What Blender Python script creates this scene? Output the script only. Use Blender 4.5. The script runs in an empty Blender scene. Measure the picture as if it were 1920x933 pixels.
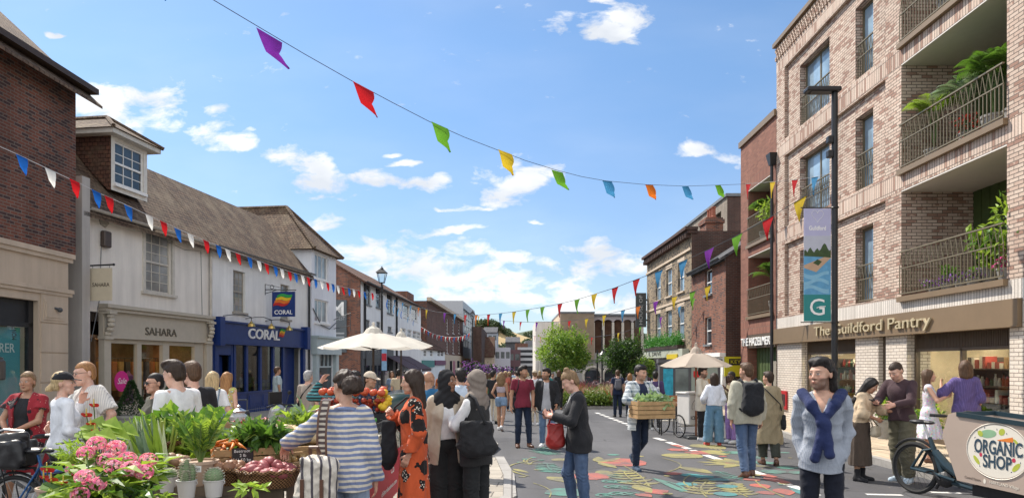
import bpy,math,random
import numpy as np
from mathutils import Vector,Matrix
R=math.radians
SC=bpy.context.scene
COL=SC.collection
random.seed(7)
RNG=np.random.default_rng(11)
F,CX,HY,EYE,SL=1300.0,960.0,680.0,1.68,0.0131
cam=bpy.data.cameras.new('camera')
cam.sensor_width=36.0
cam.lens=36.0*F/1920.0
cam.shift_y=(HY-466.5)/1920.0
cam.clip_start,cam.clip_end=0.1,6000
camo=bpy.data.objects.new('camera',cam)
camo.location=(0,0,EYE)
camo.rotation_euler=(R(90),0,0)
COL.objects.link(camo)
SC.camera=camo
SUN_EL=R(50)
SUN_DIR=Vector((-0.68,0.733,0)).normalized()
SUN_VEC=Vector((SUN_DIR.x*math.cos(SUN_EL),SUN_DIR.y*math.cos(SUN_EL),math.sin(SUN_EL)))
sun=bpy.data.lights.new('sun','SUN')
sun.energy=4.4
sun.angle=R(0.5)
sun.color=(1.0,0.93,0.83)
suno=bpy.data.objects.new('sun',sun)
suno.rotation_euler=(-SUN_VEC).to_track_quat('-Z','Y').to_euler()
COL.objects.link(suno)
SC.view_settings.view_transform='Standard'
SC.view_settings.look='None'
SC.view_settings.exposure=0.75
SC.view_settings.gamma=1.0
SC.view_settings.use_curve_mapping=False
SC.cycles.max_bounces=6
SC.cycles.transparent_max_bounces=8
SC.cycles.caustics_reflective=False
SC.cycles.caustics_refractive=False
W=bpy.data.worlds.new('World')
SC.world=W
W.use_nodes=True
wt=W.node_tree
wt.nodes.clear()
def wn(t,**kw):
 n=wt.nodes.new(t)
 for k,v in kw.items():
  setattr(n,k,v)
 return n
def wmath(op,a,b=None,c=None,clamp=False):
 n=wn('ShaderNodeMath',operation=op,use_clamp=clamp)
 for i,v in enumerate((a,b,c)):
  if v is None:
   continue
  if isinstance(v,(int,float)):
   n.inputs[i].default_value=v
  else :
   wt.links.new(v,n.inputs[i])
 return n.outputs[0]
sky=wn('ShaderNodeTexSky',sky_type='NISHITA',sun_disc=False)
sky.sun_elevation=SUN_EL
sky.sun_rotation=math.atan2(SUN_DIR.x,SUN_DIR.y)
sky.air_density=1.0
sky.dust_density=0.3
sky.ozone_density=2.0
tc=wn('ShaderNodeTexCoord')
sep=wn('ShaderNodeSeparateXYZ')
wt.links.new(tc.outputs['Generated'],sep.inputs[0])
dx,dy,dz=sep.outputs
fy=wmath('MAXIMUM',dy,0.05)
cu=wmath('DIVIDE',dx,fy)
cv=wmath('DIVIDE',dz,fy)
CLOUDS=[(240,205,120,62),(300,195,60,30),(410,255,60,34),(570,305,75,40),(630,335,85,30),(735,335,90,26),(790,332,40,14),(968,348,85,34),(1110,62,75,36),(1165,38,45,32),(1130,8,35,12),(1330,281,50,18),(590,418,65,26),(700,470,130,34),(780,500,150,45),(900,525,190,36),(845,436,75,16),(955,490,75,17),(1105,468,75,26),(1150,505,110,34),(1010,412,22,9),(770,298,32,9),(735,280,26,7),(960,565,260,30),(1130,590,190,30),(680,515,90,40),(855,372,40,9),(100,60,30,8),(455,230,22,8)]
tex=wn('ShaderNodeTexNoise',noise_dimensions='3D')
cmb=wn('ShaderNodeCombineXYZ')
wt.links.new(cu,cmb.inputs[0])
wt.links.new(wmath('MULTIPLY',cv,1.9),cmb.inputs[1])
wt.links.new(cmb.outputs[0],tex.inputs['Vector'])
tex.inputs['Scale'].default_value=16.0
tex.inputs['Detail'].default_value=9.0
tex.inputs['Roughness'].default_value=0.62
tex.inputs['Distortion'].default_value=0.3
wtex=wn('ShaderNodeTexNoise')
wt.links.new(cmb.outputs[0],wtex.inputs['Vector'])
wtex.inputs['Scale'].default_value=7.0
wtex.inputs['Detail'].default_value=4.0
wsep=wn('ShaderNodeSeparateXYZ')
wt.links.new(wtex.outputs['Color'],wsep.inputs[0])
ccu=wmath('ADD',cu,wmath('MULTIPLY',wmath('SUBTRACT',wsep.outputs[0],0.5),0.16))
ccv=wmath('ADD',cv,wmath('MULTIPLY',wmath('SUBTRACT',wsep.outputs[1],0.5),0.09))
acc=None
for (px,py,w,h) in CLOUDS:
 a=wmath('MULTIPLY',wmath('SUBTRACT',ccu,(px-CX)/F),F/(w*1.12))
 b=wmath('MULTIPLY',wmath('SUBTRACT',ccv,(HY-py)/F),F/(h*1.12))
 b=wmath('MAXIMUM',b,wmath('MULTIPLY',b,-1.5))
 q=wmath('SUBTRACT',1.0,wmath('ADD',wmath('MULTIPLY',a,a),wmath('MULTIPLY',b,b)))
 q=wmath('MAXIMUM',q,-0.7)
 acc=q if acc is None else wmath('SMOOTH_MAX',acc,q,0.25)
dens=wmath('ADD',wmath('MULTIPLY',acc,0.80),wmath('MULTIPLY',wmath('SUBTRACT',tex.outputs['Fac'],0.52),3.9))
mask=wmath('MULTIPLY',wmath('MULTIPLY',wmath('SUBTRACT',dens,0.06),1.5,clamp=True),wmath('GREATER_THAN',dy,0.05))
veil=wmath('MULTIPLY',wmath('SUBTRACT',0.34,cv),1.6,clamp=True)
tex2=wn('ShaderNodeTexNoise')
cm2=wn('ShaderNodeCombineXYZ')
wt.links.new(cu,cm2.inputs[0])
wt.links.new(wmath('MULTIPLY',cv,3.0),cm2.inputs[1])
wt.links.new(cm2.outputs[0],tex2.inputs['Vector'])
tex2.inputs['Scale'].default_value=3.0
tex2.inputs['Detail'].default_value=5.0
wisps=wmath('MULTIPLY',wmath('SUBTRACT',tex2.outputs['Fac'],0.4),0.9,clamp=True)
mask2=wmath('MAXIMUM',wmath('MULTIPLY',mask,0.96),wmath('ADD',wmath('MULTIPLY',veil,0.34),wmath('MULTIPLY',wisps,0.25)))
shade=wmath('MULTIPLY',wmath('ADD',wmath('SUBTRACT',tex2.outputs['Fac'],0.40),wmath('MULTIPLY',wmath('SUBTRACT',wsep.outputs[2],0.45),1.2)),3.0,clamp=True)
ccol=wn('ShaderNodeMixRGB')
ccol.inputs[1].default_value=(3.5,3.68,3.95,1)
ccol.inputs[2].default_value=(5.2,5.2,5.15,1)
wt.links.new(shade,ccol.inputs[0])
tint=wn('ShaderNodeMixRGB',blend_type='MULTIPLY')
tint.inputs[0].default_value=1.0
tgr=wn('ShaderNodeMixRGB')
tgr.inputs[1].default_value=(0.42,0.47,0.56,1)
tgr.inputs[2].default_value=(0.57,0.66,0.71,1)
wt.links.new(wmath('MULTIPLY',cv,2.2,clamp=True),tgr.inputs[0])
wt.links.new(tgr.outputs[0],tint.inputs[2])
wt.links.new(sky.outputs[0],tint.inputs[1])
mixs=wn('ShaderNodeMixRGB')
wt.links.new(mask2,mixs.inputs[0])
wt.links.new(tint.outputs[0],mixs.inputs[1])
wt.links.new(ccol.outputs[0],mixs.inputs[2])
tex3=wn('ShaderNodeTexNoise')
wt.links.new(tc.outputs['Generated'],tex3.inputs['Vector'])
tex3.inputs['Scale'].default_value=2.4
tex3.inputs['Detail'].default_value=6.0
rear=wmath('MULTIPLY',wmath('MULTIPLY',wmath('SUBTRACT',tex3.outputs['Fac'],0.36),6.0,clamp=True),wmath('MULTIPLY',wmath('SUBTRACT',0.0,dy),4.0,clamp=True))  # unseen bright clouds behind the camera, added to lift the fill light
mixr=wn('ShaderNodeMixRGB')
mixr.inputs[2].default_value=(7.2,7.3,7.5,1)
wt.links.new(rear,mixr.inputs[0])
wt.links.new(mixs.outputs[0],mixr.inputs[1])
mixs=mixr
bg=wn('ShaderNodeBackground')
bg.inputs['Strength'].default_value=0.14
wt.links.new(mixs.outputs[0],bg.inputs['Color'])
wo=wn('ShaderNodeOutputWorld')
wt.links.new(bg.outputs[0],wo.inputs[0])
def P(px,py,Y):
 return Vector(((px-CX)/F*Y,Y,EYE+(HY-py)/F*Y))
def gz(Y):
 return -SL*Y
def GP(px,py):
 Y=F*EYE/(py-697.0)
 return Vector(((px-CX)/F*Y,Y,gz(Y)))
def GY(px,Y):
 return Vector(((px-CX)/F*Y,Y,gz(Y)))
class MB:
 def __init__(s,M=None):
  s.v,s.f,s.m,s.M=[],[],[],M
  s.mi=0
  s.cols=None
 def add(s,vs,fs,mi=None):
  o=len(s.v)
  if s.M is not None:
   vs=[s.M@Vector(v) for v in vs]
  s.v.extend(tuple(v) for v in vs)
  mi=s.mi if mi is None else mi
  for f in fs:
   s.f.append(tuple(i+o for i in f))
   s.m.append(mi)
  return s
 def box(s,x0,x1,y0,y1,z0,z1,mi=None):
  vs=[(x,y,z) for z in (z0,z1) for y in (y0,y1) for x in (x0,x1)]
  fs=[(0,2,3,1),(4,5,7,6),(0,1,5,4),(2,6,7,3),(0,4,6,2),(1,3,7,5)]
  return s.add(vs,fs,mi)
 def cbox(s,c,size,mi=None,M=None):
  hx,hy,hz=[k/2 for k in size]
  vs=[Vector((x,y,z)) for z in (-hz,hz) for y in (-hy,hy) for x in (-hx,hx)]
  if M is not None:
   vs=[M@v for v in vs]
  c=Vector(c)
  fs=[(0,2,3,1),(4,5,7,6),(0,1,5,4),(2,6,7,3),(0,4,6,2),(1,3,7,5)]
  return s.add([v+c for v in vs],fs,mi)
 def bbox(s,x0,x1,y0,y1,z0,z1,b=0.02,mi=None):
  vs,fs=[],[]
  def ring(z,i):
   return [(x0+i+b,y0+i,z),(x1-i-b,y0+i,z),(x1-i,y0+i+b,z),(x1-i,y1-i-b,z),(x1-i-b,y1-i,z),(x0+i+b,y1-i,z),(x0+i,y1-i-b,z),(x0+i,y0+i+b,z)]
  rs=[ring(z0,b*.6),ring(z0+b,0),ring(z1-b,0),ring(z1,b*.6)]
  for r in rs:
   vs+=r
  for k in range(3):
   for i in range(8):
    j=(i+1)%8
    fs.append((k*8+i,k*8+j,k*8+8+j,k*8+8+i))
  fs.append(tuple(range(7,-1,-1)))
  fs.append(tuple(range(24,32)))
  return s.add(vs,fs,mi)
 def quad(s,a,b,c,d,mi=None):
  return s.add([a,b,c,d],[(0,1,2,3)],mi)
 def poly(s,pts,mi=None):
  return s.add(pts,[tuple(range(len(pts)))],mi)
 def prism(s,pts,ext,mi=None):
  n=len(pts)
  e=Vector(ext)
  pts=[Vector(p) for p in pts]
  vs=pts+[p+e for p in pts]
  fs=[tuple(range(n-1,-1,-1)),tuple(range(n,2*n))]
  for i in range(n):
   j=(i+1)%n
   fs.append((i,j,n+j,n+i))
  return s.add(vs,fs,mi)
 def tube(s,path,r,n=8,mi=None,cap=True):
  path=[Vector(p) for p in path]
  m=len(path)
  rs=r if isinstance(r,(list,tuple)) else [r]*m
  vs,fs=[],[]
  prev=None
  for i,p in enumerate(path):
   d=(path[min(i+1,m-1)]-path[max(i-1,0)])
   d=d.normalized() if d.length>1e-9 else Vector((0,0,1))
   if prev is None:
    a=Vector((0,0,1)) if abs(d.z)<.9 else Vector((1,0,0))
    u=d.cross(a).normalized()
   else :
    u=(prev-d*prev.dot(d))
    u=u.normalized() if u.length>1e-6 else d.orthogonal().normalized()
   prev=u
   w=d.cross(u)
   for k in range(n):
    t=2*math.pi*k/n
    vs.append(p+(u*math.cos(t)+w*math.sin(t))*rs[i])
  for i in range(m-1):
   for k in range(n):
    q=(k+1)%n
    fs.append((i*n+k,i*n+q,i*n+n+q,i*n+n+k))
  if cap:
   fs.append(tuple(range(n-1,-1,-1)))
   fs.append(tuple(range((m-1)*n,m*n)))
  return s.add(vs,fs,mi)
 def lathe(s,prof,c=(0,0,0),n=16,mi=None,sx=1,sy=1,cap=True):
  vs,fs=[],[]
  c=Vector(c)
  for (r,z) in prof:
   for k in range(n):
    t=2*math.pi*k/n
    vs.append(c+Vector((r*math.cos(t)*sx,r*math.sin(t)*sy,z)))
  m=len(prof)
  for i in range(m-1):
   for k in range(n):
    q=(k+1)%n
    fs.append((i*n+k,i*n+q,i*n+n+q,i*n+n+k))
  if cap:
   fs.append(tuple(range(n-1,-1,-1)))
   fs.append(tuple(range((m-1)*n,m*n)))
  return s.add(vs,fs,mi)
 def ring(s,c,axis,R_,r,n=28,m=8,mi=None,a0=0,a1=2*math.pi):
  c,ax=Vector(c),Vector(axis).normalized()
  u=ax.orthogonal().normalized()
  if abs(ax.z)<.5:
   u=(Vector((0,0,1))-ax*ax.z).normalized()
  w=ax.cross(u)
  full=abs(a1-a0-2*math.pi)<1e-6
  pts=[]
  nn=n if full else n+1
  vs,fs=[],[]
  for i in range(nn):
   t=a0+(a1-a0)*i/n
   d=u*math.cos(t)+w*math.sin(t)
   for k in range(m):
    q=2*math.pi*k/m
    vs.append(c+d*(R_+r*math.cos(q))+ax*r*math.sin(q))
  for i in range(n):
   j=(i+1)%nn
   for k in range(m):
    q=(k+1)%m
    fs.append((i*m+k,j*m+k,j*m+q,i*m+q))
  return s.add(vs,fs,mi)
 def ball(s,c,r,n=10,m=7,mi=None,jit=0,M=None):
  if not isinstance(r,(tuple,list)):
   r=(r,r,r)
  c=Vector(c)
  vs,fs=[],[]
  for i in range(m+1):
   ph=math.pi*i/m
   for k in range(n):
    t=2*math.pi*k/n
    v=Vector((r[0]*math.sin(ph)*math.cos(t),r[1]*math.sin(ph)*math.sin(t),-r[2]*math.cos(ph)))
    if jit:
     v*=1+jit*(random.random()-.5)
    if M is not None:
     v=M@v
    vs.append(c+v)
  for i in range(m):
   for k in range(n):
    q=(k+1)%n
    fs.append((i*n+k,i*n+q,i*n+n+q,i*n+n+k))
  return s.add(vs,fs,mi)
 def build(s,name,mats,parent=None,smooth=False,loc=None,rotz=None):
  me=bpy.data.meshes.new(name)
  me.from_pydata(s.v,[],s.f)
  if not isinstance(mats,(list,tuple)):
   mats=[mats]
  for m in mats:
   me.materials.append(m)
  if len(mats)>1:
   me.polygons.foreach_set('material_index',s.m)
  finish_mesh(me,smooth)
  return link(name,me,parent,loc,rotz)
def finish_mesh(me,smooth=False,uv=True):
 me.validate()
 me.update()
 n=len(me.loops)
 if uv and n:
  nl=np.empty(len(me.polygons)*3,np.float32)
  me.polygons.foreach_get('normal',nl)
  nl=np.abs(nl.reshape(-1,3))
  lt=np.empty(len(me.polygons),np.int32)
  me.polygons.foreach_get('loop_total',lt)
  pn=np.repeat(nl,lt,axis=0)
  vi=np.empty(n,np.int32)
  me.loops.foreach_get('vertex_index',vi)
  co=np.empty(len(me.vertices)*3,np.float32)
  me.vertices.foreach_get('co',co)
  c=co.reshape(-1,3)[vi]
  out=np.empty((n,2),np.float32)
  top=pn[:,2]>.72
  sx=(~top)&(pn[:,0]>pn[:,1])
  ot=~(top|sx)
  out[top]=c[top][:,[0,1]]
  out[sx]=c[sx][:,[1,2]]
  out[ot]=c[ot][:,[0,2]]
  l=me.uv_layers.new(name='UVMap')
  l.data.foreach_set('uv',out.ravel())
 if smooth:
  me.polygons.foreach_set('use_smooth',np.ones(len(me.polygons),bool))
  if smooth=='auto':
   try:
    me.set_sharp_from_angle(angle=R(40))
   except Exception:
    pass
def link(name,me,parent=None,loc=None,rotz=None):
 o=bpy.data.objects.new(name,me)
 COL.objects.link(o)
 if parent is not None:
  o.parent=parent
 if loc is not None:
  o.location=loc
 if rotz is not None:
  o.rotation_euler=(0,0,rotz)
 return o
def tag(o,label,cat,group=None,kind=None):
 if label:
  o['label']=label
 if cat:
  o['category']=cat
 if group:
  o['group']=group
 if kind:
  o['kind']=kind
 return o
def structure(o):
 o['kind']='structure'
 return o
def thing(name,label,cat,loc=(0,0,0),rotz=0.0,group=None):
 o=bpy.data.objects.new(name,None)
 o.empty_display_size=.2
 COL.objects.link(o)
 o.location=loc
 o.rotation_euler=(0,0,rotz)
 return tag(o,label,cat,group)
KIDS={}
def dup(root,loc,rotz=None,label=None,group=None,scale=None):
 r=root.copy()
 COL.objects.link(r)
 r.location=loc
 if rotz is not None:
  r.rotation_euler=(0,0,rotz)
 if label:
  r['label']=label
 if group:
  r['group']=group
 if scale is not None:
  r.scale=(scale,)*3 if isinstance(scale,(int,float)) else scale
 for ch in list(root.children):
  c=ch.copy()
  COL.objects.link(c)
  c.parent=r
  for g in list(ch.children):
   d=g.copy()
   COL.objects.link(d)
   d.parent=c
 return r
def text_mesh(body,size,extrude=0.0,align='CENTER',spacing=1.0,bold=0.0,shear=0.0):
 cu_=bpy.data.curves.new('lettering','FONT')
 cu_.body=body
 cu_.size=size
 cu_.extrude=extrude
 cu_.align_x=align
 cu_.align_y='CENTER'
 cu_.space_character=spacing
 cu_.offset=bold
 cu_.shear=shear
 cu_.resolution_u=3
 ob=bpy.data.objects.new('lettering',cu_)
 COL.objects.link(ob)
 bpy.context.view_layer.update()
 dg=bpy.context.evaluated_depsgraph_get()
 me=bpy.data.meshes.new_from_object(ob.evaluated_get(dg))
 bpy.data.objects.remove(ob)
 bpy.data.curves.remove(cu_)
 me.materials.clear()
 return me
def lettering(body,size,mat,parent,loc,rotz=0.0,width=None,extrude=.004,name='lettering',align='CENTER',spacing=1.0,bold=0.0,shear=0.0,hs=None,tilt=0.0):
 me=text_mesh(body,size,extrude,align,spacing,bold,shear)
 me.materials.append(mat)
 co=np.empty(len(me.vertices)*3)
 me.vertices.foreach_get('co',co)
 co=co.reshape(-1,3)
 if len(co)==0:
  return None
 w=co[:,0].max()-co[:,0].min()
 kx=width/w if width else 1.0
 kz=hs if hs else 1.0
 new=np.empty_like(co)
 x,z=co[:,0]*kx,co[:,1]*kz
 ct,st=math.cos(tilt),math.sin(tilt)
 new[:,0]=x*ct-z*st
 new[:,1]=-co[:,2]
 new[:,2]=x*st+z*ct
 me.vertices.foreach_set('co',new.ravel())
 finish_mesh(me)
 o=link(name,me,parent,loc,rotz)
 return o
MATS={}
class NT:
 def __init__(s,name):
  s.m=bpy.data.materials.new(name)
  s.m.use_nodes=True
  s.t=s.m.node_tree
  s.b=s.t.nodes['Principled BSDF']
  s.out=s.t.nodes['Material Output']
 def n(s,t,ins=None,**kw):
  n=s.t.nodes.new(t)
  for k,v in kw.items():
   setattr(n,k,v)
  for k,v in (ins or {}).items():
   s.set(n.inputs[k],v)
  return n
 def set(s,sock,v):
  if isinstance(v,bpy.types.NodeSocket):
   s.t.links.new(v,sock)
  elif isinstance(v,(tuple,list)) and len(v)==3 and sock.type=='RGBA':
   sock.default_value=(*v,1)
  else :
   sock.default_value=v
 def math(s,op,a,b=None,clamp=False):
  n=s.n('ShaderNodeMath',operation=op,use_clamp=clamp)
  s.set(n.inputs[0],a)
  if b is not None:
   s.set(n.inputs[1],b)
  return n.outputs[0]
 def mix(s,f,a,b,bt='MIX'):
  n=s.n('ShaderNodeMixRGB',blend_type=bt)
  s.set(n.inputs[0],f)
  s.set(n.inputs[1],a)
  s.set(n.inputs[2],b)
  return n.outputs[0]
 def coord(s,kind='Object',scale=None,rot=None):
  c=s.n('ShaderNodeTexCoord').outputs[kind]
  if scale is None and rot is None:
   return c
  m=s.n('ShaderNodeMapping')
  s.set(m.inputs[0],c)
  if scale is not None:
   m.inputs['Scale'].default_value=scale if isinstance(scale,(tuple,list)) else (scale,)*3
  if rot is not None:
   m.inputs['Rotation'].default_value=rot
  return m.outputs[0]
 def noise(s,co,scale,detail=4,rough=.55,out='Fac',dist=0):
  n=s.n('ShaderNodeTexNoise')
  s.set(n.inputs['Vector'],co)
  n.inputs['Scale'].default_value=scale
  n.inputs['Detail'].default_value=detail
  n.inputs['Roughness'].default_value=rough
  n.inputs['Distortion'].default_value=dist
  return n.outputs[out]
 def ramp(s,f,stops,interp='LINEAR'):
  n=s.n('ShaderNodeValToRGB')
  r=n.color_ramp
  r.interpolation=interp
  while len(r.elements)<len(stops):
   r.elements.new(.5)
  for e,(p,c) in zip(r.elements,stops):
   e.position=p
   e.color=(*c,1) if len(c)==3 else c
  s.set(n.inputs[0],f)
  return n.outputs[0]
 def bump(s,h,strength=.3,dist=.01):
  n=s.n('ShaderNodeBump')
  n.inputs['Strength'].default_value=strength
  n.inputs['Distance'].default_value=dist
  s.set(n.inputs['Height'],h)
  s.t.links.new(n.outputs[0],s.b.inputs['Normal'])
 def base(s,c,rough=.6,metal=0.0,spec=.5):
  s.set(s.b.inputs['Base Color'],c)
  s.set(s.b.inputs['Roughness'],rough)
  s.b.inputs['Metallic'].default_value=metal
  s.b.inputs['Specular IOR Level'].default_value=spec
  return s.m
def dark(c,k):
 return tuple(x*k for x in c)
def plain(name,col,rough=.6,var=.18,scale=6.0,bump=0.0,bscale=60.0,metal=0.0,spec=.4):
 key=(name,col,rough,var,scale,bump)
 if key in MATS:
  return MATS[key]
 t=NT(name)
 co=t.coord('Object')
 f=t.noise(co,scale,5,.6)
 c=t.ramp(f,[(.25,dark(col,1-var)),(.75,tuple(min(1,x*(1+var*.6)) for x in col))])
 t.base(c,rough,metal,spec)
 if bump:
  t.bump(t.noise(co,bscale,3),bump,.01)
 MATS[key]=t.m
 return t.m
def brick(name,c1,c2,mortar,bw=.225,rh=.075,ms=.010,rot=False,c3=None,f3=.3,bump=.35,dirt=.25,offset=.5):
 t=NT(name)
 uv=t.coord('UV',rot=(0,0,R(90)) if rot else None)
 b=t.n('ShaderNodeTexBrick',{'Vector':uv,'Color1':c1,'Color2':c2,'Mortar':mortar,'Scale':1.0,'Mortar Size':ms,'Mortar Smooth':.1,'Bias':0.0,'Brick Width':bw,'Row Height':rh},offset=offset)
 col=b.outputs['Color']
 if c3 is not None:
  b2=t.n('ShaderNodeTexBrick',{'Vector':uv,'Color1':(0,0,0),'Color2':(1,1,1),'Mortar':(0,0,0),'Scale':1.0,'Mortar Size':0.0,'Bias':0.0,'Brick Width':bw,'Row Height':rh},offset=offset)
  nz=t.noise(uv,3.0,2)
  sel=t.math('GREATER_THAN',t.math('ADD',b2.outputs['Color'],t.math('MULTIPLY',nz,.6)),1.3-f3)
  notm=t.math('SUBTRACT',1.0,b.outputs['Fac'])
  col=t.mix(t.math('MULTIPLY',sel,notm),col,c3)
 n1=t.noise(uv,.7,5,.6)
 col=t.mix(1.0,col,t.ramp(n1,[(.3,(1-dirt,)*3),(.7,(1.08,)*3)]),'MULTIPLY')
 stv=t.n('ShaderNodeMapping',{'Vector':uv})
 stv.inputs['Scale'].default_value=(.22,1.6,1) if rot else (1.6,.22,1)
 col=t.mix(1.0,col,t.ramp(t.noise(stv.outputs[0],1.0,5,.65),[(.34,(1-dirt*.9,)*3),(.6,(1.04,)*3)]),'MULTIPLY')
 n2=t.noise(uv,40,3)
 col=t.mix(1.0,col,t.ramp(n2,[(.3,(.82,)*3),(.7,(1.1,)*3)]),'MULTIPLY')
 t.base(col,.85,0,.25)
 t.bump(t.math('ADD',t.math('MULTIPLY',b.outputs['Fac'],-1.0),t.math('MULTIPLY',n2,.3)),bump,.012)
 return t.m
def tiles(name,c1,c2,c3,rows=.12,bw=.17):
 t=NT(name)
 uv=t.coord('UV')
 b=t.n('ShaderNodeTexBrick',{'Vector':uv,'Color1':c1,'Color2':c2,'Mortar':dark(c2,.25),'Scale':1.0,'Mortar Size':.012,'Mortar Smooth':.6,'Bias':0.0,'Brick Width':bw,'Row Height':rows})
 n1=t.noise(uv,1.3,6,.7)
 col=t.mix(t.ramp(n1,[(.45,(0,0,0)),(.66,(1,1,1))]),b.outputs['Color'],c3)
 n2=t.noise(uv,14,4,.7)
 col=t.mix(1.0,col,t.ramp(n2,[(.3,(.6,)*3),(.7,(1.25,)*3)]),'MULTIPLY')
 t.base(col,.9,0,.2)
 s=t.n('ShaderNodeSeparateXYZ')
 t.set(s.inputs[0],uv)
 saw=t.math('FRACT',t.math('DIVIDE',s.outputs[1],rows))
 t.bump(t.math('ADD',t.math('MULTIPLY',saw,-1.0),t.math('ADD',t.math('MULTIPLY',b.outputs['Fac'],-.6),t.math('MULTIPLY',n2,.7))),.9,.03)
 return t.m
def render_wall(name,col,stain=.15):
 t=NT(name)
 co=t.coord('Object')
 st=t.coord('Object',scale=(3.0,3.0,.25))
 a=t.noise(st,1.2,5,.65)
 b=t.noise(co,.8,6,.6)
 c=t.mix(1.0,t.ramp(a,[(.3,dark(col,1-stain)),(.62,col)]),t.ramp(b,[(.3,(1-stain*.7,)*3),(.65,(1.03,)*3)]),'MULTIPLY')
 t.base(c,.8,0,.25)
 t.bump(t.noise(co,30,4),.15,.008)
 return t.m
def glass_dark(name,col=(.03,.04,.05),rough=.04,spec=.8):
 t=NT(name)
 co=t.coord('Object')
 c=t.ramp(t.noise(co,1.1,3),[(.35,dark(col,.6)),(.7,dark(col,1.5))])
 t.base(c,rough,0,spec)
 t.bump(t.noise(co,1.6,2),.02,.02)
 return t.m
def glass_clear(name,tint=(.9,.95,.95),refl=1.0):
 t=NT(name)
 tr=t.n('ShaderNodeBsdfTransparent',{'Color':tint})
 gl=t.n('ShaderNodeBsdfGlossy',{'Roughness':.02,'Color':(refl,refl,refl)})
 lw_=t.n('ShaderNodeLayerWeight',{'Blend':.5})
 fr=t.math('ADD',.035,t.math('MULTIPLY',t.math('POWER',lw_.outputs['Facing'],4.0),.8))
 mx=t.n('ShaderNodeMixShader')
 t.t.links.new(fr,mx.inputs[0])
 t.t.links.new(tr.outputs[0],mx.inputs[1])
 t.t.links.new(gl.outputs[0],mx.inputs[2])
 t.t.links.new(mx.outputs[0],t.out.inputs[0])
 return t.m
def leafmat(name,c1,c2,rough=.45,trans=.25,scale=9.0):
 t=NT(name)
 co=t.coord('Object')
 f=t.noise(co,scale,3,.7)
 c=t.ramp(f,[(.3,c1),(.7,c2)])
 t.base(c,rough,0,.4)
 tl=t.n('ShaderNodeBsdfTranslucent')
 t.set(tl.inputs[0],t.mix(.5,c,(c2[0]*1.3,c2[1]*1.4,c2[2]*.6)))
 mx=t.n('ShaderNodeMixShader')
 mx.inputs[0].default_value=trans
 t.t.links.new(t.b.outputs[0],mx.inputs[1])
 t.t.links.new(tl.outputs[0],mx.inputs[2])
 t.t.links.new(mx.outputs[0],t.out.inputs[0])
 return t.m
def glow(name,col,strength):
 t=NT(name)
 t.base(col,.5)
 t.b.inputs['Emission Color'].default_value=(*col,1)
 t.b.inputs['Emission Strength'].default_value=strength
 return t.m
M_BLACK=plain('black_metal',(.018,.018,.02),.42,.3,12)
M_DARKGREY=plain('dark_grey_paint',(.07,.075,.08),.5)
M_WHITE=plain('white_paint',(.78,.77,.74),.55,.08)
M_CREAM=plain('cream_paint',(.62,.57,.48),.6,.08)
M_LEAD=plain('lead_grey',(.16,.17,.18),.6)
M_WOODDARK=plain('dark_wood',(.055,.035,.025),.6,.3,15)
M_GLASS=glass_dark('window_glass')
M_CLEAR=glass_clear('shop_glass')
M_ALU=plain('brushed_metal',(.5,.5,.5),.35,.1,30,metal=.9)
M_TRUNK=plain('bark',(.09,.065,.045),.9,.4,14,.6,40)
def v3(*a):
 return np.array(a,np.float64)
def smin(a,b,k):
 h=np.clip(.5+.5*(b-a)/k,0,1)
 return b+(a-b)*h-k*h*(1-h)
def smax(a,b,k):
 return -smin(-a,-b,k)
class Cap:
 def __init__(s,a,b,ra,rb=None,n=None,q=1.0):
  s.a,s.b,s.ra,s.rb=np.array(a,float),np.array(b,float),ra,(ra if rb is None else rb)
  s.n,s.q=(None if n is None else np.array(n,float)),q
  r=max(s.ra,s.rb)*(1 if q<=1 else q)
  s.lo,s.hi=np.minimum(s.a,s.b)-r,np.maximum(s.a,s.b)+r
 def __call__(s,p):
  pa=p-s.a
  ba=s.b-s.a
  if s.n is not None:
   pa=pa+np.outer(pa@s.n,s.n)*(1/s.q-1)
  L=ba@ba
  t=np.clip(pa@ba/max(L,1e-12),0,1)
  d=np.sqrt(((pa-np.outer(t,ba))**2).sum(1))-(s.ra+(s.rb-s.ra)*t)
  return d*(min(1,s.q)**.5 if s.n is not None else 1)
 def grow(s,g):
  return Cap(s.a,s.b,s.ra+g,s.rb+g,s.n,s.q)
class Ell:
 def __init__(s,c,r,Rm=None):
  s.c,s.r,s.R=np.array(c,float),np.array(r,float),Rm
  m=s.r.max() if Rm is not None else s.r
  s.lo,s.hi=s.c-m,s.c+m
 def __call__(s,p):
  q=p-s.c
  if s.R is not None:
   q=q@s.R
  k0=np.sqrt(((q/s.r)**2).sum(1))
  k1=np.sqrt(((q/s.r**2)**2).sum(1))+1e-9
  return k0*(k0-1)/k1
 def grow(s,g):
  return Ell(s.c,s.r+g,s.R)
class Box:
 def __init__(s,c,h,Rm=None,r=.01):
  s.c,s.h,s.R,s.r=np.array(c,float),np.array(h,float)-r,Rm,r
  m=np.full(3,np.linalg.norm(h))
  s.lo,s.hi=s.c-m,s.c+m
 def __call__(s,p):
  q=p-s.c
  if s.R is not None:
   q=q@s.R
  q=np.abs(q)-s.h
  return np.sqrt((np.maximum(q,0)**2).sum(1))+np.minimum(q.max(1),0)-s.r
class Grp:
 def __init__(s,prims,k=.02,subs=(),ks=.01):
  s.p,s.k,s.s,s.ks=list(prims),k,list(subs),ks
  s.lo=np.min([q.lo for q in s.p],axis=0)
  s.hi=np.max([q.hi for q in s.p],axis=0)
 def __call__(s,p):
  d=s.p[0](p)
  for q in s.p[1:]:
   d=smin(d,q(p),s.k)
  for q in s.s:
   d=smax(d,-q(p),s.ks)
  return d
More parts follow.
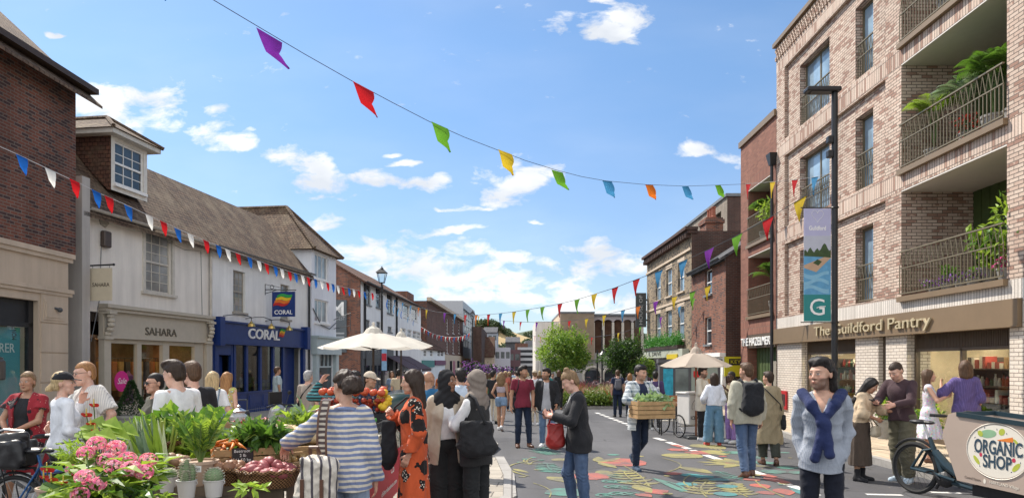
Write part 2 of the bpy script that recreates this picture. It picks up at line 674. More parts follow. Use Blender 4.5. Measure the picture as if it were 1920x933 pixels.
class CutGrp(Grp):
 def __init__(s,prims,k,e,dr):
  Grp.__init__(s,prims,k)
  s.e,s.dr=e,dr
 def __call__(s,p):
  return smax(Grp.__call__(s,p),(p-s.e)@s.dr,.003)
def sdf_mesh(name,groups,cell,mats,parent=None,kj=.015,post=None,pad=.03,color=None,amp=.012,loc=None):
 groups=[g if isinstance(g,Grp) else Grp(g[0],g[1]) for g in groups]
 lo=np.min([g.lo for g in groups],axis=0)-pad
 hi=np.max([g.hi for g in groups],axis=0)+pad
 def ev(p,wide=0.0):
  d=None
  m=.06+wide
  for g in groups:
   ins=np.all((p>g.lo-m)&(p<g.hi+m),axis=1)
   e=np.full(len(p),1.0)
   e[~ins]=np.sqrt((np.maximum(np.maximum(g.lo-p[~ins],p[~ins]-g.hi),0)**2).sum(1))+.0
   if ins.any():
    e[ins]=g(p[ins])
   d=e if d is None else smin(d,e,kj)
  if post is not None:
   d=post(p,d)
  return d
 B=8
 nb=np.ceil((hi-lo)/(cell*B)).astype(int)
 N=nb*B
 bi=np.stack(np.meshgrid(*[np.arange(n) for n in nb],indexing='ij'),-1).reshape(-1,3)
 cen=lo+(bi*B+(B-1)/2)*cell
 dc=ev(cen,B*cell)
 D=np.repeat(np.repeat(np.repeat(dc.reshape(nb),B,0),B,1),B,2).astype(np.float32)
 keep=np.abs(dc)<B*cell*1.05+amp+.01
 kb=bi[keep]
 off=np.stack(np.meshgrid(*[np.arange(B)]*3,indexing='ij'),-1).reshape(-1,3)
 ids=(kb[:,None,:]*B+off[None]).reshape(-1,3)
 for s in range(0,len(ids),200000):
  q=ids[s:s+200000]
  D[q[:,0],q[:,1],q[:,2]]=ev(lo+q*cell)
 D=np.pad(D,1,constant_values=1.0)
 lo=lo-cell
 S=D<0
 c8=np.zeros(np.array(S.shape)-1,np.int8)
 for i in (0,1):
  for j in (0,1):
   for k in (0,1):
    c8+=S[i:S.shape[0]-1+i,j:S.shape[1]-1+j,k:S.shape[2]-1+k]
 cells=np.argwhere((c8>0)&(c8<8))
 if len(cells)==0:
  return None
 vid=np.full(c8.shape,-1,np.int32)
 vid[cells[:,0],cells[:,1],cells[:,2]]=np.arange(len(cells))
 corners=np.array([(i,j,k) for i in (0,1) for j in (0,1) for k in (0,1)])
 vals=np.stack([D[cells[:,0]+c[0],cells[:,1]+c[1],cells[:,2]+c[2]] for c in corners],1)
 acc_=np.zeros((len(cells),3))
 cnt=np.zeros(len(cells))
 for a in range(8):
  for b in range(a+1,8):
   if np.abs(corners[a]-corners[b]).sum()!=1:
    continue
   va,vb=vals[:,a],vals[:,b]
   m=(va<0)!=(vb<0)
   t=np.where(m,va/np.where(m,va-vb,1),0)[:,None]
   acc_+=np.where(m[:,None],corners[a]+(corners[b]-corners[a])*t,0)
   cnt+=m
 V=lo+(cells+acc_/cnt[:,None])*cell
 quads=[]
 for ax in range(3):
  sl0,sl1=[slice(None)]*3,[slice(None)]*3
  sl0[ax],sl1[ax]=slice(0,-1),slice(1,None)
  e=np.argwhere(S[tuple(sl0)]!=S[tuple(sl1)])
  o1,o2=[(1,2),(2,0),(0,1)][ax]
  ok=(e[:,o1]>0)&(e[:,o2]>0)&(e[:,o1]<S.shape[o1]-1)&(e[:,o2]<S.shape[o2]-1)
  e=e[ok]
  def g(d1,d2):
   q=e.copy()
   q[:,o1]+=d1
   q[:,o2]+=d2
   return vid[q[:,0],q[:,1],q[:,2]]
  Q=np.stack([g(-1,-1),g(0,-1),g(0,0),g(-1,0)],1)
  ins=S[e[:,0],e[:,1],e[:,2]]
  Q[~ins]=Q[~ins][:,::-1]
  quads.append(Q)
 Q=np.concatenate(quads)
 Q=Q[(Q>=0).all(1)]
 return raw_mesh(name,V,Q,mats,parent,color(V) if color else None,loc=loc)
def raw_mesh(name,V,Q,mats,parent=None,color=None,smooth=True,uv=False,loc=None,mi=None):
 me=bpy.data.meshes.new(name)
 n,k=Q.shape
 me.vertices.add(len(V))
 me.vertices.foreach_set('co',np.ascontiguousarray(V,np.float32).ravel())
 me.loops.add(n*k)
 me.loops.foreach_set('vertex_index',np.ascontiguousarray(Q,np.int32).ravel())
 me.polygons.add(n)
 me.polygons.foreach_set('loop_start',np.arange(0,n*k,k,dtype=np.int32))
 me.polygons.foreach_set('use_smooth',np.full(n,smooth))
 for m in (mats if isinstance(mats,(list,tuple)) else [mats]):
  me.materials.append(m)
 if mi is not None:
  me.polygons.foreach_set('material_index',np.ascontiguousarray(mi,np.int32))
 me.update(calc_edges=True)
 if uv:
  finish_mesh(me,smooth)
 if color is not None:
  a=me.color_attributes.new('tone','FLOAT_COLOR','POINT')
  c=np.ones((len(V),4),np.float32)
  c[:,:3]=color
  a.data.foreach_set('color',c.ravel())
 return link(name,me,parent,loc)
def waves(p,seed,freq,dirs=5):
 rg=np.random.default_rng(seed)
 o=np.zeros(len(p))
 for i in range(dirs):
  d=rg.normal(size=3)*freq*(.6+.8*rg.random())
  o+=np.sin(p@d+rg.random()*6.28+1.5*np.sin(p@(rg.normal(size=3)*freq*.4)))
 return o/dirs
def folds(p,seed,freq,dirs=4):
 rg=np.random.default_rng(seed+77)
 o=np.zeros(len(p))
 for i in range(dirs):
  d=rg.normal(size=3)*freq*(.6+.8*rg.random())
  e=rg.normal(size=3)*freq*.35
  o+=.6-np.abs(np.sin(p@d*.5+rg.random()*6.28+1.3*np.sin(p@e)))**.8
 return -o/dirs*1.6
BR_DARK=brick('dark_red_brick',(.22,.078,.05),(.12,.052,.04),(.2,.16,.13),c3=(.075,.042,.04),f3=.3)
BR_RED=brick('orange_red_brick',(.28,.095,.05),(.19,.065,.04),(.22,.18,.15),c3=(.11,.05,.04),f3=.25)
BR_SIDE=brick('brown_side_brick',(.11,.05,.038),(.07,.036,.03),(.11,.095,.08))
BR_YELLOW=brick('buff_stock_brick',(.36,.27,.17),(.24,.18,.12),(.27,.23,.18),c3=(.11,.085,.065),f3=.3)
BR_MIX=brick('pink_grey_mixed_brick',(.60,.48,.39),(.49,.345,.27),(.15,.12,.10),c3=(.34,.205,.155),f3=.2,bw=.24,rh=.075,ms=.009,dirt=.12)
BR_MIXS=brick('soldier_course_brick',(.62,.50,.41),(.51,.365,.29),(.15,.12,.10),c3=(.36,.225,.17),f3=.25,bw=.36,rh=.085,ms=.009,rot=True,dirt=.12,offset=0)
BR_WHITE=brick('white_glazed_brick',(.67,.60,.52),(.60,.53,.45),(.24,.20,.17),bw=.24,rh=.075,ms=.008,dirt=.1)
BR_WHITES=brick('white_soldier_brick',(.68,.63,.57),(.58,.53,.47),(.22,.19,.17),bw=.4,rh=.085,ms=.008,rot=True,dirt=.08,offset=0)
BR_HAZEL=brick('brick_red_new',(.29,.125,.085),(.21,.085,.06),(.17,.115,.09),bw=.24,rh=.075,ms=.008,dirt=.15)
BR_HAZELS=brick('brick_red_soldier',(.30,.135,.09),(.22,.09,.065),(.17,.115,.09),bw=.3,rh=.085,ms=.008,rot=True,dirt=.15,offset=0)
TL_BROWN=tiles('mossy_clay_tiles',(.155,.098,.064),(.085,.056,.042),(.20,.15,.10))
TL_RED=tiles('red_clay_tiles',(.15,.07,.045),(.095,.05,.038),(.13,.09,.06))
SLATE=tiles('slate_roof',(.10,.10,.11),(.075,.075,.08),(.13,.125,.12),.2,.3)
RW_WARM=render_wall('cream_render',(.76,.71,.64),.16)
RW_WHITE=render_wall('white_render',(.82,.81,.78),.14)
RW_BLUE=render_wall('cool_white_render',(.76,.78,.82),.12)
RW_BRIGHT=render_wall('bright_white_render',(.86,.86,.85),.1)
STONE=render_wall('sandstone',(.56,.45,.34),.15)
TAUPE=plain('taupe_shopfront_paint',(.46,.41,.33),.5,.08)
NAVY=plain('royal_blue_paint',(.012,.035,.16),.35,.2)
PALEBLUE=plain('pale_blue_paint',(.42,.50,.52),.5,.1)
BRONZE=plain('bronze_panel',(.235,.165,.10),.45,.08,3,metal=.25)
BRONZE_D=plain('dark_bronze',(.10,.072,.05),.45,.15)
RAILM=plain('olive_bronze_rail',(.20,.165,.105),.45,.1,metal=.3)
GREENB=plain('green_boards',(.055,.085,.025),.6,.35,3)
SOFFIT=plain('pale_soffit',(.62,.58,.53),.8,.05)
FRAME_G=plain('olive_window_frame',(.14,.115,.07),.5)
ROOFFELT=plain('flat_roof',(.14,.14,.14),.9)
M_GLASSB=glass_dark('painted_sky_glass',(.20,.28,.35),.03,1.0)  # pale blue sky reflection put into the base colour of the glass
class Facade:
 def __init__(s,X0,Y0,dx,right=False):
  s.X0,s.Y0,s.dx,s.right=X0,Y0,dx,right
  s.n=math.hypot(dx,1)
  s.rot=math.atan2(-1,-dx) if right else math.atan2(1,dx)
 def Y(s,px):
  k=(px-CX)/F
  return (s.X0-s.dx*s.Y0)/(k-s.dx)
 def x(s,px):
  d=(s.Y(px)-s.Y0)*s.n
  return -d if s.right else d
 def z(s,px,py):
  return EYE+(HY-py)/F*s.Y(px)
 def root(s,name,label,cat,group=None):
  return thing(name,label,cat,(s.X0,s.Y0,0),s.rot,group)
def wall_face(mb,x0,x1,z0,z1,ops=(),rec=.15,y=0.0,mi=None):
 ops=[o if len(o)>4 else (*o,rec) for o in ops]
 xs=sorted({x0,x1,*[k for o in ops for k in o[:2]]})
 zs=sorted({z0,z1,*[k for o in ops for k in o[2:4]]})
 xs=[k for k in xs if x0<=k<=x1]
 zs=[k for k in zs if z0<=k<=z1]
 for i in range(len(xs)-1):
  for j in range(len(zs)-1):
   cx_,cz_=(xs[i]+xs[i+1])/2,(zs[j]+zs[j+1])/2
   if any(o[0]<cx_<o[1] and o[2]<cz_<o[3] for o in ops):
    continue
   mb.quad((xs[i],y,zs[j]),(xs[i+1],y,zs[j]),(xs[i+1],y,zs[j+1]),(xs[i],y,zs[j+1]),mi)
 for a,b,c,d,r in ops:
  mb.quad((a,y,c),(a,y,d),(a,y+r,d),(a,y+r,c),mi)
  mb.quad((b,y,c),(b,y+r,c),(b,y+r,d),(b,y,d),mi)
  mb.quad((a,y,d),(b,y,d),(b,y+r,d),(a,y+r,d),mi)
  mb.quad((a,y,c),(a,y+r,c),(b,y+r,c),(b,y,c),mi)
def shell(mb,x0,x1,z0,z1,depth,mi=None,top=True,ends=True,y=0.0):
 if ends:
  mb.quad((x0,y,z0),(x0,y,z1),(x0,depth,z1),(x0,depth,z0),mi)
  mb.quad((x1,y,z0),(x1,depth,z0),(x1,depth,z1),(x1,y,z1),mi)
 mb.quad((x0,depth,z0),(x0,depth,z1),(x1,depth,z1),(x1,depth,z0),mi)
 if top:
  mb.quad((x0,y,z1),(x1,y,z1),(x1,depth,z1),(x0,depth,z1),mi)
def window(parent,x0,x1,z0,z1,rec=.12,cols=3,rows=4,fm=None,gm=None,fw=.05,bar=.022,sill=True,sash=True,y=0.0,surround=0.0,sm=None,name='window'):
 fm=fm or M_WHITE
 yf=y+rec-.05
 mb=MB()
 mb.box(x0,x0+fw,yf,yf+.07,z0,z1)
 mb.box(x1-fw,x1,yf,yf+.07,z0,z1)
 mb.box(x0+fw,x1-fw,yf,yf+.07,z1-fw,z1)
 mb.box(x0+fw,x1-fw,yf,yf+.07,z0,z0+fw*1.3)
 zm=(z0+z1)/2
 if sash:
  mb.box(x0+fw,x1-fw,yf-.012,yf+.05,zm-.03,zm+.03)
 for i in range(1,cols):
  x=x0+fw+(x1-x0-2*fw)*i/cols
  mb.box(x-bar/2,x+bar/2,yf+.012,yf+.045,z0+fw,z1-fw)
 for j in range(1,rows):
  z=z0+fw+(z1-z0-2*fw)*j/rows
  if sash and abs(z-zm)<.05:
   continue
  mb.box(x0+fw,x1-fw,yf+.014,yf+.043,z-bar/2,z+bar/2)
 if surround:
  k=surround
  mb.box(x0-k,x0,y-.03,y+.02,z0-.01,z1+k)
  mb.box(x1,x1+k,y-.03,y+.02,z0-.01,z1+k)
  mb.box(x0,x1,y-.03,y+.02,z1,z1+k)
 w=mb.build(name,fm,parent)
 g=MB()
 g.box(x0+.01,x1-.01,yf+.03,yf+.034,z0+.01,z1-.01)
 g.build('pane',gm or M_GLASS,w)
 if sill:
  q=MB()
  q.box(x0-.07-surround,x1+.07+surround,y-.09,y+rec,z0-.09,z0-.004)
  q.build('sill',sm or fm,w)
 return w
def gable(mb,x0,x1,yr,ye,ze,zr,over=.25,th=.12,back=None,ov_end=.1):
 back=back if back is not None else 2*yr-ye
 a,b=x0-ov_end,x1+ov_end
 sl=(zr-ze)/(yr-ye)
 y0,z0=ye-over,ze-over*sl
 y2,z2=back+over,ze-over*sl
 for (p,q) in (((y0,z0),(yr,zr)),((y2,z2),(yr,zr))):
  vs=[(a,p[0],p[1]),(b,p[0],p[1]),(b,q[0],q[1]),(a,q[0],q[1])]
  vs+=[(x,y,z-th) for x,y,z in vs]
  mb.add(vs,[(0,1,2,3),(7,6,5,4),(0,4,5,1),(2,6,7,3),(0,3,7,4),(1,5,6,2)])
def tri_end(mb,x,y0,y1,yr,ze,zr,mi=None):
 mb.poly([(x,y0,ze),(x,y1,ze),(x,yr,zr)],mi)
def gutter(mb,x0,x1,y,z,r=.06):
 n=6
 vs,fs=[],[]
 for x in (x0,x1):
  for k in range(n+1):
   t=math.pi*k/n
   vs.append((x,y-r+r*math.cos(t),z-r*math.sin(t)))
 for k in range(n):
  fs.append((k,k+1,n+2+k,n+1+k))
 mb.add(vs,fs)
 mb.box(x0,x1,y-2*r-.008,y-2*r,z-.01,z+.012)
# ================================================================== ground, road, pavements
def asphalt():
 t=NT('asphalt')
 co=t.coord('Object')
 f=t.noise(co,220,3,.7)
 c=t.ramp(f,[(.3,(.062,.061,.064)),(.55,(.092,.091,.095)),(.78,(.16,.16,.165))])
 big=t.noise(co,.35,6,.6)
 c=t.mix(1.0,c,t.ramp(big,[(.3,(.82,)*3),(.7,(1.15,)*3)]),'MULTIPLY')
 vo=t.n('ShaderNodeTexVoronoi',{'Vector':t.mix(.12,co,t.noise(co,.9,4,out='Color')),'Scale':.33},feature='DISTANCE_TO_EDGE')
 crk=t.math('MULTIPLY',t.math('LESS_THAN',vo.outputs['Distance'],.0035),t.math('GREATER_THAN',t.noise(co,.5,2),.5))
 c=t.mix(t.math('MULTIPLY',crk,.7),c,(.03,.03,.03))
 pat=t.ramp(t.noise(co,.22,3,.4),[(.56,(1,1,1)),(.575,(.80,.80,.81))])
 c=t.mix(1.0,c,pat,'MULTIPLY')
 st=t.noise(t.coord('Object',scale=(1.0,.12,1.0)),1.5,4)
 c=t.mix(1.0,c,t.ramp(st,[(.38,(.82,)*3),(.65,(1.1,)*3)]),'MULTIPLY')
 t.base(c,.82,0,.35)
 t.bump(f,.4,.006)
 return t.m
def paving(name,c1,c2,mortar,bw,rh,rotz=0.0,ms=.012):
 t=NT(name)
 uv=t.coord('Object',rot=(0,0,rotz))
 b=t.n('ShaderNodeTexBrick',{'Vector':uv,'Color1':c1,'Color2':c2,'Mortar':mortar,'Scale':1.0,'Mortar Size':ms,'Mortar Smooth':.2,'Bias':0.0,'Brick Width':bw,'Row Height':rh})
 n1=t.noise(uv,1.1,6,.65)
 c=t.mix(1.0,b.outputs['Color'],t.ramp(n1,[(.3,(.78,)*3),(.7,(1.1,)*3)]),'MULTIPLY')
 n2=t.noise(uv,55,3)
 c=t.mix(1.0,c,t.ramp(n2,[(.3,(.88,)*3),(.7,(1.08,)*3)]),'MULTIPLY')
 t.base(c,.8,0,.3)
 t.bump(t.math('MULTIPLY',b.outputs['Fac'],-1.0),.5,.006)
 return t.m
ASPH=asphalt()
PAVE_L=paving('pale_paving',(.40,.36,.30),(.33,.295,.245),(.16,.14,.12),.62,.42,R(4))
PAVE_R=paving('buff_paving',(.47,.38,.275),(.41,.33,.24),(.24,.19,.14),.45,.3,R(90))
KERB=paving('kerb_stone',(.36,.345,.32),(.31,.295,.275),(.12,.11,.10),.9,.5,R(90))
KERBL=plain('worn_granite',(.30,.285,.265),.8,.25,9,.2)
SETT=paving('grey_setts',(.18,.17,.165),(.14,.135,.13),(.07,.07,.07),.3,.2)
def sheet(name,pts,mat,dz,parent=None,edge=0.0):
 mb=MB()
 top=[(x,y,gz(y)+dz) for x,y in pts]
 if edge:
  mb.prism([(x,y,z-edge) for x,y,z in top],(0,0,edge))
 else :
  mb.poly(top)
 return mb.build(name,mat,parent)
gm_=MB()
ys=[-40,0,20,40,60,80,100,140]
zs_=[gz(y) for y in ys[:-1]]+[gz(100)-1.4]
ys+=[220,420,900,2600]
zs_+=[-6,-14,-22,-26]
for i in range(len(ys)-1):
 gm_.quad((-900,ys[i],zs_[i]),(900,ys[i],zs_[i]),(900,ys[i+1],zs_[i+1]),(-900,ys[i+1],zs_[i+1]))
structure(gm_.build('ground',ASPH))
KX=[(6.45,6.0),(6.5,10.0),(6.62,13.0),(6.85,16.5),(7.2,19.5),(7.45,24),(7.5,30),(7.3,46)]
pl=[(x+.15,y) for x,y in KX]
structure(sheet('pavement',pl+[(9.3,46),(9.3,6)],PAVE_R,.12,edge=.4))
for i in range(len(KX)-1):
 (xa,ya),(xb,yb)=KX[i],KX[i+1]
 n=max(1,int((yb-ya)/.92))
 for k in range(n):
  t0,t1=k/n,(k+1)/n
  g=.006/(yb-ya)
  q=[(xa+(xb-xa)*t+w,ya+(yb-ya)*t) for t,w in ((t0+g,0),(t1-g,0),(t1-g,.148),(t0+g,.148))]
  structure(sheet('kerb',q,KERBL,.125,edge=.4))
apron=[(-9.0,7.0),(-1.0,7.0),(-.12,9.3),(-.14,11.2),(-.33,13.6),(-2.9,13.6),(-9.0,13.6)]
structure(sheet('pavement',apron,PAVE_L,.012,edge=.3))
structure(sheet('kerb',[(-.88,7.0),(-.68,7.0),(.06,9.3),(.04,11.2),(-.16,13.6),(-.325,13.6),(-.136,11.2),(-.116,9.3)],KERB,.03,edge=.3))
plat=[(-3.4,12.2),(-1.6,12.45),(-.42,14.2),(-.30,15.2),(-.55,17.0),(-1.4,40.0),(-3.4,40.0)]
kin=[(-3.4,12.38),(-1.68,12.62),(-.60,14.3),(-.48,15.2),(-.72,17.0),(-1.57,40.0),(-3.4,40.0)]
structure(sheet('pavement',kin,PAVE_L,.115,edge=.3))
structure(sheet('kerb',plat[:6]+kin[:6][::-1],KERBL,.12,edge=.35))
structure(sheet('pavement',[(-12.3,7.0),(-9.02,7.0),(-9.02,13.62),(-3.42,13.62),(-3.42,60),(-12.3,60)],SETT,.008,edge=.3))
structure(sheet('pavement',[(-11.4,12.0),(-9.4,12.0),(-7.3,27),(-6.2,36.0),(-7.6,50),(-9.5,75),(-15,75),(-11.0,36)],PAVE_L,.10,edge=.3))
WLINE=plain('road_paint_white',(.62,.61,.58),.7,.3,25)
def dash(a,b,w=.12):
 a,b=Vector(a[:2]),Vector(b[:2])
 d=(b-a).normalized()
 n=Vector((-d.y,d.x))*w/2
 return [tuple(a+n),tuple(a-n),tuple(b-n),tuple(b+n)]
mk=MB()
for (p0,p1) in (((1228,820),(1245,825)),((1252,828),(1292,841)),((1298,843),(1318,850)),((1322,852),(1352,862)),((1362,864),(1386,873)),((1396,877),(1432,890)),((1440,894),(1478,908)),((1484,910),(1530,928))):
 q=dash(GP(*p0),GP(*p1),.16)
 mk.poly([(x,y,gz(y)+.004) for x,y in q])
for (p0,p1) in (((1624,926),(1692,927.5)),((1745,922),(1802,924)),((1860,925),(1915,926))):
 q=dash(GP(*p0),GP(*p1),.10)
 mk.poly([(x,y,gz(y)+.004) for x,y in q])
for i in range(9):
 a=GP(1118+i*8.4,773+i*3.2)
 b=GP(1118+i*8.4+6.0,773+i*3.2+1.9)
 q=dash(a,b,.18)
 mk.poly([(x,y,gz(y)+.004) for x,y in q])
structure(mk.build('road_markings',WLINE))
# ================================================================== LEFT: dark brick building with luxury shop
fb=Facade(-11.2,17.8,.02)
bd=fb.root('brick_building','dark red brick building with stone ground floor at the left edge','building')
XL=fb.x(-260)
w=MB()
zt=8.7
zl=4.35
wall_face(w,XL,0,zl,zt,[])
shell(w,XL,0,zl,zt,9)
w.build('wall',BR_DARK,bd)
w=MB()
wall_face(w,XL,fb.x(128),-1.2,3.95,[(XL+.4,fb.x(72),-.4,3.15)],.3)
wall_face(w,XL,fb.x(128),3.95,zl,[])
w.quad((fb.x(128),0,-1.2),(fb.x(128),2,-1.2),(fb.x(128),2,zl),(fb.x(128),0,zl))
for k in range(4):
 z=.5+k*.72
 w.box(fb.x(74)+.03,fb.x(127)-.02,-.025,0,z,z+.69)
w.build('stone_front',STONE,bd)
w=MB()
for z,d,h in ((4.30,.10,.12),(4.20,.06,.10),(3.42,.08,.10),(3.34,.05,.08)):
 w.box(XL,fb.x(130)+d,-d,0,z,z+h)
w.build('cornice',STONE,bd)
w=MB()
w.box(fb.x(80),fb.x(117),-.045,-.026,2.72,3.22)
w.box(fb.x(83),fb.x(114),-.06,-.046,2.78,3.16)
pn=w.build('stone_panel',STONE,bd)
w=MB()
w.ball((fb.x(103),-.13,2.98),.06)
w.tube([(fb.x(98),-.05,3.02),(fb.x(103),-.12,2.99)],.03)
w.build('camera_dome',M_DARKGREY,pn)
x0,x1=XL+.4,fb.x(72)
w=MB()
for a,b in ((x0,x0+.1),(x1-.16,x1)):
 w.box(a,b,.12,.22,-.4,3.15)
w.box(x0,x1,.12,.22,2.52,2.62)
w.box(x0,x1,.12,.22,-.4,.25)
w.box(x0,x1,.17,.19,2.62,3.15)
sw=w.build('shop_window',M_BLACK,bd)
w=MB()
w.box(x0+.1,x1-.16,.16,.165,.25,2.52)
w.build('pane',M_CLEAR,sw)
def poster_teal():
 t=NT('teal_poster')
 s=t.n('ShaderNodeSeparateXYZ')
 t.set(s.inputs[0],t.coord('Object'))
 c=t.ramp(t.math('DIVIDE',s.outputs[2],2.6),[(.2,(.36,.40,.40)),(.55,(.12,.34,.36)),(.95,(.05,.27,.33))])
 t.base(c,.5)
 return t.m
w=MB()
w.box(x0+.1,fb.x(58),.26,.28,.25,2.5)
po=w.build('poster',poster_teal(),sw)
w=MB()
w.box(x0-.2,x1+.2,.9,.95,-.4,3.2)
w.build('display_back',plain('display_back',(.03,.03,.035),.8),sw)
lettering('EXPLORER',.30,M_WHITE,po,((fb.x(-38)+fb.x(47))/2,.25,fb.z(20,648)-.05),width=fb.x(47)-fb.x(-38))
o=lettering('MONTBLANC',.2,M_BLACK,po,(fb.x(47),.25,fb.z(47,611)),width=.62,tilt=R(90),hs=1)
w=MB()
w.lathe([(.17,0),(.19,.03),(.19,.42),(.15,.46),(.15,.5),(.12,.52)],(fb.x(10),.23,1.3),20)
w.build('display_case',plain('pewter',(.14,.13,.12),.3,.1,metal=.6),sw)
w=MB()
w.box(XL,.30,-.42,0,8.66,8.80)
w.build('eaves_board',M_WOODDARK,bd)
w=MB()
gable(w,XL,.22,4.5,0,8.83,13.0,.50,.07)
w.build('roof',TL_BROWN,bd)
# ================================================================== LEFT: cream shop (with dormer)
fl=Facade(-14.045+.135*18.5,18.5,.135)
sh=fl.root('cream_shop_house','cream rendered shop house with taupe shopfront, dormer and hanging sign','building')
X0,X1=fl.x(150),fl.x(392)
zE=6.0
wx=(fl.x(272),fl.x(322),fl.z(297,549),fl.z(297,437))
w=MB()
sfz=fl.z(290,577)
wall_face(w,X0,X1,sfz-.3,zE,[wx],.14)
shell(w,X0,X1,-1,zE,5,top=False)
w.build('wall',RW_WARM,sh)
NET=glass_dark('net_curtain_glass',(.26,.27,.27),.08)
window(sh,*wx,gm=NET,rec=.14,cols=3,rows=6,fm=plain('old_cream_paint',(.55,.51,.44),.6),surround=.12)
w=MB()
w.box(fl.x(136),X0+.02,-.28,.3,-1,fl.z(150,335))
w.build('pilaster',render_wall('grey_render',(.44,.41,.38),.2),sh)
rx=2.2
w=MB()
gable(w,X0-.2,X1,rx,0,zE+.02,8.57,.28,.12,ov_end=0)
w.build('roof',TL_BROWN,sh)
w=MB()
gutter(w,X0,X1-.02,-.22,zE-.18)
w.box(X0,X1,-.2,0,zE-.34,zE-.22)
w.build('gutter',plain('cream_gutter',(.42,.385,.33),.6),sh)
dA,dB=fl.x(233),fl.x(299)
dz0,dz1=6.75,8.35
dy=.42
dm=MB()
wall_face(dm,dA,dB,dz0,dz1,[(dA+.16,dB-.16,dz0+.22,dz1-.12)],.1,y=dy)
dorm=dm.build('dormer',plain('dormer_paint',(.66,.63,.57),.6),sh)
for x in (dA,dB):
 dm=MB()
 dm.poly([(x,dy,dz0),(x,dy,dz1),(x,2.4,dz1),(x,2.2,8.5),(x,dy+.1,dz0)])
 dm.build('cheek',TL_RED,dorm)
window(dorm,dA+.16,dB-.16,dz0+.22,dz1-.12,.1,3,4,y=dy,sill=True)
dm=MB()
e=.28
zr=9.15
a0,a1,ym=dA-e,dB+e,dy-e
xm=(dA+dB)/2
dm.box(a0,a1,ym,2.6,dz1-.02,dz1+.12)
dm.build('fascia_board',plain('fascia_cream',(.56,.53,.47),.6),dorm)
dm=MB()
a0,a1,ym=a0-.06,a1+.06,ym-.06
dm.add([(a0,ym,dz1+.124),(a1,ym,dz1+.124),(a1,3.2,dz1+.124),(a0,3.2,dz1+.124),(xm,dy+.75,zr),(xm,3.2,zr)],[(0,1,4),(1,2,5,4),(3,0,4,5),(0,3,2,1),(2,3,5)])
dm.tube([(xm,dy+.75,zr+.02),(xm,3.2,zr+.02)],.07,6)
dm.tube([(a0,ym,dz1+.15),(xm,dy+.75,zr+.02)],.06,6)
dm.tube([(a1,ym,dz1+.15),(xm,dy+.75,zr+.02)],.06,6)
dm.build('dormer_roof',TL_BROWN,dorm)
cbl=MB()
cbl.tube([(fl.x(191),-.012,fl.z(191,432)),(fl.x(189),-.012,fl.z(189,470)),(fl.x(186),-.012,fl.z(186,560)),(fl.x(170),-.012,fl.z(170,640))],.012,4)
cbl.tube([(fl.x(300),-.012,zE-.4),(fl.x(345),-.012,zE-.55),(fl.x(376),-.012,zE-.45),(fl.x(379),-.012,2.9)],.010,4)
cbl.build('wall_cable',M_LEAD,sh)
sx0,sx1=fl.x(186),fl.x(388)
gz0=gz(21)+.1
fz1,fz0=fl.z(290,580),fl.z(290,634)
w=MB()
w.box(sx0,sx1,-.12,.02,fz0,fz1-.12)
w.box(sx0-.05,sx1+.05,-.30,.02,fz1-.12,fz1-.02)
w.box(sx0-.02,sx1+.02,-.22,.02,fz1-.22,fz1-.121)
w.box(sx0-.05,sx1+.05,-.24,.02,fz0+.68,fz0+.74)
w.box(sx0,sx1,-.17,.02,fz0-.07,fz0-.002)
sf=w.build('shopfront',TAUPE,sh)
lettering('SAHARA',.34,plain('dark_taupe_letters',(.10,.085,.06),.5),sf,((fl.x(265)+fl.x(324))/2,-.13,fl.z(295,623)),width=fl.x(324)-fl.x(265),extrude=.012,name='lettering')
for x in (sx0,sx1-.26):
 w=MB()
 w.box(x,x+.26,-.16,.02,gz0-.3,fz0-.1)
 w.box(x-.03,x+.29,-.2,.02,gz0-.3,gz0+.25)
 w.box(x-.04,x+.30,-.22,.02,fz0-.1,fz0-.01)
 for k in range(6):
  t=k/5
  w.ball((x+.13,-.17-.10*math.sin(t*3.0),fz0+.05+t*.62),(.12,.10,.08),8,5)
 w.box(x-.02,x+.28,-.34,.02,fz0+.60,fz0+.675)
 w.build('pilaster',TAUPE,sf)
mull=[fl.x(p) for p in (198,254,262,302,314,362)]
w=MB()
fzb=fz0-.08
for a,b in ((fl.x(190),mull[0]),(mull[1],mull[2]),(mull[3],mull[4]),(mull[5],fl.x(378))):
 w.box(a,b,-.06,.06,gz0-.2,fzb)
w.box(mull[0],mull[5],-.05,.05,fzb-.12,fzb)
w.box(mull[0],mull[1],-.05,.08,gz0-.2,gz0+.62)
w.box(mull[4],mull[5],-.05,.08,gz0-.2,gz0+.62)
w.build('window_frame',TAUPE,sf)
w=MB()
w.box(mull[0],mull[1],.01,.014,gz0+.62,fzb-.12)
w.box(mull[4],mull[5],.01,.014,gz0+.62,fzb-.12)
w.box(mull[2]+.08,mull[3]-.08,.22,.224,gz0,fzb-.12)
w.build('pane',M_CLEAR,sf)
INT_WARM=plain('warm_interior',(.20,.115,.06),.8,.6,2.2)
w=MB()
w.box(X0+.3,X1-.3,2.2,2.25,-1,3.0)
w.box(X0+.3,X1-.3,.1,2.2,fzb+.02,fzb+.1)
w.box(X0+.3,X1-.3,.1,2.2,gz0-.1,gz0-.02)
for x in (mull[0]-.3,mull[5]+.1):
 w.box(x,x+.05,.1,2.2,-.6,fzb)
w.build('shop_interior',INT_WARM,sh)
w=MB()
for k in range(14):
 xx=mull[0]+.1+k*(mull[5]-mull[0]-.2)/13
 hcol=k%3
 w.box(xx-.09,xx+.11,1.2,1.45,gz0+1.0-.2*(k%2),gz0+1.9,hcol)
 w.tube([(xx,1.32,gz0+1.9),(xx,1.32,gz0+2.0)],.012,6,2)
w.box(mull[0],mull[5],1.3,1.33,gz0+2.0,gz0+2.03,2)
